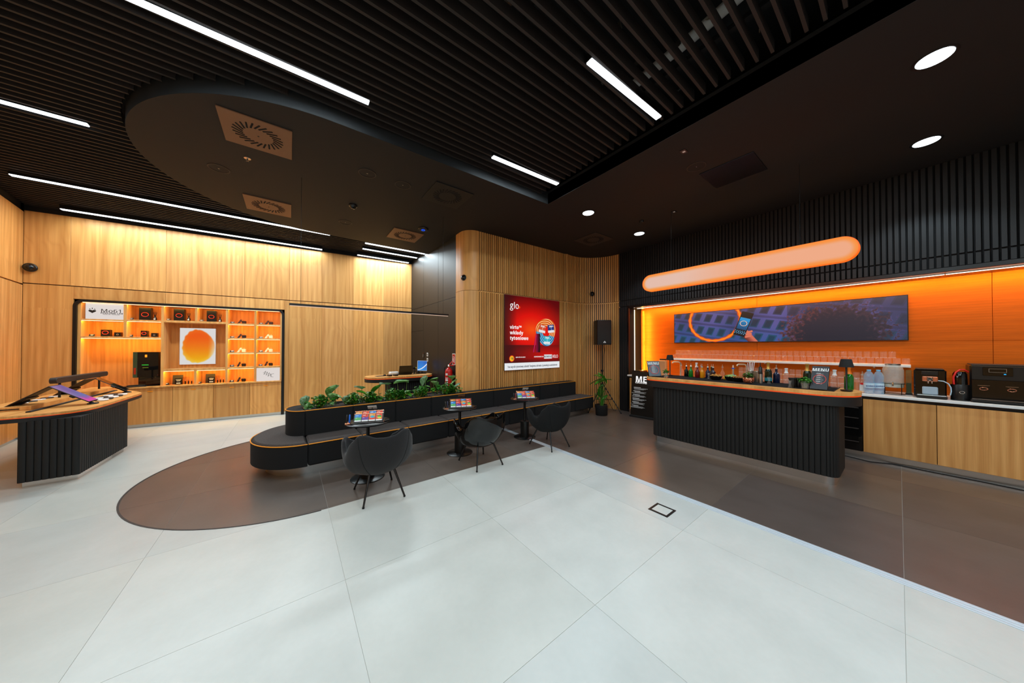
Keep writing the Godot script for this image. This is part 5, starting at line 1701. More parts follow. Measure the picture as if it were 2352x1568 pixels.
	for r in [[0.40, 0.05, 0.045], [0.34, 0.075, 0.012], [0.315, 0.06, 0.012], [0.28, 0.07, 0.03], [0.23, 0.06, 0.03], [0.18, 0.07, 0.02], [0.13, 0.06, 0.03], [0.09, 0.07, 0.014]]:
		var n := 6
		for j in n:
			var t0: float = (float(j) / n - 0.5) * r[1] / 0.0812
			var t1: float = (float(j + 1) / n - 0.5) * r[1] / 0.0812
			var p0 := Vector3(sin(t0), 0, cos(t0)) * 0.0812
			var p1 := Vector3(sin(t1), 0, cos(t1)) * 0.0812
			var y := Vector3.UP * (r[0] as float)
			var hh := Vector3.UP * (r[2] as float)
			lb.quadn(p0 + y, p1 + y, p1 + y + hh, p0 + y + hh, p0.normalized(), p1.normalized(), p1.normalized(), p0.normalized())
	put("printed_label", lb, M.ink_white, fx)
	put("bracket", box(Vector3(0.082, 0.40, 0), Vector3(0.03, 0.05, 0.08), 0.004), M.steel, fx)
	var fs := thing("fire_sign", "small red and white extinguisher sign on the black wall above the cylinder", "sign", at(Vector3(2.829, 1.34, -5.86), -PI / 2))
	put("plate", box(Vector3.ZERO, Vector3(0.155, 0.245, 0.005), 0.001), M.white_matt, fs)
	put("red_field", box(Vector3(0, 0, 0.003), Vector3(0.125, 0.215, 0.002)), M.red_paint, fs)
	var pic := mb()
	pic.box(Vector3(-0.025, -0.02, 0.0045), Vector3(0.028, 0.09, 0.002), 0.0005)
	pic.box(Vector3(-0.025, 0.04, 0.0045), Vector3(0.014, 0.02, 0.002))
	pic.box(Vector3(-0.012, 0.058, 0.0045), Vector3(0.04, 0.008, 0.002))
	pic.box(Vector3(0.03, -0.01, 0.0045), Vector3(0.012, 0.13, 0.002))
	put("pictogram", pic, M.ink_white, fs)
	for k in 2:
		var sw := thing("wall_switch", "white wall switch on the black door wall, the %s of the two" % ["upper", "lower"][k], "switch", at(Vector3(2.831, 1.41 - 0.135 * k, -7.39), -PI / 2), "white switches")
		put("plate", box(Vector3.ZERO, Vector3(0.082, 0.092, 0.012), 0.003), M.white_gloss, sw)
		put("rocker", box(Vector3(0, 0, 0.007), Vector3(0.04, 0.05, 0.006), 0.002), M.beige_metal, sw)
	var rd := thing("door_reader", "narrow black card reader with a red light beside the white switches", "reader", at(Vector3(2.831, 1.39, -7.66), -PI / 2))
	put("body", box(Vector3.ZERO, Vector3(0.045, 0.135, 0.02), 0.004), M.gloss_black, rd)
	put("status_light", box(Vector3(0, 0.055, 0.0105), Vector3(0.02, 0.008, 0.002)), M.ink_red, rd)
	put("light_strip", box(Vector3(-0.012, -0.01, 0.0105), Vector3(0.006, 0.08, 0.002)), M.white_matt, rd)

func advert() -> Image:
	var w := 420
	var h := 412
	var im := Image.create(w, h, false, Image.FORMAT_RGB8)
	var c := Vector2(0.73, 0.47)
	for y in h:
		for x in w:
			var u := float(x) / w
			var v := float(y) / h
			var col: Color
			if v > 0.905:
				col = Color8(244, 248, 252)
			else:
				var d := Vector2((u - 0.46) / 0.62, (v - 0.45) / 0.42).length()
				col = Color8(255, 84, 6).lerp(Color8(232, 8, 4), clampf(d * 2.0, 0, 1))
				col = col.lerp(Color8(96, 4, 10), clampf((d - 0.5) * 1.5, 0, 1))
				if v > 0.665:
					var q := Vector2((u - 0.75) / 0.6, (v - 0.80) / 0.16).length()
					col = Color8(206, 4, 6).lerp(Color8(84, 6, 12), clampf(q * 0.9 - 0.1, 0, 1))
				if u < 0.2 or v > 0.85:
					col = col.lerp(Color8(52, 10, 16), clampf(maxf((0.2 - u) * 5.0, (v - 0.85) * 12.0), 0, 1) * 0.85)
				var e := Vector2((u - c.x) / 0.19, (v - c.y) / 0.20)
				var r := e.length() + 0.05 * sin(e.angle() * 3.0 + 0.6)
				if r < 1.0 and r > 0.40:
					var strand := 0.5 + 0.5 * sin(r * 42.0 + e.angle() * 5.0)
					var warmc := Color8(255, 130, 10).lerp(Color8(255, 236, 214), pow(strand, 5.0)).lerp(Color8(190, 60, 0), pow(1.0 - strand, 4.0))
					var coolc := Color8(20, 150, 200).lerp(Color8(206, 244, 250), pow(strand, 5.0)).lerp(Color8(0, 70, 130), pow(1.0 - strand, 4.0))
					col = warmc if e.y < 0.18 + 0.2 * e.x else coolc
				for k in 3:
					var pc: Vector2 = [Vector2(0.655, 0.425), Vector2(0.825, 0.42), Vector2(0.745, 0.59)][k]
					var t := (Vector2(u, v) - pc).rotated([-0.16, 0.12, -0.03][k])
					if absf(t.x) < 0.062 and absf(t.y) < 0.058:
						col = [Color8(214, 84, 50), Color8(10, 54, 130), Color8(40, 186, 206)][k]
						if t.y > 0.022:
							col = Color8(236, 240, 242)
						elif t.y < -0.022 and t.y > -0.046 and absf(t.x) < 0.036 and sin(t.x * 420.0) > -0.5:
							col = Color8(250, 250, 250)
						elif absf((t - Vector2(0.04, 0)).length() - 0.035) < 0.006:
							col = col.lerp(Color.WHITE, 0.5)
				# upright folding device
				var yy := (v - 0.50) / 0.265
				if yy > 0.0 and yy < 1.0:
					var l := 0.535 - 0.055 * yy
					if u > l and u < l + 0.022:
						col = Color8(236, 30, 110) if u > l + 0.006 and u < l + 0.016 else Color8(120, 6, 50)
					if u > 0.545 - 0.012 * yy and u < 0.59 - 0.005 * yy:
						col = Color8(130, 0, 60).lerp(Color8(70, 0, 30), clampf((u - 0.55) * 25.0, 0, 1))
					elif u >= 0.59 - 0.005 * yy and u < 0.612:
						col = Color8(30, 4, 14)
				if Vector2((u - 0.115) / 0.043, (v - 0.845) / 0.043).length() < 1.0:
					col = Color8(255, 200, 40) if Vector2((u - 0.115) / 0.034, (v - 0.845) / 0.034).length() < 1.0 else Color8(240, 60, 20)
				if u > 0.69 and u < 0.845 and v > 0.80 and v < 0.86:
					col = Color8(240, 244, 248)
			im.set_pixel(x, y, col)
	return im

# ---------------------------------------------------------------- bar: wall, recess, cupboards
func bar_wall() -> void:
	var w := struct("wall_bar", "black slatted bar wall around a lit orange recess", "wall")
	put("backing", box(Vector3(6.87, 3.4, 0.05), Vector3(0.2, 1.62, 9.0)), M.void_black, w)
	put("pier", box(Vector3(7.055, 1.3, -4.3), Vector3(0.59, 2.62, 0.28)), M.void_black, w)
	put("back_structure", box(Vector3(7.45, 2.2, 0.05), Vector3(0.2, 4.4, 9.2)), M.void_black, w)
	put("soffit", box(Vector3(7.06, 2.58, 0.2), Vector3(0.6, 0.02, 8.72)), M.satin_black, w)
	put("lip", box(Vector3(6.757, 2.598, 0.2), Vector3(0.03, 0.05, 8.75)), M.satin_black, w)
	put("lip", box(Vector3(6.757, 1.3, -4.18), Vector3(0.03, 2.62, 0.045)), M.satin_black, w)
	var hi := box(Vector3(0, 3.384, 0), Vector3(0.022, 1.2, 0.039), 0.002).mesh()
	var lo := box(Vector3(0, 2.697, 0), Vector3(0.022, 0.138, 0.039), 0.002).mesh()
	var pier := box(Vector3(0, 1.31, 0), Vector3(0.022, 2.6, 0.039), 0.002).mesh()
	var z := -4.415
	while z < 2.2:
		put("slat", hi, M.black_slat, w).position = Vector3(6.757, 0, z)
		put("slat", lo, M.black_slat, w).position = Vector3(6.757, 0, z)
		if z < -4.2:
			put("slat", pier, M.black_slat, w).position = Vector3(6.757, 0, z)
		z += 0.0555
	# orange metal back of the recess
	var p := struct("wall_bar_back", "orange brushed metal panels behind the bar", "wall")
	var zs := [-4.16, -1.77, 0.66, 4.5]
	for i in 3:
		put("panel", box(Vector3(7.325, 1.31, (zs[i] + zs[i + 1]) / 2), Vector3(0.03, 0.75, zs[i + 1] - zs[i] - 0.003), 0.001), M.orange_panel, p)
		put("panel", box(Vector3(7.325, 2.13, (zs[i] + zs[i + 1]) / 2), Vector3(0.03, 0.884, zs[i + 1] - zs[i] - 0.003), 0.001), M.orange_panel, p)
	# light lines round the recess
	var amber := Color(1.0, 0.72, 0.30)
	for k in 2:
		var z0: float = [-4.05, 0.3][k]
		var z1: float = [0.3, 4.4][k]
		var l := thing("recess_light", "thin white light line under the recess head, %s" % ["over the glass shelf"  if k == 0 else "over the coffee machines"], "light", Vector3(6.93, 2.566, (z0 + z1) / 2), "light lines round the bar recess")
		put("housing", box(Vector3(0, 0, 0), Vector3(0.03, 0.008, z1 - z0), 0.001), M.steel, l)
		put("diffuser", box(Vector3(0, -0.007, 0), Vector3(0.022, 0.008, z1 - z0 - 0.01), 0.001), M.led_warm2, l)
		area_lamp(l, Vector3(0.005, -0.013, 0), Vector3(0.75, -1.0, 0), Vector3.BACK, Vector2(z1 - z0 - 0.02, 0.02), amber, 0.9 * (z1 - z0))
	var v := thing("recess_light", "upright white light line on the side of the recess by the wall corner", "light", Vector3(6.98, 1.75, -4.153), "light lines round the bar recess")
	put("housing", box(Vector3(0, 0, 0), Vector3(0.03, 1.6, 0.008), 0.001), M.steel, v)
	put("diffuser", box(Vector3(0, 0, 0.007), Vector3(0.022, 1.59, 0.008), 0.001), M.led_warm2, v)
	area_lamp(v, Vector3(0.005, 0, 0.014), Vector3(0.8, 0, 1.0), Vector3.UP, Vector2(1.58, 0.02), amber, 1.6)
	var v2 := thing("recess_light", "upright orange light line at the edge of the orange panels", "light", Vector3(7.298, 1.75, -4.12), "light lines round the bar recess")
	put("housing", box(Vector3(0.004, 0, 0), Vector3(0.006, 1.62, 0.03), 0.001), M.copper, v2)
	put("diffuser", box(Vector3(-0.002, 0, 0), Vector3(0.006, 1.61, 0.022), 0.001), M.led_orange, v2)
	area_lamp(v2, Vector3(-0.012, 0, 0.01), Vector3(-0.2, 0, 1.0), Vector3.UP, Vector2(1.58, 0.02), amber, 0.7)
	# wide screen
	var s := thing("bar_screen", "very wide screen showing a hand photographing a glowing orange ring", "screen", at(Vector3(7.289, 2.037, -1.655), -PI / 2))
	put("casing", box(Vector3(0, 0, 0.0), Vector3(3.32, 0.675, 0.04), 0.002), M.satin_black, s)
	put("screen", flat_picture(3.30, 0.655, 0.0215), picture_glow("bar_screen_picture", bar_picture(), 0.9), s)
	# cupboards, counter top, plinth
	var front: Node3D
	var tell := ["end oak bar cupboard by the black pier", "oak bar cupboard behind the menu poster", "oak bar cupboard hidden by the bar's far end", "oak bar cupboard hidden by the middle of the bar", "oak bar cupboard hidden beside the fridge", "oak bar cupboard under the drink dispenser beside the fridge", "oak bar cupboard under the smaller coffee machine and grinder", "oak bar cupboard under the larger coffee machine", "last oak bar cupboard beyond the larger coffee machine"]
	var zc := [-4.06, -3.448, -2.836, -2.224, -1.612, -0.399, 0.21, 0.82, 1.43]
	for i in 9:
		var W := at(Vector3(6.6, 0.1, zc[i] + 0.304), -PI / 2)
		if front == null:
			front = thing("bar_cupboard", tell[0], "cupboard", W, "oak cupboards behind the bar")
			put("carcass", box(Vector3(0, 0.385, -0.36), Vector3(0.606, 0.77, 0.66)), M.matt_black, front)
			put("door", box(Vector3(0, 0.38, -0.011), Vector3(0.604, 0.756, 0.022), 0.002), M.oak_3, front)
		else:
			var c := copy(front, W, tell[i])
			(c.get_node("door") as MeshInstance3D).material_override = M["oak_%d" % [3, 1, 3, 4, 1, 3, 4, 3, 1][i]]
	var fr := thing("drinks_fridge", "black undercounter fridge with pale shelf edges beside the oak cupboards", "fridge", at(Vector3(6.6, 0.1, -0.70), -PI / 2))
	put("cabinet", box(Vector3(0, 0.385, -0.34), Vector3(0.595, 0.77, 0.62)), M.satin_black, fr)
	put("glass_door", box(Vector3(0, 0.375, -0.012), Vector3(0.59, 0.75, 0.02), 0.003), M.gloss_black, fr)
	for y: float in [0.13, 0.32, 0.47, 0.62]:
		put("shelf_edge", box(Vector3(0.06, y, 0.001), Vector3(0.40, 0.012, 0.006), 0.001), M.brown_metal, fr)
	put("oak_cap", box(Vector3(0.0, 0.765, -0.005), Vector3(0.59, 0.012, 0.03)), M.oak_3, fr)
	tag(put("bar_worktop", box(Vector3(6.935, 0.9165, -1.06), Vector3(0.73, 0.033, 6.08), 0.003), M.white_gloss), "white worktop along the orange back wall of the bar", "worktop")
	tag(put("shadow_rail", box(Vector3(6.965, 0.885, -1.06), Vector3(0.66, 0.03, 6.06)), M.brown_metal), "dark recessed rail between the white worktop and the oak cupboards", "rail")
	tag(put("bar_plinth", box(Vector3(6.66, 0.05, -1.06), Vector3(0.05, 0.1, 6.06)), M.steel), "brushed steel plinth under the oak bar cupboards", "plinth")
	var cb := mb()
	cb.tube(PackedVector3Array([Vector3(6.56, 0.006, -0.9), Vector3(6.55, 0.006, -0.58), Vector3(6.48, 0.006, -0.33), Vector3(6.60, 0.006, -0.15), Vector3(6.575, 0.006, 0.2), Vector3(6.58, 0.006, 0.5), Vector3(6.555, 0.006, 0.76), Vector3(6.55, 0.006, 1.6)]), 0.006, 0.006, 6)
	tag(put("floor_cable", cb, M.matt_black), "black cable lying along the steel plinth on the bar floor", "cable")
	# white wall shelf and its two tiers of upturned tumblers
	var sh := thing("wall_shelf", "long white shelf of upturned glasses under the wide screen", "shelf", Vector3(7.16, 1.31, -1.615))
	put("board", box(Vector3(0, 0.019, 0), Vector3(0.30, 0.037, 3.27), 0.003), M.white_gloss, sh)
	for z2: float in [-1.3, 0.0, 1.3]:
		put("bracket", box(Vector3(0.06, -0.012, z2), Vector3(0.18, 0.024, 0.02), 0.002), M.steel, sh)
	var g := thing("tumbler", "upturned clear tumbler in the lower tier on the white wall shelf", "glass", Vector3(7.06, 1.3475, -3.20), "lower tier of tumblers on the wall shelf")
	var gm := mb()
	gm.lathe([Vector2(0.0365, 0.0), Vector2(0.0365, 0.006), Vector2(0.0385, 0.075), Vector2(0.034, 0.092), Vector2(0.0, 0.094)], 12)
	put("glass_body", gm, M.clear_glass, g)
	var rim := mb()
	rim.lathe([Vector2(0.0345, 0.0), Vector2(0.0385, 0.0), Vector2(0.0385, 0.004), Vector2(0.0345, 0.004)], 12)
	put("rim", rim, M.glass_rim, g)
	for i in range(1, 40):
		copy(g, Transform3D(Basis(), Vector3(7.06, 1.3475, -3.20 + i * 0.0815)))
	for i in 39:
		copy(g, Transform3D(Basis(), Vector3(7.10, 1.4420, -3.165 + i * 0.0795)), "upturned clear tumbler in the upper tier on the white wall shelf", "upper tier of tumblers on the wall shelf")
	for r in 3:
		for i in 20:
			copy(g, Transform3D(Basis(), Vector3(6.98, 0.9335 + r * 0.0945, -1.94 + i * 0.081)), "upturned clear tumbler in the %s row stacked on the white worktop" % ["bottom", "middle", "top"][r], "%s row of tumblers on the worktop" % ["bottom", "middle", "top"][r])

func bar_picture() -> Image:
	var w := 1000
	var h := 200
	var im := Image.create(w, h, false, Image.FORMAT_RGB8)
	var n := FastNoiseLite.new()
	n.seed = 5
	n.frequency = 0.02
	n.fractal_octaves = 4
	for y in h:
		for x in w:
			var u := float(x) / w
			var v := float(y) / h
			# tilted facade with rows of windows
			var q := Vector2(x, y).rotated(-0.19)
			var fx := fposmod(q.x + floorf((q.y + 40.0) / 84.0) * 17.0 + q.y * 0.2, 62.0)
			var fy := fposmod(q.y + 40.0, 84.0)
			var col := Color8(88, 84, 148).lerp(Color8(60, 66, 120), 0.5 + 0.5 * sin(q.x * 0.02))
			col = col.lerp(Color8(44, 84, 150), clampf(v * 1.3 - 0.3 - u * 0.6, 0.0, 0.8))
			if fx > 12 and fx < 50 and fy > 14 and fy < 66:
				col = Color8(46, 54, 84).lerp(Color8(14, 84, 116), clampf(v * 1.2 - u * 0.5, 0, 0.9))
				if fx > 18 and fx < 44 and fy > 21 and fy < 60:
					col = col.darkened(0.25)
			elif fy < 5 or fy > 76:
				col = col.darkened(0.22)
			# hair of the person in front
			var e := Vector2((u - 0.775) / 0.20, (v - 0.82) / 0.78)
			var rr := e.length() + n.get_noise_2d(x * 2.2, y * 2.2) * 0.38
			if rr < 1.0 and u > 0.55:
				var hair := Color8(48, 40, 56).lerp(Color8(30, 32, 48), v)
				var edge := clampf((rr - 0.62) * 2.6, 0.0, 1.0)
				var tint := Color8(176, 70, 62) if u < 0.72 else Color8(112, 62, 70)
				hair = hair.lerp(tint, edge * (0.65 + 0.5 * n.get_noise_2d(x * 5.0, y * 5.0)))
				col = col.lerp(hair, clampf((1.0 - rr) * 6.0, 0, 1))
			elif u > 0.6:
				col = col.lerp(Color8(54, 52, 78), 0.6)
			# glowing ring
			var a := Vector2((x - 245.0) / 142.0, (y - 58.0) / 132.0)
			var ang := a.angle()
			var bead := 0.012 * sin(ang * 22.0)
			var dr := absf(a.length() - 1.0)
			if dr < 0.14:
				col = col.lerp(Color8(240, 70, 20), clampf((0.14 - dr) * 4.0, 0, 0.5))
			if dr < 0.062 + bead:
				col = Color8(255, 92, 6).lerp(Color8(255, 170, 40), clampf((0.035 - dr) * 30.0, 0, 1))
			# hand and wrist
			var hd := Vector2(x - 428.0, y - 172.0).rotated(-0.9)
			if absf(hd.y) < 20.0 - hd.x * 0.05 and hd.x > -44.0:
				col = Color8(214, 110, 88).lerp(Color8(110, 44, 40), clampf(hd.y / 26.0 + 0.35, 0, 1))
			# phone
			var t := Vector2(x - 402.0, y - 92.0).rotated(-0.33)
			if absf(t.x) < 30.0 and absf(t.y) < 74.0:
				col = Color8(10, 14, 24)
				if absf(t.x) < 26.0 and t.y > -38.0 and t.y < 34.0:
					col = Color8(30, 150, 214).lerp(Color8(10, 70, 120), clampf((t.y + 20.0) / 60.0, 0, 1))
					if fposmod(t.x, 8.0) < 4.0 and fposmod(t.y, 9.0) < 5.0 and t.y > -20.0:
						col = col.darkened(0.4)
					if absf(Vector2(t.x / 17.0, (t.y + 4.0) / 15.0).length() - 1.0) < 0.1:
						col = Color8(255, 200, 170)
				elif t.y > 42.0 and t.y < 62.0 and sin(t.x * 0.55) * sin(t.y * 0.4) > 0.35:
					col = Color8(110, 200, 250)
			for f in 3:
				var fg := Vector2(x - (432.0 - f * 4.0), y - (140.0 + f * 14.0)).rotated(0.25)
				if absf(fg.x) < 15.0 and absf(fg.y) < 5.5:
					col = Color8(226, 120, 92)
			im.set_pixel(x, y, col)
	return im

func capsule_pendant() -> void:
	var o := thing("capsule_pendant", "glowing orange capsule-shaped pendant lamp hung over the bar", "lamp", at(Vector3(5.29, 2.765, -1.64), -PI / 2))
	var L := 1.315
	var R := 0.148
	var tex := Image.create(512, 64, false, Image.FORMAT_RGB8)
	for y in 64:
		for x in 512:
			var px := (x / 511.0 * 2.0 - 1.0) * L
			var py := (y / 63.0 * 2.0 - 1.0) * R
			var d := R - Vector2(maxf(absf(px) - (L - R), 0.0), py).length()
			var t := clampf(d / R, 0.0, 1.0)
			var core := Color8(244, 170, 130).lerp(Color8(232, 190, 172), clampf((0.15 - px) * 1.2, 0.0, 1.0))
			var c := Color8(255, 140, 36).lerp(core, smoothstep(0.03, 0.5, t))
			c = c.lerp(Color8(255, 156, 44), clampf(0.5 - absf(t - 0.12) * 8.0, 0.0, 1.0) * 0.6)
			tex.set_pixel(x, y, c)
	var m := picture_glow("pendant_face", tex, 0.92)
	var out := rounded(-L, -R, L, R, R * 0.999, 14)
	var side := mb(Transform3D(Basis(Vector3.RIGHT, PI / 2), Vector3.ZERO))
	side.prism(out, -0.045, 0.045)
	put("rim", side, M.led_rim, o)
	var face := mb()
	var ix := Geometry2D.triangulate_polygon(out)
	for z: float in [0.0465, -0.0465]:
		for t in range(0, ix.size(), 3):
			var q := []
			var uv := []
			for k in 3:
				var p := out[ix[t + k]] * 0.992
				q.append(Vector3(p.x, p.y, z))
				uv.append(Vector2(p.x / L * 0.5 + 0.5, 0.5 - p.y / R * 0.5))
			var nn := Vector3(0, 0, signf(z))
			face.tri(q[0], q[1], q[2], nn, nn, nn, uv[0], uv[1], uv[2])
	put("diffuser", face, m, o)
	for s: float in [1.0, -1.0]:
		area_lamp(o, Vector3(0, 0, s * 0.05), Vector3(0, 0, s), Vector3.RIGHT, Vector2(2.5, 0.26), Color(1.0, 0.5, 0.25), 0.25)
	for x: float in [-0.81, 0.81]:
		var c := mb()
		c.bar(Vector3(x, R - 0.004, 0), Vector3(x, CEIL - 2.765, 0), 0.0025, 5)
		put("cable", c, M.satin_black, o)

# ---------------------------------------------------------------- bar counter
func bar_counter() -> void:
	capsule_pendant()
	var off := Vector2(5.28, -1.58)
	var o := thing("bar_counter", "black fluted bar counter with an oak top and an orange edge line", "counter", Vector3(off.x, 0, off.y))
	var body := joined([Vector2(5.0, -2.60), arc(Vector2(5.09, -0.58), 0.09, 0.09, 180, 90, 5), Vector2(5.56, -0.49), Vector2(5.56, -2.66), Vector2(5.06, -2.66)])
	var loc := PackedVector2Array()
	var ins := PackedVector2Array()
	var kick := PackedVector2Array()
	for q in body:
		var l := q - off
		loc.append(l)
		ins.append(Vector2(l.x * 0.95, l.y * 0.988))
		kick.append(Vector2(l.x * 0.90, l.y * 0.98))
	var b := mb()
	b.prism(ins, 0.1, 0.93)
	put("core", b, M.matt_black, o)
	fluted(o, loc, 0.1, 0.928, 0.0495, M.flute_black)
	b = mb()
	b.prism(kick, 0.0, 0.105)
	put("plinth", b, M.chrome, o)
	var top := joined([arc(Vector2(5.29, -0.655), 0.34, 0.33, 180, 0, 22), Vector2(5.63, -2.55), arc(Vector2(5.40, -2.60), 0.23, 0.20, 0, -90, 8), arc(Vector2(5.15, -2.60), 0.20, 0.20, -90, -180, 8)])
	var tl := PackedVector2Array()
	var ol := PackedVector2Array()
	for q in top:
		tl.append(q - off)
		ol.append((q - off) * 0.997)
	b = mb()
	b.prism(tl, 1.046, 1.085, 0.003)
	put("worktop", b, M.oak_top, o)
	b = mb()
	b.prism(ol, 1.03, 1.047)
	put("orange_line", b, M.orange_edge, o)
	b = mb()
	b.prism(tl, 0.925, 1.031)
	put("fascia", b, M.black_paint, o)
	var m := thing("bar_mat", "long black ribbed rubber mat along the bar top", "mat", Vector3(5.33, 1.085, -1.6))
	put("sheet", box(Vector3(0, 0.0025, 0), Vector3(0.56, 0.005, 2.16), 0.001), M.matt_black, m)
	for i in 14:
		put("ridge", box(Vector3(-0.26 + i * 0.04, 0.0055, 0), Vector3(0.012, 0.003, 2.14)), M.matt_black, m)

const BAR := 1.0925

func bottle(called: String, label: String, where: Vector3, glass_m: Material, h: float, r: float, neck_m: Material = null, pour := true, group := "bottles on the bar") -> Node3D:
	var o := thing(called, label, "bottle", where, group)
	var b := mb()
	b.lathe([Vector2(0, 0), Vector2(r * 0.94, 0), Vector2(r, 0.006), Vector2(r, h * 0.56), Vector2(r * 0.86, h * 0.64), Vector2(r * 0.45, h * 0.74), Vector2(r * 0.36, h * 0.80), Vector2(r * 0.36, h * 0.97), Vector2(r * 0.42, h * 0.975), Vector2(r * 0.42, h), Vector2(0, h)], 18)
	put("glass_body", b, glass_m, o)
	if neck_m:
		b = mb()
		b.lathe([Vector2(r * 0.66, h * 0.69), Vector2(r * 0.47, h * 0.76), Vector2(r * 0.42, h * 0.82), Vector2(r * 0.42, h * 0.93), Vector2(r * 0.52, h * 0.95), Vector2(r * 0.5, h * 1.01), Vector2(0, h * 1.02)], 16)
		put("neck_foil", b, neck_m, o)
	if pour:
		b = mb()
		b.lathe([Vector2(r * 0.44, h * 0.99), Vector2(r * 0.40, h + 0.012), Vector2(r * 0.12, h + 0.018), Vector2(r * 0.10, h + 0.055), Vector2(0, h + 0.056)], 12)
		put("pourer", b, M.steel, o)
	return o

func herb(parent: Node3D, y: float, spread: float, height: float, n: int, m: Material) -> void:
	var f := mb()
	for k in n:
		var yaw := rng.randf() * TAU
		var rr := spread * sqrt(rng.randf())
		var p := Vector3(sin(yaw) * rr, y + height * rng.randf() * (1.0 - 0.5 * rr / spread), cos(yaw) * rr)
		f.xf = Transform3D(leaf_turn(yaw, rng.randf_range(40, 110)), p)
		var l := rng.randf_range(0.02, 0.036)
		f.quadn(Vector3.ZERO, Vector3(l * 0.42, l * 0.45, 0.004), Vector3(0, l, -0.005), Vector3(-l * 0.42, l * 0.45, 0.004), Vector3(0, 0, 1), Vector3(0.4, 0, 1), Vector3(0, 0.3, 1), Vector3(-0.4, 0, 1))
	put("foliage", f, m, parent).set_meta("kind", "stuff")

func menu_board(T: Transform3D, w: float, h: float, label: String, dark: Material) -> void:
	var o := thing("menu_board", label, "menu", T, "menus on the bar")
	var lean := Transform3D(Basis(Vector3.RIGHT, -0.45), Vector3(0, 0.004, 0))
	var b := mb(lean)
	b.box(Vector3(0, h / 2, 0), Vector3(w, h, 0.012), 0.002)
	put("panel", b, M.satin_black, o)
	b = mb(lean)
	b.box(Vector3(0, h / 2, 0.0062), Vector3(w * 0.95, h * 0.965, 0.001))
	put("sheet", b, dark, o)
	b = mb()
	b.box(Vector3(0, h * 0.40, -h * 0.42), Vector3(w * 0.8, h * 0.85, 0.008), 0.002)
	b.xf = Transform3D()
	put("prop", b, M.satin_black, o)
	var tx := text(o, "MENU", lean * at(Vector3(0, h * 0.84, 0.0072)), w * 0.235, M.ink_white, true, 0.001, HORIZONTAL_ALIGNMENT_CENTER)
	text(o, "COCKTAILS & MOCKTAILS", lean * at(Vector3(0, h * 0.79, 0.0072)), w * 0.055, M.ink_white, true, 0.001, HORIZONTAL_ALIGNMENT_CENTER)
	b = mb(lean)
	for i in 6:
		b.box(Vector3(-w * 0.02 + w * 0.02 * (i % 2), h * (0.66 - i * 0.085), 0.0072), Vector3(w * (0.42 - 0.05 * (i % 3)), h * 0.007, 0.0008))
		b.box(Vector3(-w * 0.08, h * (0.685 - i * 0.085), 0.0072), Vector3(w * 0.24, h * 0.011, 0.0008))
	put("print_lines", b, M.ink_white, o)
	var r := put("ring_print", ring_mesh(w * 0.36, w * 0.018, 1.08), M.ink_red, o)
	r.transform = lean * at(Vector3(0, h * 0.43, 0.0064))

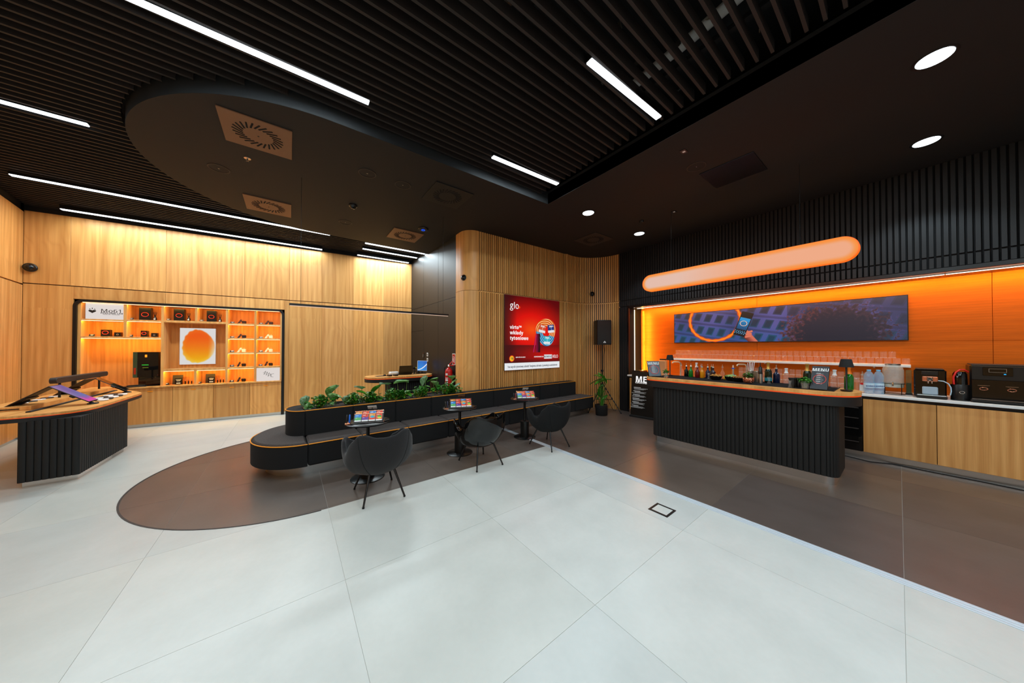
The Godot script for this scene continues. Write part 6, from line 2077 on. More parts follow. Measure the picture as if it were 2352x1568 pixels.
func bar_goods() -> void:
	var face := PI / 2
	menu_board(at(Vector3(5.04, BAR, -0.645), -PI / 2 - 0.06), 0.15, 0.30, "black cocktail menu leaning on the bar by the table lamp", mat("menu_dark", Color8(36, 38, 44), 0.4))
	menu_board(at(Vector3(5.05, BAR, -2.62), -0.75), 0.205, 0.285, "grey cocktail menu leaning at the bar's end by the wall corner", mat("menu_grey", Color8(76, 88, 98), 0.4))
	for k in 2:
		var l := thing("table_lamp", "small black table lamp with a cone shade " + ["beside the black menu on the bar", "behind the grey menu on the bar"][k], "lamp", Vector3([5.19, 5.45][k], BAR, [-0.435, -2.56][k]), "black table lamps on the bar")
		var b := mb()
		b.lathe([Vector2(0, 0), Vector2(0.05, 0), Vector2(0.05, 0.01), Vector2(0.012, 0.016), Vector2(0.009, 0.02), Vector2(0.009, 0.31), Vector2(0, 0.31)], 24)
		put("stem", b, M.satin_black, l)
		b = mb()
		b.lathe([Vector2(0.062, 0.275), Vector2(0.045, 0.362), Vector2(0.042, 0.368), Vector2(0, 0.37)], 28)
		put("shade", b, M.matt_black, l)
	var dark := mat("btl_black", Color8(14, 10, 10), 0.12)
	var liquids := [["black syrup", dark, 5.53, -2.32], ["green syrup", mat("btl_green", Color8(10, 110, 24), 0.12), 5.50, -2.235], ["dark red syrup", mat("btl_red", Color8(96, 8, 12), 0.12), 5.45, -2.115], ["yellow juice", mat("btl_yellow", Color8(214, 132, 10), 0.15), 5.48, -2.055],
		["navy syrup", mat("btl_navy", Color8(12, 22, 50), 0.12), 5.52, -1.985], ["purple-black syrup", mat("btl_purple", Color8(26, 10, 22), 0.12), 5.50, -1.90]]
	for q in liquids:
		bottle("syrup_bottle", "bottle of %s with a steel pourer near the bar's back edge" % q[0], Vector3(q[2], BAR, q[3]), q[1], 0.175, 0.034)
	bottle("syrup_bottle", "tall navy bottle with a pourer behind the middle of the bar mat", Vector3(5.55, BAR, -1.13), M.btl_navy, 0.20, 0.040)
	var gold := mat("gold_foil", Color8(204, 156, 74), 0.35, 0.7)
	var green := mat("btl_dark_green", Color8(12, 30, 14), 0.1)
	var c1 := bottle("wine_bottle", "dark sparkling-wine bottle with gold foil and a teal label by the straws", Vector3(5.46, BAR, -1.20), green, 0.285, 0.042, gold, false)
	var lb := mb()
	lb.lathe([Vector2(0.0425, 0.03), Vector2(0.0425, 0.075)], 18)
	put("paper_label", lb, mat("teal", Color8(20, 130, 140), 0.5), c1)
	bottle("wine_bottle", "dark sparkling-wine bottle with gold foil behind the basil", Vector3(5.45, BAR, -0.80), green, 0.285, 0.042, gold, false)
	bottle("wine_bottle", "bright green bottle with orange neck foil beside the table lamp", Vector3(5.36, BAR, -0.43), mat("btl_bright", Color8(4, 96, 26), 0.08), 0.27, 0.040, mat("orange_foil", Color8(236, 120, 10), 0.35), false)
	for k in 3:
		bottle("spirit_bottle", "clear spirit bottle with a white cap, %s" % ["behind the navy bottle", "behind the black menu's prop", "among the syrup bottles"][k], Vector3([5.58, 5.50, 5.56][k], BAR, [-1.03, -0.56, -2.17][k]), M.clear_glass, [0.21, 0.22, 0.24][k], 0.036, M.white_gloss, false)
	for k in 2:
		var lq := box(Vector3.ZERO, Vector3(0.05, 0.055, 0.002))
		lq.v = flat_move(lq, Vector3([5.543, 5.463][k], BAR + 0.055, 0)).v
	# bowls of snacks
	var foods := [["nacho chips", Color8(206, 150, 72), 5.31, -1.80, 0.085, "black bowl of golden chips on the bar mat"], ["cucumber slices", Color8(150, 176, 104), 5.38, -1.62, 0.085, "black bowl of cucumber slices on the bar mat"], ["roasted nuts", Color8(176, 110, 46), 5.30, -1.505, 0.095, "black bowl of roasted nuts nearest the copper pot"]]
	for f in foods:
		var o := thing("snack_bowl", String(f[5]).replace("nearest", "next to"), "bowl", Vector3(f[2], BAR, f[3]), "black snack bowls on the bar")
		var b := mb()
		var r: float = f[4]
		b.lathe([Vector2(0, 0), Vector2(r * 0.62, 0), Vector2(r * 0.92, 0.035), Vector2(r, 0.062), Vector2(r * 0.95, 0.062), Vector2(r * 0.85, 0.036), Vector2(0, 0.03)], 28)
		put("bowl_shell", b, M.satin_black, o)
		var p := thing("snack_heap", "heap of %s in a black bowl on the bar" % f[0], "snacks", Vector3(f[2], BAR + 0.04, f[3]))
		p.set_meta("kind", "stuff")
		var d := mb()
		for k in 46:
			var t := rng.randf() * TAU
			var q := r * 0.82 * sqrt(rng.randf())
			d.xf = Transform3D(Basis.from_euler(Vector3(rng.randf_range(-0.7, 0.7), rng.randf() * 6.0, rng.randf_range(-0.7, 0.7))), Vector3(cos(t) * q, 0.008 + 0.028 * (1.0 - q / r) + rng.randf() * 0.01, sin(t) * q))
			if f[0] == "roasted nuts":
				d.box(Vector3.ZERO, Vector3(0.018, 0.012, 0.012), 0.004)
			elif f[0] == "nacho chips":
				d.prism(PackedVector2Array([Vector2(-0.02, -0.016), Vector2(0.022, 0.0), Vector2(-0.02, 0.018)]), 0, 0.003)
			else:
				d.prism(arc(Vector2.ZERO, 0.019, 0.019, 0, 324, 9), 0, 0.005)
		put("pieces", d, mat("food_" + String(f[0]).get_slice(" ", 0), f[1], 0.6), p)
	# herbs in glasses, copper pot
	for k in 2:
		var o := thing("herb_glass", "fresh green basil in a tumbler " + ["between the black menu and the dark cups", "beside the grey menu"][k], "herbs", Vector3([5.07, 5.06][k], BAR, [-0.765, -2.44][k]), "basil in tumblers on the bar")
		var b := mb()
		b.lathe([Vector2(0, 0), Vector2(0.034, 0), Vector2(0.040, 0.09), Vector2(0.037, 0.09), Vector2(0.032, 0.008), Vector2(0, 0.008)], 18)
		put("glass_body", b, M.clear_glass, o)
		herb(o, 0.07, 0.075 if k == 0 else 0.06, 0.075, 150 if k == 0 else 110, M.herb_green)
		b = mb()
		for j in 6:
			b.bar(Vector3(cos(j) * 0.012, 0.01, sin(j) * 0.012), Vector3(cos(j) * 0.03, 0.1, sin(j) * 0.03), 0.002, 4)
		put("stems", b, M.stem_green, o).set_meta("kind", "stuff")
	var pot := thing("copper_pot", "round dimpled copper pot with a bushy green plant on the bar", "plant pot", Vector3(5.20, BAR, -1.36))
	var pb := mb()
	pb.lathe([Vector2(0, 0), Vector2(0.035, 0), Vector2(0.055, 0.022), Vector2(0.062, 0.048), Vector2(0.056, 0.074), Vector2(0.044, 0.088), Vector2(0.038, 0.084), Vector2(0, 0.07)], 24)
	put("pot", pb, M.copper, pot)
	var dm := mb()
	for r in 5:
		for k in 16:
			var t := TAU * (k + 0.5 * (r % 2)) / 16.0
			var y := 0.016 + r * 0.014
			var rr := 0.0625 * sqrt(maxf(0.0, 1.0 - pow((y - 0.046) / 0.062, 2.0)))
			dm.xf = Transform3D(Basis(Vector3.UP, -t), Vector3(cos(t) * rr, y, sin(t) * rr))
			dm.box(Vector3.ZERO, Vector3(0.006, 0.010, 0.012), 0.003)
	put("studs", dm, M.copper, pot).set_meta("kind", "stuff")
	herb(pot, 0.075, 0.075, 0.085, 170, M.bush_green)
	# steel cups with straws, pepper mill, dark cups
	for k in 2:
		var o := thing("steel_cup", "steel cup %s behind the copper pot" % ["holding white straws", "standing beside the straw cup"][k], "cup", Vector3(5.45 - 0.02 * k, BAR, -1.40 + 0.085 * k), "steel cups on the bar")
		var b := mb()
		b.lathe([Vector2(0, 0), Vector2(0.034, 0), Vector2(0.040, 0.16), Vector2(0.037, 0.16), Vector2(0.031, 0.01), Vector2(0, 0.01)], 20)
		put("cup", b, M.steel, o)
		b = mb()
		b.lathe([Vector2(0.0405, 0.155), Vector2(0.0415, 0.158), Vector2(0.0405, 0.161), Vector2(0.037, 0.161)], 20)
		put("rim", b, M.chrome, o)
	for k in 6:
		var st := mb()
		st.bar(Vector3.ZERO, Vector3(0.02 * (k % 2), 0.26 + 0.01 * (k % 3), -0.03 + 0.012 * k), 0.0035, 6)
		var o := put("drinking_straw", st, M.white_gloss)
		o.position = Vector3(5.44 + 0.004 * (k % 3), BAR + 0.012, -1.402 + 0.003 * k)
		tag(o, "white straw standing in the steel cup on the bar", "straw", "white straws in the steel cup")
	var mill := thing("bar_shaker", "slim dark shaker with a steel foot beside the straws", "shaker", Vector3(5.32, BAR, -1.255))
	var mbx := mb()
	mbx.lathe([Vector2(0, 0), Vector2(0.026, 0), Vector2(0.026, 0.13), Vector2(0, 0.13)], 18)
	put("foot", mbx, M.steel, mill)
	mbx = mb()
	mbx.lathe([Vector2(0.025, 0.13), Vector2(0.022, 0.225), Vector2(0.018, 0.23), Vector2(0.006, 0.235), Vector2(0.005, 0.29), Vector2(0, 0.29)], 18)
	put("upper_body", mbx, M.satin_black, mill)
	for k in 3:
		var o := thing("dark_cup", "black ribbed cup beside the basil, %s of three" % ["front", "middle", "rear"][k], "cup", Vector3(5.10 + 0.07 * k, BAR, -0.885 + 0.045 * k), "black cups on the bar")
		var b := mb()
		b.lathe([Vector2(0, 0), Vector2(0.028, 0), Vector2(0.036, 0.115), Vector2(0.033, 0.115), Vector2(0.025, 0.01), Vector2(0, 0.01)], 16)
		put("cup", b, M.satin_black, o)
		b = mb()
		b.lathe([Vector2(0.0362, 0.104), Vector2(0.039, 0.11), Vector2(0.0375, 0.118), Vector2(0.033, 0.117)], 16)
		put("rim", b, M.matt_black, o)
	for k in 3:
		var o := thing("jigger", "small double-ended clear measure on the bar, %s" % ["beside the dark cups", "below the teal-labelled bottle", "before the purple-black syrup"][k], "measure", Vector3([5.06, 5.36, 5.40][k], BAR, [-0.90, -1.17, -1.93][k]), "measures on the bar")
		var b := mb()
		b.lathe([Vector2(0, 0), Vector2(0.022, 0), Vector2(0.010, 0.04), Vector2(0.024, 0.09), Vector2(0.022, 0.09), Vector2(0.0, 0.042)], 14)
		put("glass_body", b, M.clear_glass, o)
		b = mb()
		b.lathe([Vector2(0.010, 0.037), Vector2(0.0125, 0.04), Vector2(0.010, 0.043)], 14)
		put("waist_ring", b, M.steel, o)
	for k in 4:
		var o := thing("lemon_garnish", "small yellow and red garnish piece between the bowls, %s" % ["first beside the chips", "second by the cucumbers", "third by the cucumbers", "fourth by the nuts"][k], "garnish", Vector3(5.48, BAR, -1.74 + k * 0.075), "garnishes on the bar")
		var b := mb()
		b.lathe([Vector2(0, 0), Vector2(0.012, 0), Vector2(0.016, 0.02), Vector2(0.010, 0.05), Vector2(0.0, 0.06)], 10)
		put("fruit", b, mat("garnish_%d" % k, Color8(220, 160, 20) if k % 2 == 0 else Color8(160, 30, 20), 0.5), o)
		b = mb()
		b.bar(Vector3(0, 0.055, 0), Vector3(0.006, 0.085, 0.006), 0.002, 5)
		put("pick", b, M.copper, o)
	# floor poster between the bar and the pier
	var fp := thing("floor_poster", "tall black floor poster with a glowing ring behind the bar's far end", "poster stand", at(Vector3(6.42, 0, -3.66), -PI / 2 + 0.10))
	var lean := Transform3D(Basis(Vector3.RIGHT, -0.08), Vector3(0, 0.012, 0.02))
	var b := mb(lean)
	b.box(Vector3(0.05, 0.51, 0), Vector3(0.58, 1.02, 0.016), 0.003)
	put("panel", b, M.satin_black, fp)
	b = mb()
	b.box(Vector3(0.05, 0.02, 0.0), Vector3(0.58, 0.04, 0.18), 0.005)
	put("foot", b, M.matt_black, fp)
	text(fp, "MENU", lean * at(Vector3(-0.155, 0.85, 0.009)), 0.135, M.print_white, true, 0.001)
	text(fp, "COCKTAILS", lean * at(Vector3(-0.15, 0.775, 0.009)), 0.042, M.print_white, true, 0.001)
	b = mb(lean)
	for i in 6:
		var y := 0.66 - i * 0.083
		b.box(Vector3(-0.10 - 0.008 * i, y, 0.009), Vector3(0.16, 0.012, 0.001))
		for j in 3:
			b.box(Vector3(-0.02 - 0.008 * i - 0.02 * j, y - 0.018 - j * 0.014, 0.009), Vector3(0.32 - 0.05 * ((i + j) % 3), 0.005, 0.001))
	put("print_lines", b, M.ink_white, fp)
	var rg := put("glowing_ring_print", ring_mesh(0.245, 0.016, 1.12), M.led_orange2, fp)
	rg.transform = lean * at(Vector3(0.08, 0.41, 0.002)).scaled_local(Vector3(1, 1, 0.3))

func back_counter_goods() -> void:
	var y := 0.9335
	for k in 3:
		var o := thing("water_tap", ["hooked steel tap near the wall corner on the white worktop", "hooked steel tap behind the snack bowls on the white worktop", "short blue-ringed dispensing tap on the white worktop"][k], "tap", Vector3([7.05, 7.05, 6.95][k], y, [-3.08, -1.87, -2.06][k]), "taps on the worktop")
		var b := mb()
		if k < 2:
			b.tube(PackedVector3Array([Vector3(0, 0, 0), Vector3(0, 0.29, 0), Vector3(-0.01, 0.325, -0.01), Vector3(-0.03, 0.335, -0.03), Vector3(-0.10, 0.335, -0.10), Vector3(-0.115, 0.325, -0.115), Vector3(-0.118, 0.30, -0.118)]), 0.014, 0.014, 10)
		else:
			b.lathe([Vector2(0, 0), Vector2(0.02, 0), Vector2(0.016, 0.2), Vector2(0.012, 0.31), Vector2(0, 0.32)], 14)
		put("spout", b, M.steel, o)
		b = mb()
		b.lathe([Vector2(0.03, 0), Vector2(0.03, 0.012), Vector2(0.016, 0.02)], 16)
		if k == 2:
			for h: float in [0.11, 0.24]:
				b.lathe([Vector2(0.016, h), Vector2(0.028, h + 0.004), Vector2(0.028, h + 0.02), Vector2(0.016, h + 0.024)], 16)
		put("ring", b, mat("tap_blue", Color8(20, 80, 190), 0.3) if k == 2 else M.chrome, o)
	# bottled water, juice, spirit bottle
	for k in 2:
		var o := thing("water_bottle", "large clear-blue water bottle with a printed band, the %s of the pair" % ["front", "rear"][k], "bottle", Vector3(6.70 + 0.06 * k, y, -0.345 + 0.085 * k), "large water bottles on the worktop")
		var b := mb()
		b.lathe([Vector2(0, 0), Vector2(0.045, 0.0), Vector2(0.052, 0.02), Vector2(0.048, 0.04), Vector2(0.052, 0.06), Vector2(0.052, 0.17), Vector2(0.047, 0.19), Vector2(0.053, 0.21), Vector2(0.05, 0.26), Vector2(0.03, 0.305), Vector2(0.018, 0.318), Vector2(0.018, 0.33), Vector2(0, 0.33)], 22)
		put("plastic_body", b, M.water_plastic, o)
		b = mb()
		b.lathe([Vector2(0.0175, 0.322), Vector2(0.021, 0.322), Vector2(0.021, 0.343), Vector2(0, 0.344)], 16)
		put("cap", b, mat("cap_blue", Color8(120, 186, 226), 0.4), o)
		b = mb()
		b.lathe([Vector2(0.0528, 0.085), Vector2(0.0528, 0.15)], 22)
		put("paper_label", b, mat("label_blue", Color8(196, 222, 238), 0.5), o)
		var tx := text(o, "WAŃKA", at(Vector3(-0.0535 * cos(0.3), 0.11, 0.0535 * sin(0.3)), -PI / 2 + 0.3), 0.022, M.print_navy_ink, true, 0.001, HORIZONTAL_ALIGNMENT_CENTER, 0.8)
	var ju := thing("juice_jug", "glass jug of orange-brown juice on the white worktop by the bar end", "jug", Vector3(6.70, y, -0.475))
	var jb := mb()
	jb.lathe([Vector2(0, 0), Vector2(0.04, 0), Vector2(0.042, 0.15), Vector2(0, 0.15)], 20)
	put("juice", jb, mat("juice", Color8(186, 92, 10), 0.15), ju)
	jb = mb()
	jb.lathe([Vector2(0.0435, 0.0), Vector2(0.045, 0.17), Vector2(0.036, 0.2), Vector2(0.036, 0.215)], 20)
	put("glass_body", jb, M.clear_glass, ju)
	var sb := bottle("spirit_bottle", "clear bottle with a white label, red oval and steel pourer on the worktop", Vector3(6.76, y, -0.41), M.clear_glass, 0.255, 0.04, null, true, "bottles on the worktop")
	var pl := mb(at(Vector3.ZERO, -PI / 2))
	pl.box(Vector3(0, 0.085, 0.041), Vector3(0.05, 0.11, 0.002))
	put("paper_label", pl, M.white_matt, sb)
	var ov := mb(Transform3D(Basis(Vector3.UP, -PI / 2) * Basis(Vector3.RIGHT, PI / 2), Vector3(-0.0425, 0.13, 0)))
	ov.prism(arc(Vector2.ZERO, 0.022, 0.014, 0, 345, 18), 0, 0.001)
	put("red_oval", ov, M.red_plastic, sb)
	for k in 5:
		bottle("spirit_bottle", "spirit bottle with a steel pourer on the worktop, %s along from the hooked tap" % ["first", "second", "third", "fourth", "fifth"][k], Vector3(6.80, y, -2.95 + k * 0.19), [M.clear_glass, M.btl_black, M.clear_glass, M.btl_dark_green, M.clear_glass][k], 0.27, 0.038, null, true, "spirit bottles on the worktop")
	# drink dispenser on a wire stand
	var dd := thing("drink_dispenser", "big clear glass drink dispenser with a tap on a black wire stand", "dispenser", Vector3(6.86, y, -0.135))
	var b := mb()
	b.lathe([Vector2(0, 0.10), Vector2(0.088, 0.10), Vector2(0.098, 0.115), Vector2(0.098, 0.34), Vector2(0.088, 0.375), Vector2(0.068, 0.392), Vector2(0.068, 0.415)], 28)
	put("glass_body", b, M.dispenser_glass, dd)
	b = mb()
	b.lathe([Vector2(0, 0.104), Vector2(0.093, 0.104), Vector2(0.094, 0.15), Vector2(0, 0.15)], 28)
	put("drink", b, glass("pale_drink", Color(0.8, 0.86, 0.8), 0.5), dd)
	b = mb()
	b.lathe([Vector2(0.07, 0.412), Vector2(0.072, 0.414), Vector2(0.072, 0.432), Vector2(0, 0.436)], 24)
	put("lid", b, M.steel, dd)
	b = mb()
	b.tube(PackedVector3Array([Vector3(-0.095, 0.145, 0.0), Vector3(-0.13, 0.145, 0.0), Vector3(-0.145, 0.125, 0.0)]), 0.012, 0.009, 8)
	b.box(Vector3(-0.125, 0.165, 0), Vector3(0.012, 0.03, 0.02), 0.003)
	put("tap", b, M.chrome, dd)
	b = mb()
	for h in [0.006, 0.155]:
		var ring := PackedVector3Array()
		for i in 24:
			ring.append(Vector3(cos(TAU * i / 24.0) * 0.105, h, sin(TAU * i / 24.0) * 0.105))
		b.tube(ring, 0.004, 0.004, 5, true)
	for i in 4:
		var t := TAU * (i + 0.5) / 4.0
		b.bar(Vector3(cos(t) * 0.105, 0.0, sin(t) * 0.105), Vector3(cos(t) * 0.105, 0.155, sin(t) * 0.105), 0.004, 5)
	for i in 2:
		b.bar(Vector3(-0.1, 0.098, -0.04 + 0.08 * i), Vector3(0.1, 0.098, -0.04 + 0.08 * i), 0.004, 5)
	put("wire_stand", b, M.satin_black, dd)
	# bean jar, coffee machine, grinder jug, large coffee machine
	var bj := thing("bean_hopper", "tall narrow clear canister with a dark level beside the coffee machine", "canister", Vector3(6.98, y, 0.0))
	put("base", box(Vector3(0, 0.01, 0), Vector3(0.11, 0.02, 0.06), 0.004), M.matt_black, bj)
	put("glass_body", box(Vector3(0, 0.18, 0), Vector3(0.10, 0.33, 0.052), 0.006), M.tinted_glass, bj)
	put("contents", box(Vector3(0, 0.09, 0), Vector3(0.088, 0.14, 0.042), 0.004), M.matt_black, bj)
	var cm := thing("coffee_machine", "black espresso machine with a copper-toned spout block and milk tube", "coffee machine", at(Vector3(6.69, y, 0.165), -PI / 2))
	put("body", box(Vector3(0, 0.19, -0.22), Vector3(0.25, 0.36, 0.40), 0.012), M.gloss_black, cm)
	put("top_tray", box(Vector3(0, 0.375, -0.2), Vector3(0.22, 0.012, 0.3), 0.004), M.brown_metal, cm)
	put("control_panel", box(Vector3(0.0, 0.325, -0.018), Vector3(0.13, 0.05, 0.012), 0.003), M.satin_black, cm)
	var spn := put("spout_block", box(Vector3(0, 0.252, 0.005), Vector3(0.12, 0.062, 0.06), 0.006), M.copper, cm)
	put("spout_badge", box(Vector3(0, 0.252, 0.037), Vector3(0.045, 0.045, 0.006), 0.003), M.satin_black, spn)
	var oval := put("badge_ring", ring_mesh(0.018, 0.003, 0.8), M.chrome, spn)
	oval.position = Vector3(0, 0.254, 0.041)
	b = mb()
	for x: float in [-0.014, 0.014]:
		b.bar(Vector3(x, 0.22, 0.01), Vector3(x, 0.195, 0.01), 0.007, 8)
	put("nozzles", b, M.chrome, cm)
	put("milk_box", box(Vector3(0.0, 0.10, -0.005), Vector3(0.12, 0.10, 0.05), 0.008), glass("milk_plastic", Color(0.72, 0.8, 0.86), 0.75, 0.2), cm)
	put("drip_tray", box(Vector3(0.01, 0.022, 0.01), Vector3(0.235, 0.036, 0.08), 0.006), M.satin_black, cm)
	put("drip_grille", box(Vector3(0.01, 0.042, 0.012), Vector3(0.22, 0.006, 0.07), 0.002), M.steel, cm)
	b = mb()
	b.tube(PackedVector3Array([Vector3(0.06, 0.235, 0.01), Vector3(0.10, 0.232, 0.02), Vector3(0.135, 0.205, 0.02), Vector3(0.152, 0.16, 0.02), Vector3(0.155, 0.11, 0.015), Vector3(0.148, 0.06, 0.01)]), 0.0055, 0.0055, 8)
	put("milk_tube", b, glass("tube_plastic", Color(0.8, 0.9, 0.96), 0.8, 0.2), cm)
	var gj := thing("vacuum_jug", "black round milk container with a bright red handle between the coffee machines", "jug", Vector3(6.74, y, 0.385))
	b = mb()
	b.lathe([Vector2(0, 0), Vector2(0.068, 0), Vector2(0.07, 0.19), Vector2(0.066, 0.2), Vector2(0, 0.2)], 28)
	put("body", b, M.satin_black, gj)
	b = mb()
	b.lathe([Vector2(0.055, 0.2), Vector2(0.052, 0.33), Vector2(0.04, 0.36), Vector2(0, 0.365)], 24)
	put("upper_body", b, M.gloss_black, gj)
	b = mb()
	b.tube(PackedVector3Array([Vector3(-0.05, 0.2, -0.045), Vector3(-0.052, 0.29, -0.048), Vector3(-0.045, 0.35, -0.03), Vector3(-0.03, 0.385, 0.0), Vector3(-0.015, 0.385, 0.03), Vector3(0.0, 0.355, 0.06)]), 0.009, 0.009, 8)
	put("red_handle", b, M.red_plastic, gj)
	var bd := put("badge", ring_mesh(0.018, 0.0035, 0.8), M.chrome, gj)
	bd.transform = at(Vector3(-0.071, 0.105, 0.01), -PI / 2)
	var c2 := thing("coffee_machine", "large black bean-to-cup coffee machine with two oval outlets at the picture edge", "coffee machine", at(Vector3(6.68, y, 0.76), -PI / 2))
	put("body", box(Vector3(0.0, 0.225, -0.24), Vector3(0.62, 0.45, 0.44), 0.015), M.satin_black, c2)
	put("lid", box(Vector3(0, 0.452, -0.24), Vector3(0.60, 0.012, 0.42), 0.004), M.brown_metal, c2)
	put("front_panel", box(Vector3(0.0, 0.165, -0.016), Vector3(0.60, 0.22, 0.012), 0.004), M.gloss_black, c2)
	var dp := put("display_panel", box(Vector3(-0.13, 0.375, -0.016), Vector3(0.19, 0.10, 0.01), 0.002), M.gloss_black, c2)
	b = mb()
	for e in [[0.0, 0.028, 0.11, 0.002], [0.0, -0.012, 0.11, 0.002], [-0.055, 0.008, 0.002, 0.04], [0.055, 0.008, 0.002, 0.04]]:
		b.box(Vector3(-0.13 + e[0], 0.38 + e[1], -0.0105), Vector3(e[2], e[3], 0.001))
	put("display_frame", b, M.steel, dp)
	put("led_button", box(Vector3(-0.085, 0.347, -0.0105), Vector3(0.014, 0.010, 0.002), 0.001), M.led_cyan, dp)
	for x: float in [-0.22, -0.045]:
		var rg := put("outlet_ring", ring_mesh(0.026, 0.0045, 0.62), M.copper, c2)
		rg.position = Vector3(x, 0.165, -0.008)
		put("chrome_lip", box(Vector3(x, 0.205, -0.006), Vector3(0.08, 0.006, 0.012), 0.002), M.chrome, c2)
	put("drip_tray", box(Vector3(0, 0.025, 0.02), Vector3(0.62, 0.03, 0.08), 0.008), M.satin_black, c2)
	put("tray_edge", box(Vector3(0, 0.043, 0.055), Vector3(0.60, 0.005, 0.008), 0.001), M.chrome, c2)
	# things at the far end of the worktop
	var bx := thing("equipment_box", "low black box with white print on the worktop end by the black pier", "box", at(Vector3(6.82, y, -3.95), -PI / 2))
	put("case", box(Vector3(0, 0.05, -0.06), Vector3(0.2, 0.1, 0.34), 0.012), M.satin_black, bx)
	put("print", box(Vector3(-0.04, 0.03, 0.111), Vector3(0.06, 0.018, 0.001)), M.ink_white, bx)
	var bw := thing("black_bowl", "shallow black bowl on the worktop behind the floor poster", "bowl", Vector3(6.72, y, -3.72))
	b = mb()
	b.lathe([Vector2(0, 0), Vector2(0.06, 0), Vector2(0.11, 0.05), Vector2(0.115, 0.07), Vector2(0.105, 0.07), Vector2(0, 0.02)], 26)
	put("bowl_shell", b, M.satin_black, bw)
	b = mb()
	b.lathe([Vector2(0.106, 0.07), Vector2(0.117, 0.07), Vector2(0.117, 0.075), Vector2(0.106, 0.075)], 26)
	put("rim", b, M.black_metal, bw)
	var pg := thing("coffee_bag", "tan paper coffee bag with a dark folded top behind the grey menu", "bag", at(Vector3(7.0, y, -3.45), -PI / 2))
	put("body", box(Vector3(0, 0.18, 0), Vector3(0.18, 0.36, 0.1), 0.02), mat("kraft", Color8(190, 138, 92), 0.8), pg)
	put("folded_top", box(Vector3(0, 0.38, 0), Vector3(0.15, 0.03, 0.03), 0.006), M.satin_black, pg)

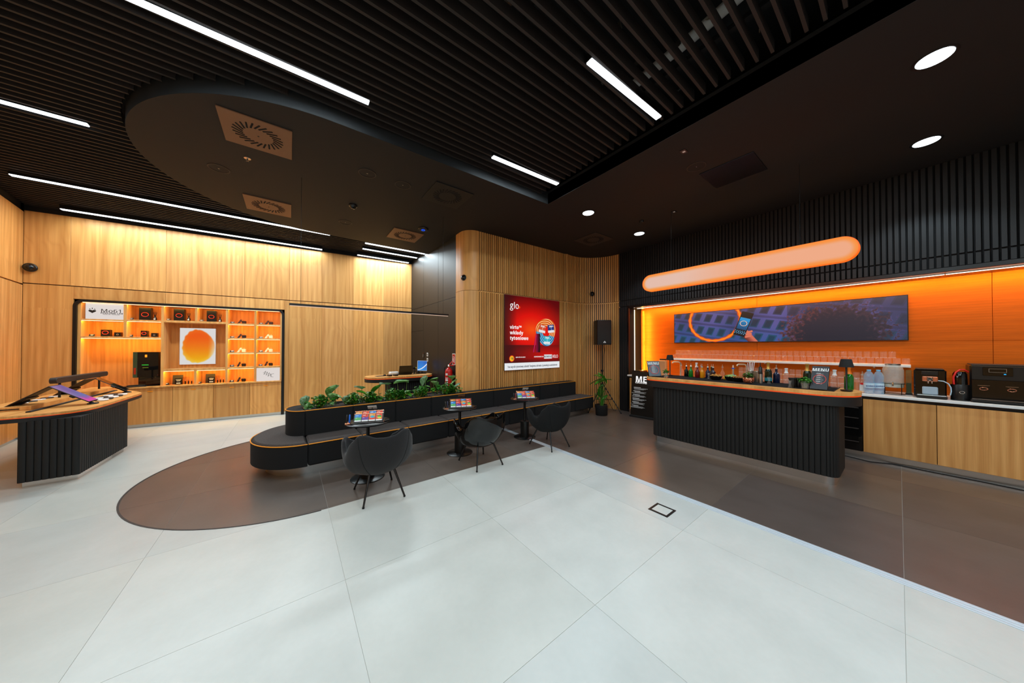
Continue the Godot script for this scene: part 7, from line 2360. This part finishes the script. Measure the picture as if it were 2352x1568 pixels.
# ---------------------------------------------------------------- vents, speakers and sensors in the ceiling
func ceiling_fittings() -> void:
	var vents := [[-0.295, -4.37, "beige_metal", "beige square swirl vent in the dropped ceiling beside the long light bar"], [-0.295, -6.475, "beige_metal", "beige square swirl vent over the end of the bench, towards the oak wall"], [1.96, -6.42, "beige_metal", "beige square swirl vent near the reception desk and blue-ringed detector"],
		[1.98, -4.345, "black_paint", "black square swirl vent near the inner corner of the dropped ceiling"], [5.365, -4.16, "brown_metal", "dark brown square swirl vent in front of the slatted oak wall"]]
	for v in vents:
		var o := thing("swirl_vent", v[3], "vent", Vector3(v[0], CEIL, v[1]), "square swirl vents in the ceiling")
		put("plate", box(Vector3(0, -0.006, 0), Vector3(0.61, 0.014, 0.61), 0.003), M[v[2]], o)
		for i in 24:
			var s := mb(Transform3D(Basis(Vector3.UP, TAU * i / 24.0), Vector3(0, -0.0145, 0)) * Transform3D(Basis(Vector3.UP, 0.5), Vector3(0.175, 0, 0)))
			s.box(Vector3.ZERO, Vector3(0.10, 0.004, 0.016), 0.001)
			put("slot", s, M.void_black, o)
		put("centre_screw", box(Vector3(0, -0.0155, 0), Vector3(0.014, 0.004, 0.014), 0.001), M.brown_metal, o)
	var spk := [[-0.77, -5.50, "by the rounded tip of the dropped ceiling"], [0.84, -4.435, "beside the dark square vent"], [1.32, -4.44, "between its twin and the black square vent"], [0.84, -6.43, "over the oak wall end of the bench"], [4.29, -1.66, "beside the flush black panel over the bar"]]
	for s in spk:
		var o := thing("ceiling_speaker", "round flush ceiling speaker " + s[2], "speaker", Vector3(s[0], CEIL, s[1]), "ceiling speakers")
		var b := mb()
		b.lathe([Vector2(0.098, 0.002), Vector2(0.1, -0.006), Vector2(0.112, -0.006), Vector2(0.114, 0.002)], 32)
		put("rim", b, M.brown_metal, o)
		b = mb()
		b.lathe([Vector2(0, -0.004), Vector2(0.099, -0.002), Vector2(0.099, 0.002)], 32)
		put("grille", b, M.black_ceiling, o)
		put("badge", box(Vector3(0, -0.005, 0), Vector3(0.016, 0.002, 0.008)), M.steel, o)
	var sp := thing("sprinkler", "small chrome sprinkler head between the two beige swirl vents", "sprinkler", Vector3(-0.44, CEIL, -4.99))
	var b := mb()
	b.lathe([Vector2(0, 0), Vector2(0.035, 0), Vector2(0.035, -0.004), Vector2(0.0, -0.005)], 18)
	put("rosette", b, M.steel, sp)
	b = mb()
	b.lathe([Vector2(0.009, -0.004), Vector2(0.007, -0.03), Vector2(0.0, -0.032)], 10)
	b.box(Vector3(0, -0.034, 0), Vector3(0.03, 0.003, 0.008))
	put("nozzle", b, M.steel, sp)
	dome("security_camera", "small dome camera on the dropped ceiling above the bench", Transform3D(Basis(Vector3.RIGHT, PI), Vector3(0.84, CEIL, -5.58)), 0.065)
	dome("security_camera", "small dome camera under the ceiling by the downlight at the wall corner", Transform3D(Basis(Vector3.RIGHT, PI), Vector3(5.31, CEIL, -3.0)), 0.04)
	var det := thing("ceiling_detector", "round black detector with a blue light ring above the slatted corner", "detector", Vector3(2.14, CEIL, -5.84))
	b = mb()
	b.lathe([Vector2(0, -0.03), Vector2(0.09, -0.028), Vector2(0.10, -0.01), Vector2(0.10, 0.0)], 28)
	put("body", b, M.satin_black, det)
	var rg := put("light_ring", ring_mesh(0.032, 0.005), M.led_blue, det)
	rg.transform = Transform3D(Basis(Vector3.RIGHT, PI / 2), Vector3(0, -0.0315, 0))
	var ac := thing("access_panel", "flush black square panel in the ceiling over the bar", "panel", Vector3(4.805, CEIL, -1.41))
	put("lid", box(Vector3(0, -0.004, 0), Vector3(0.60, 0.010, 0.60), 0.002), M.satin_black, ac)
	put("latch", box(Vector3(0, -0.0095, 0), Vector3(0.014, 0.002, 0.014)), M.brown_metal, ac)
	for k in 2:
		var s := thing("ceiling_sensor", "tiny pale-lensed square sensor %s" % ["at the edge of the dropped ceiling over the bar aisle", "by the capsule pendant's cable"][k], "sensor", Vector3([3.83, 5.40][k], CEIL, [-1.62, -2.45][k]), "square sensors in the ceiling")
		put("plate", box(Vector3(0, -0.003, 0), Vector3(0.09, 0.008, 0.06), 0.002), M.satin_black, s)
		put("lens", box(Vector3(0, -0.008, 0), Vector3(0.03, 0.004, 0.03), 0.002), M.white_gloss, s)
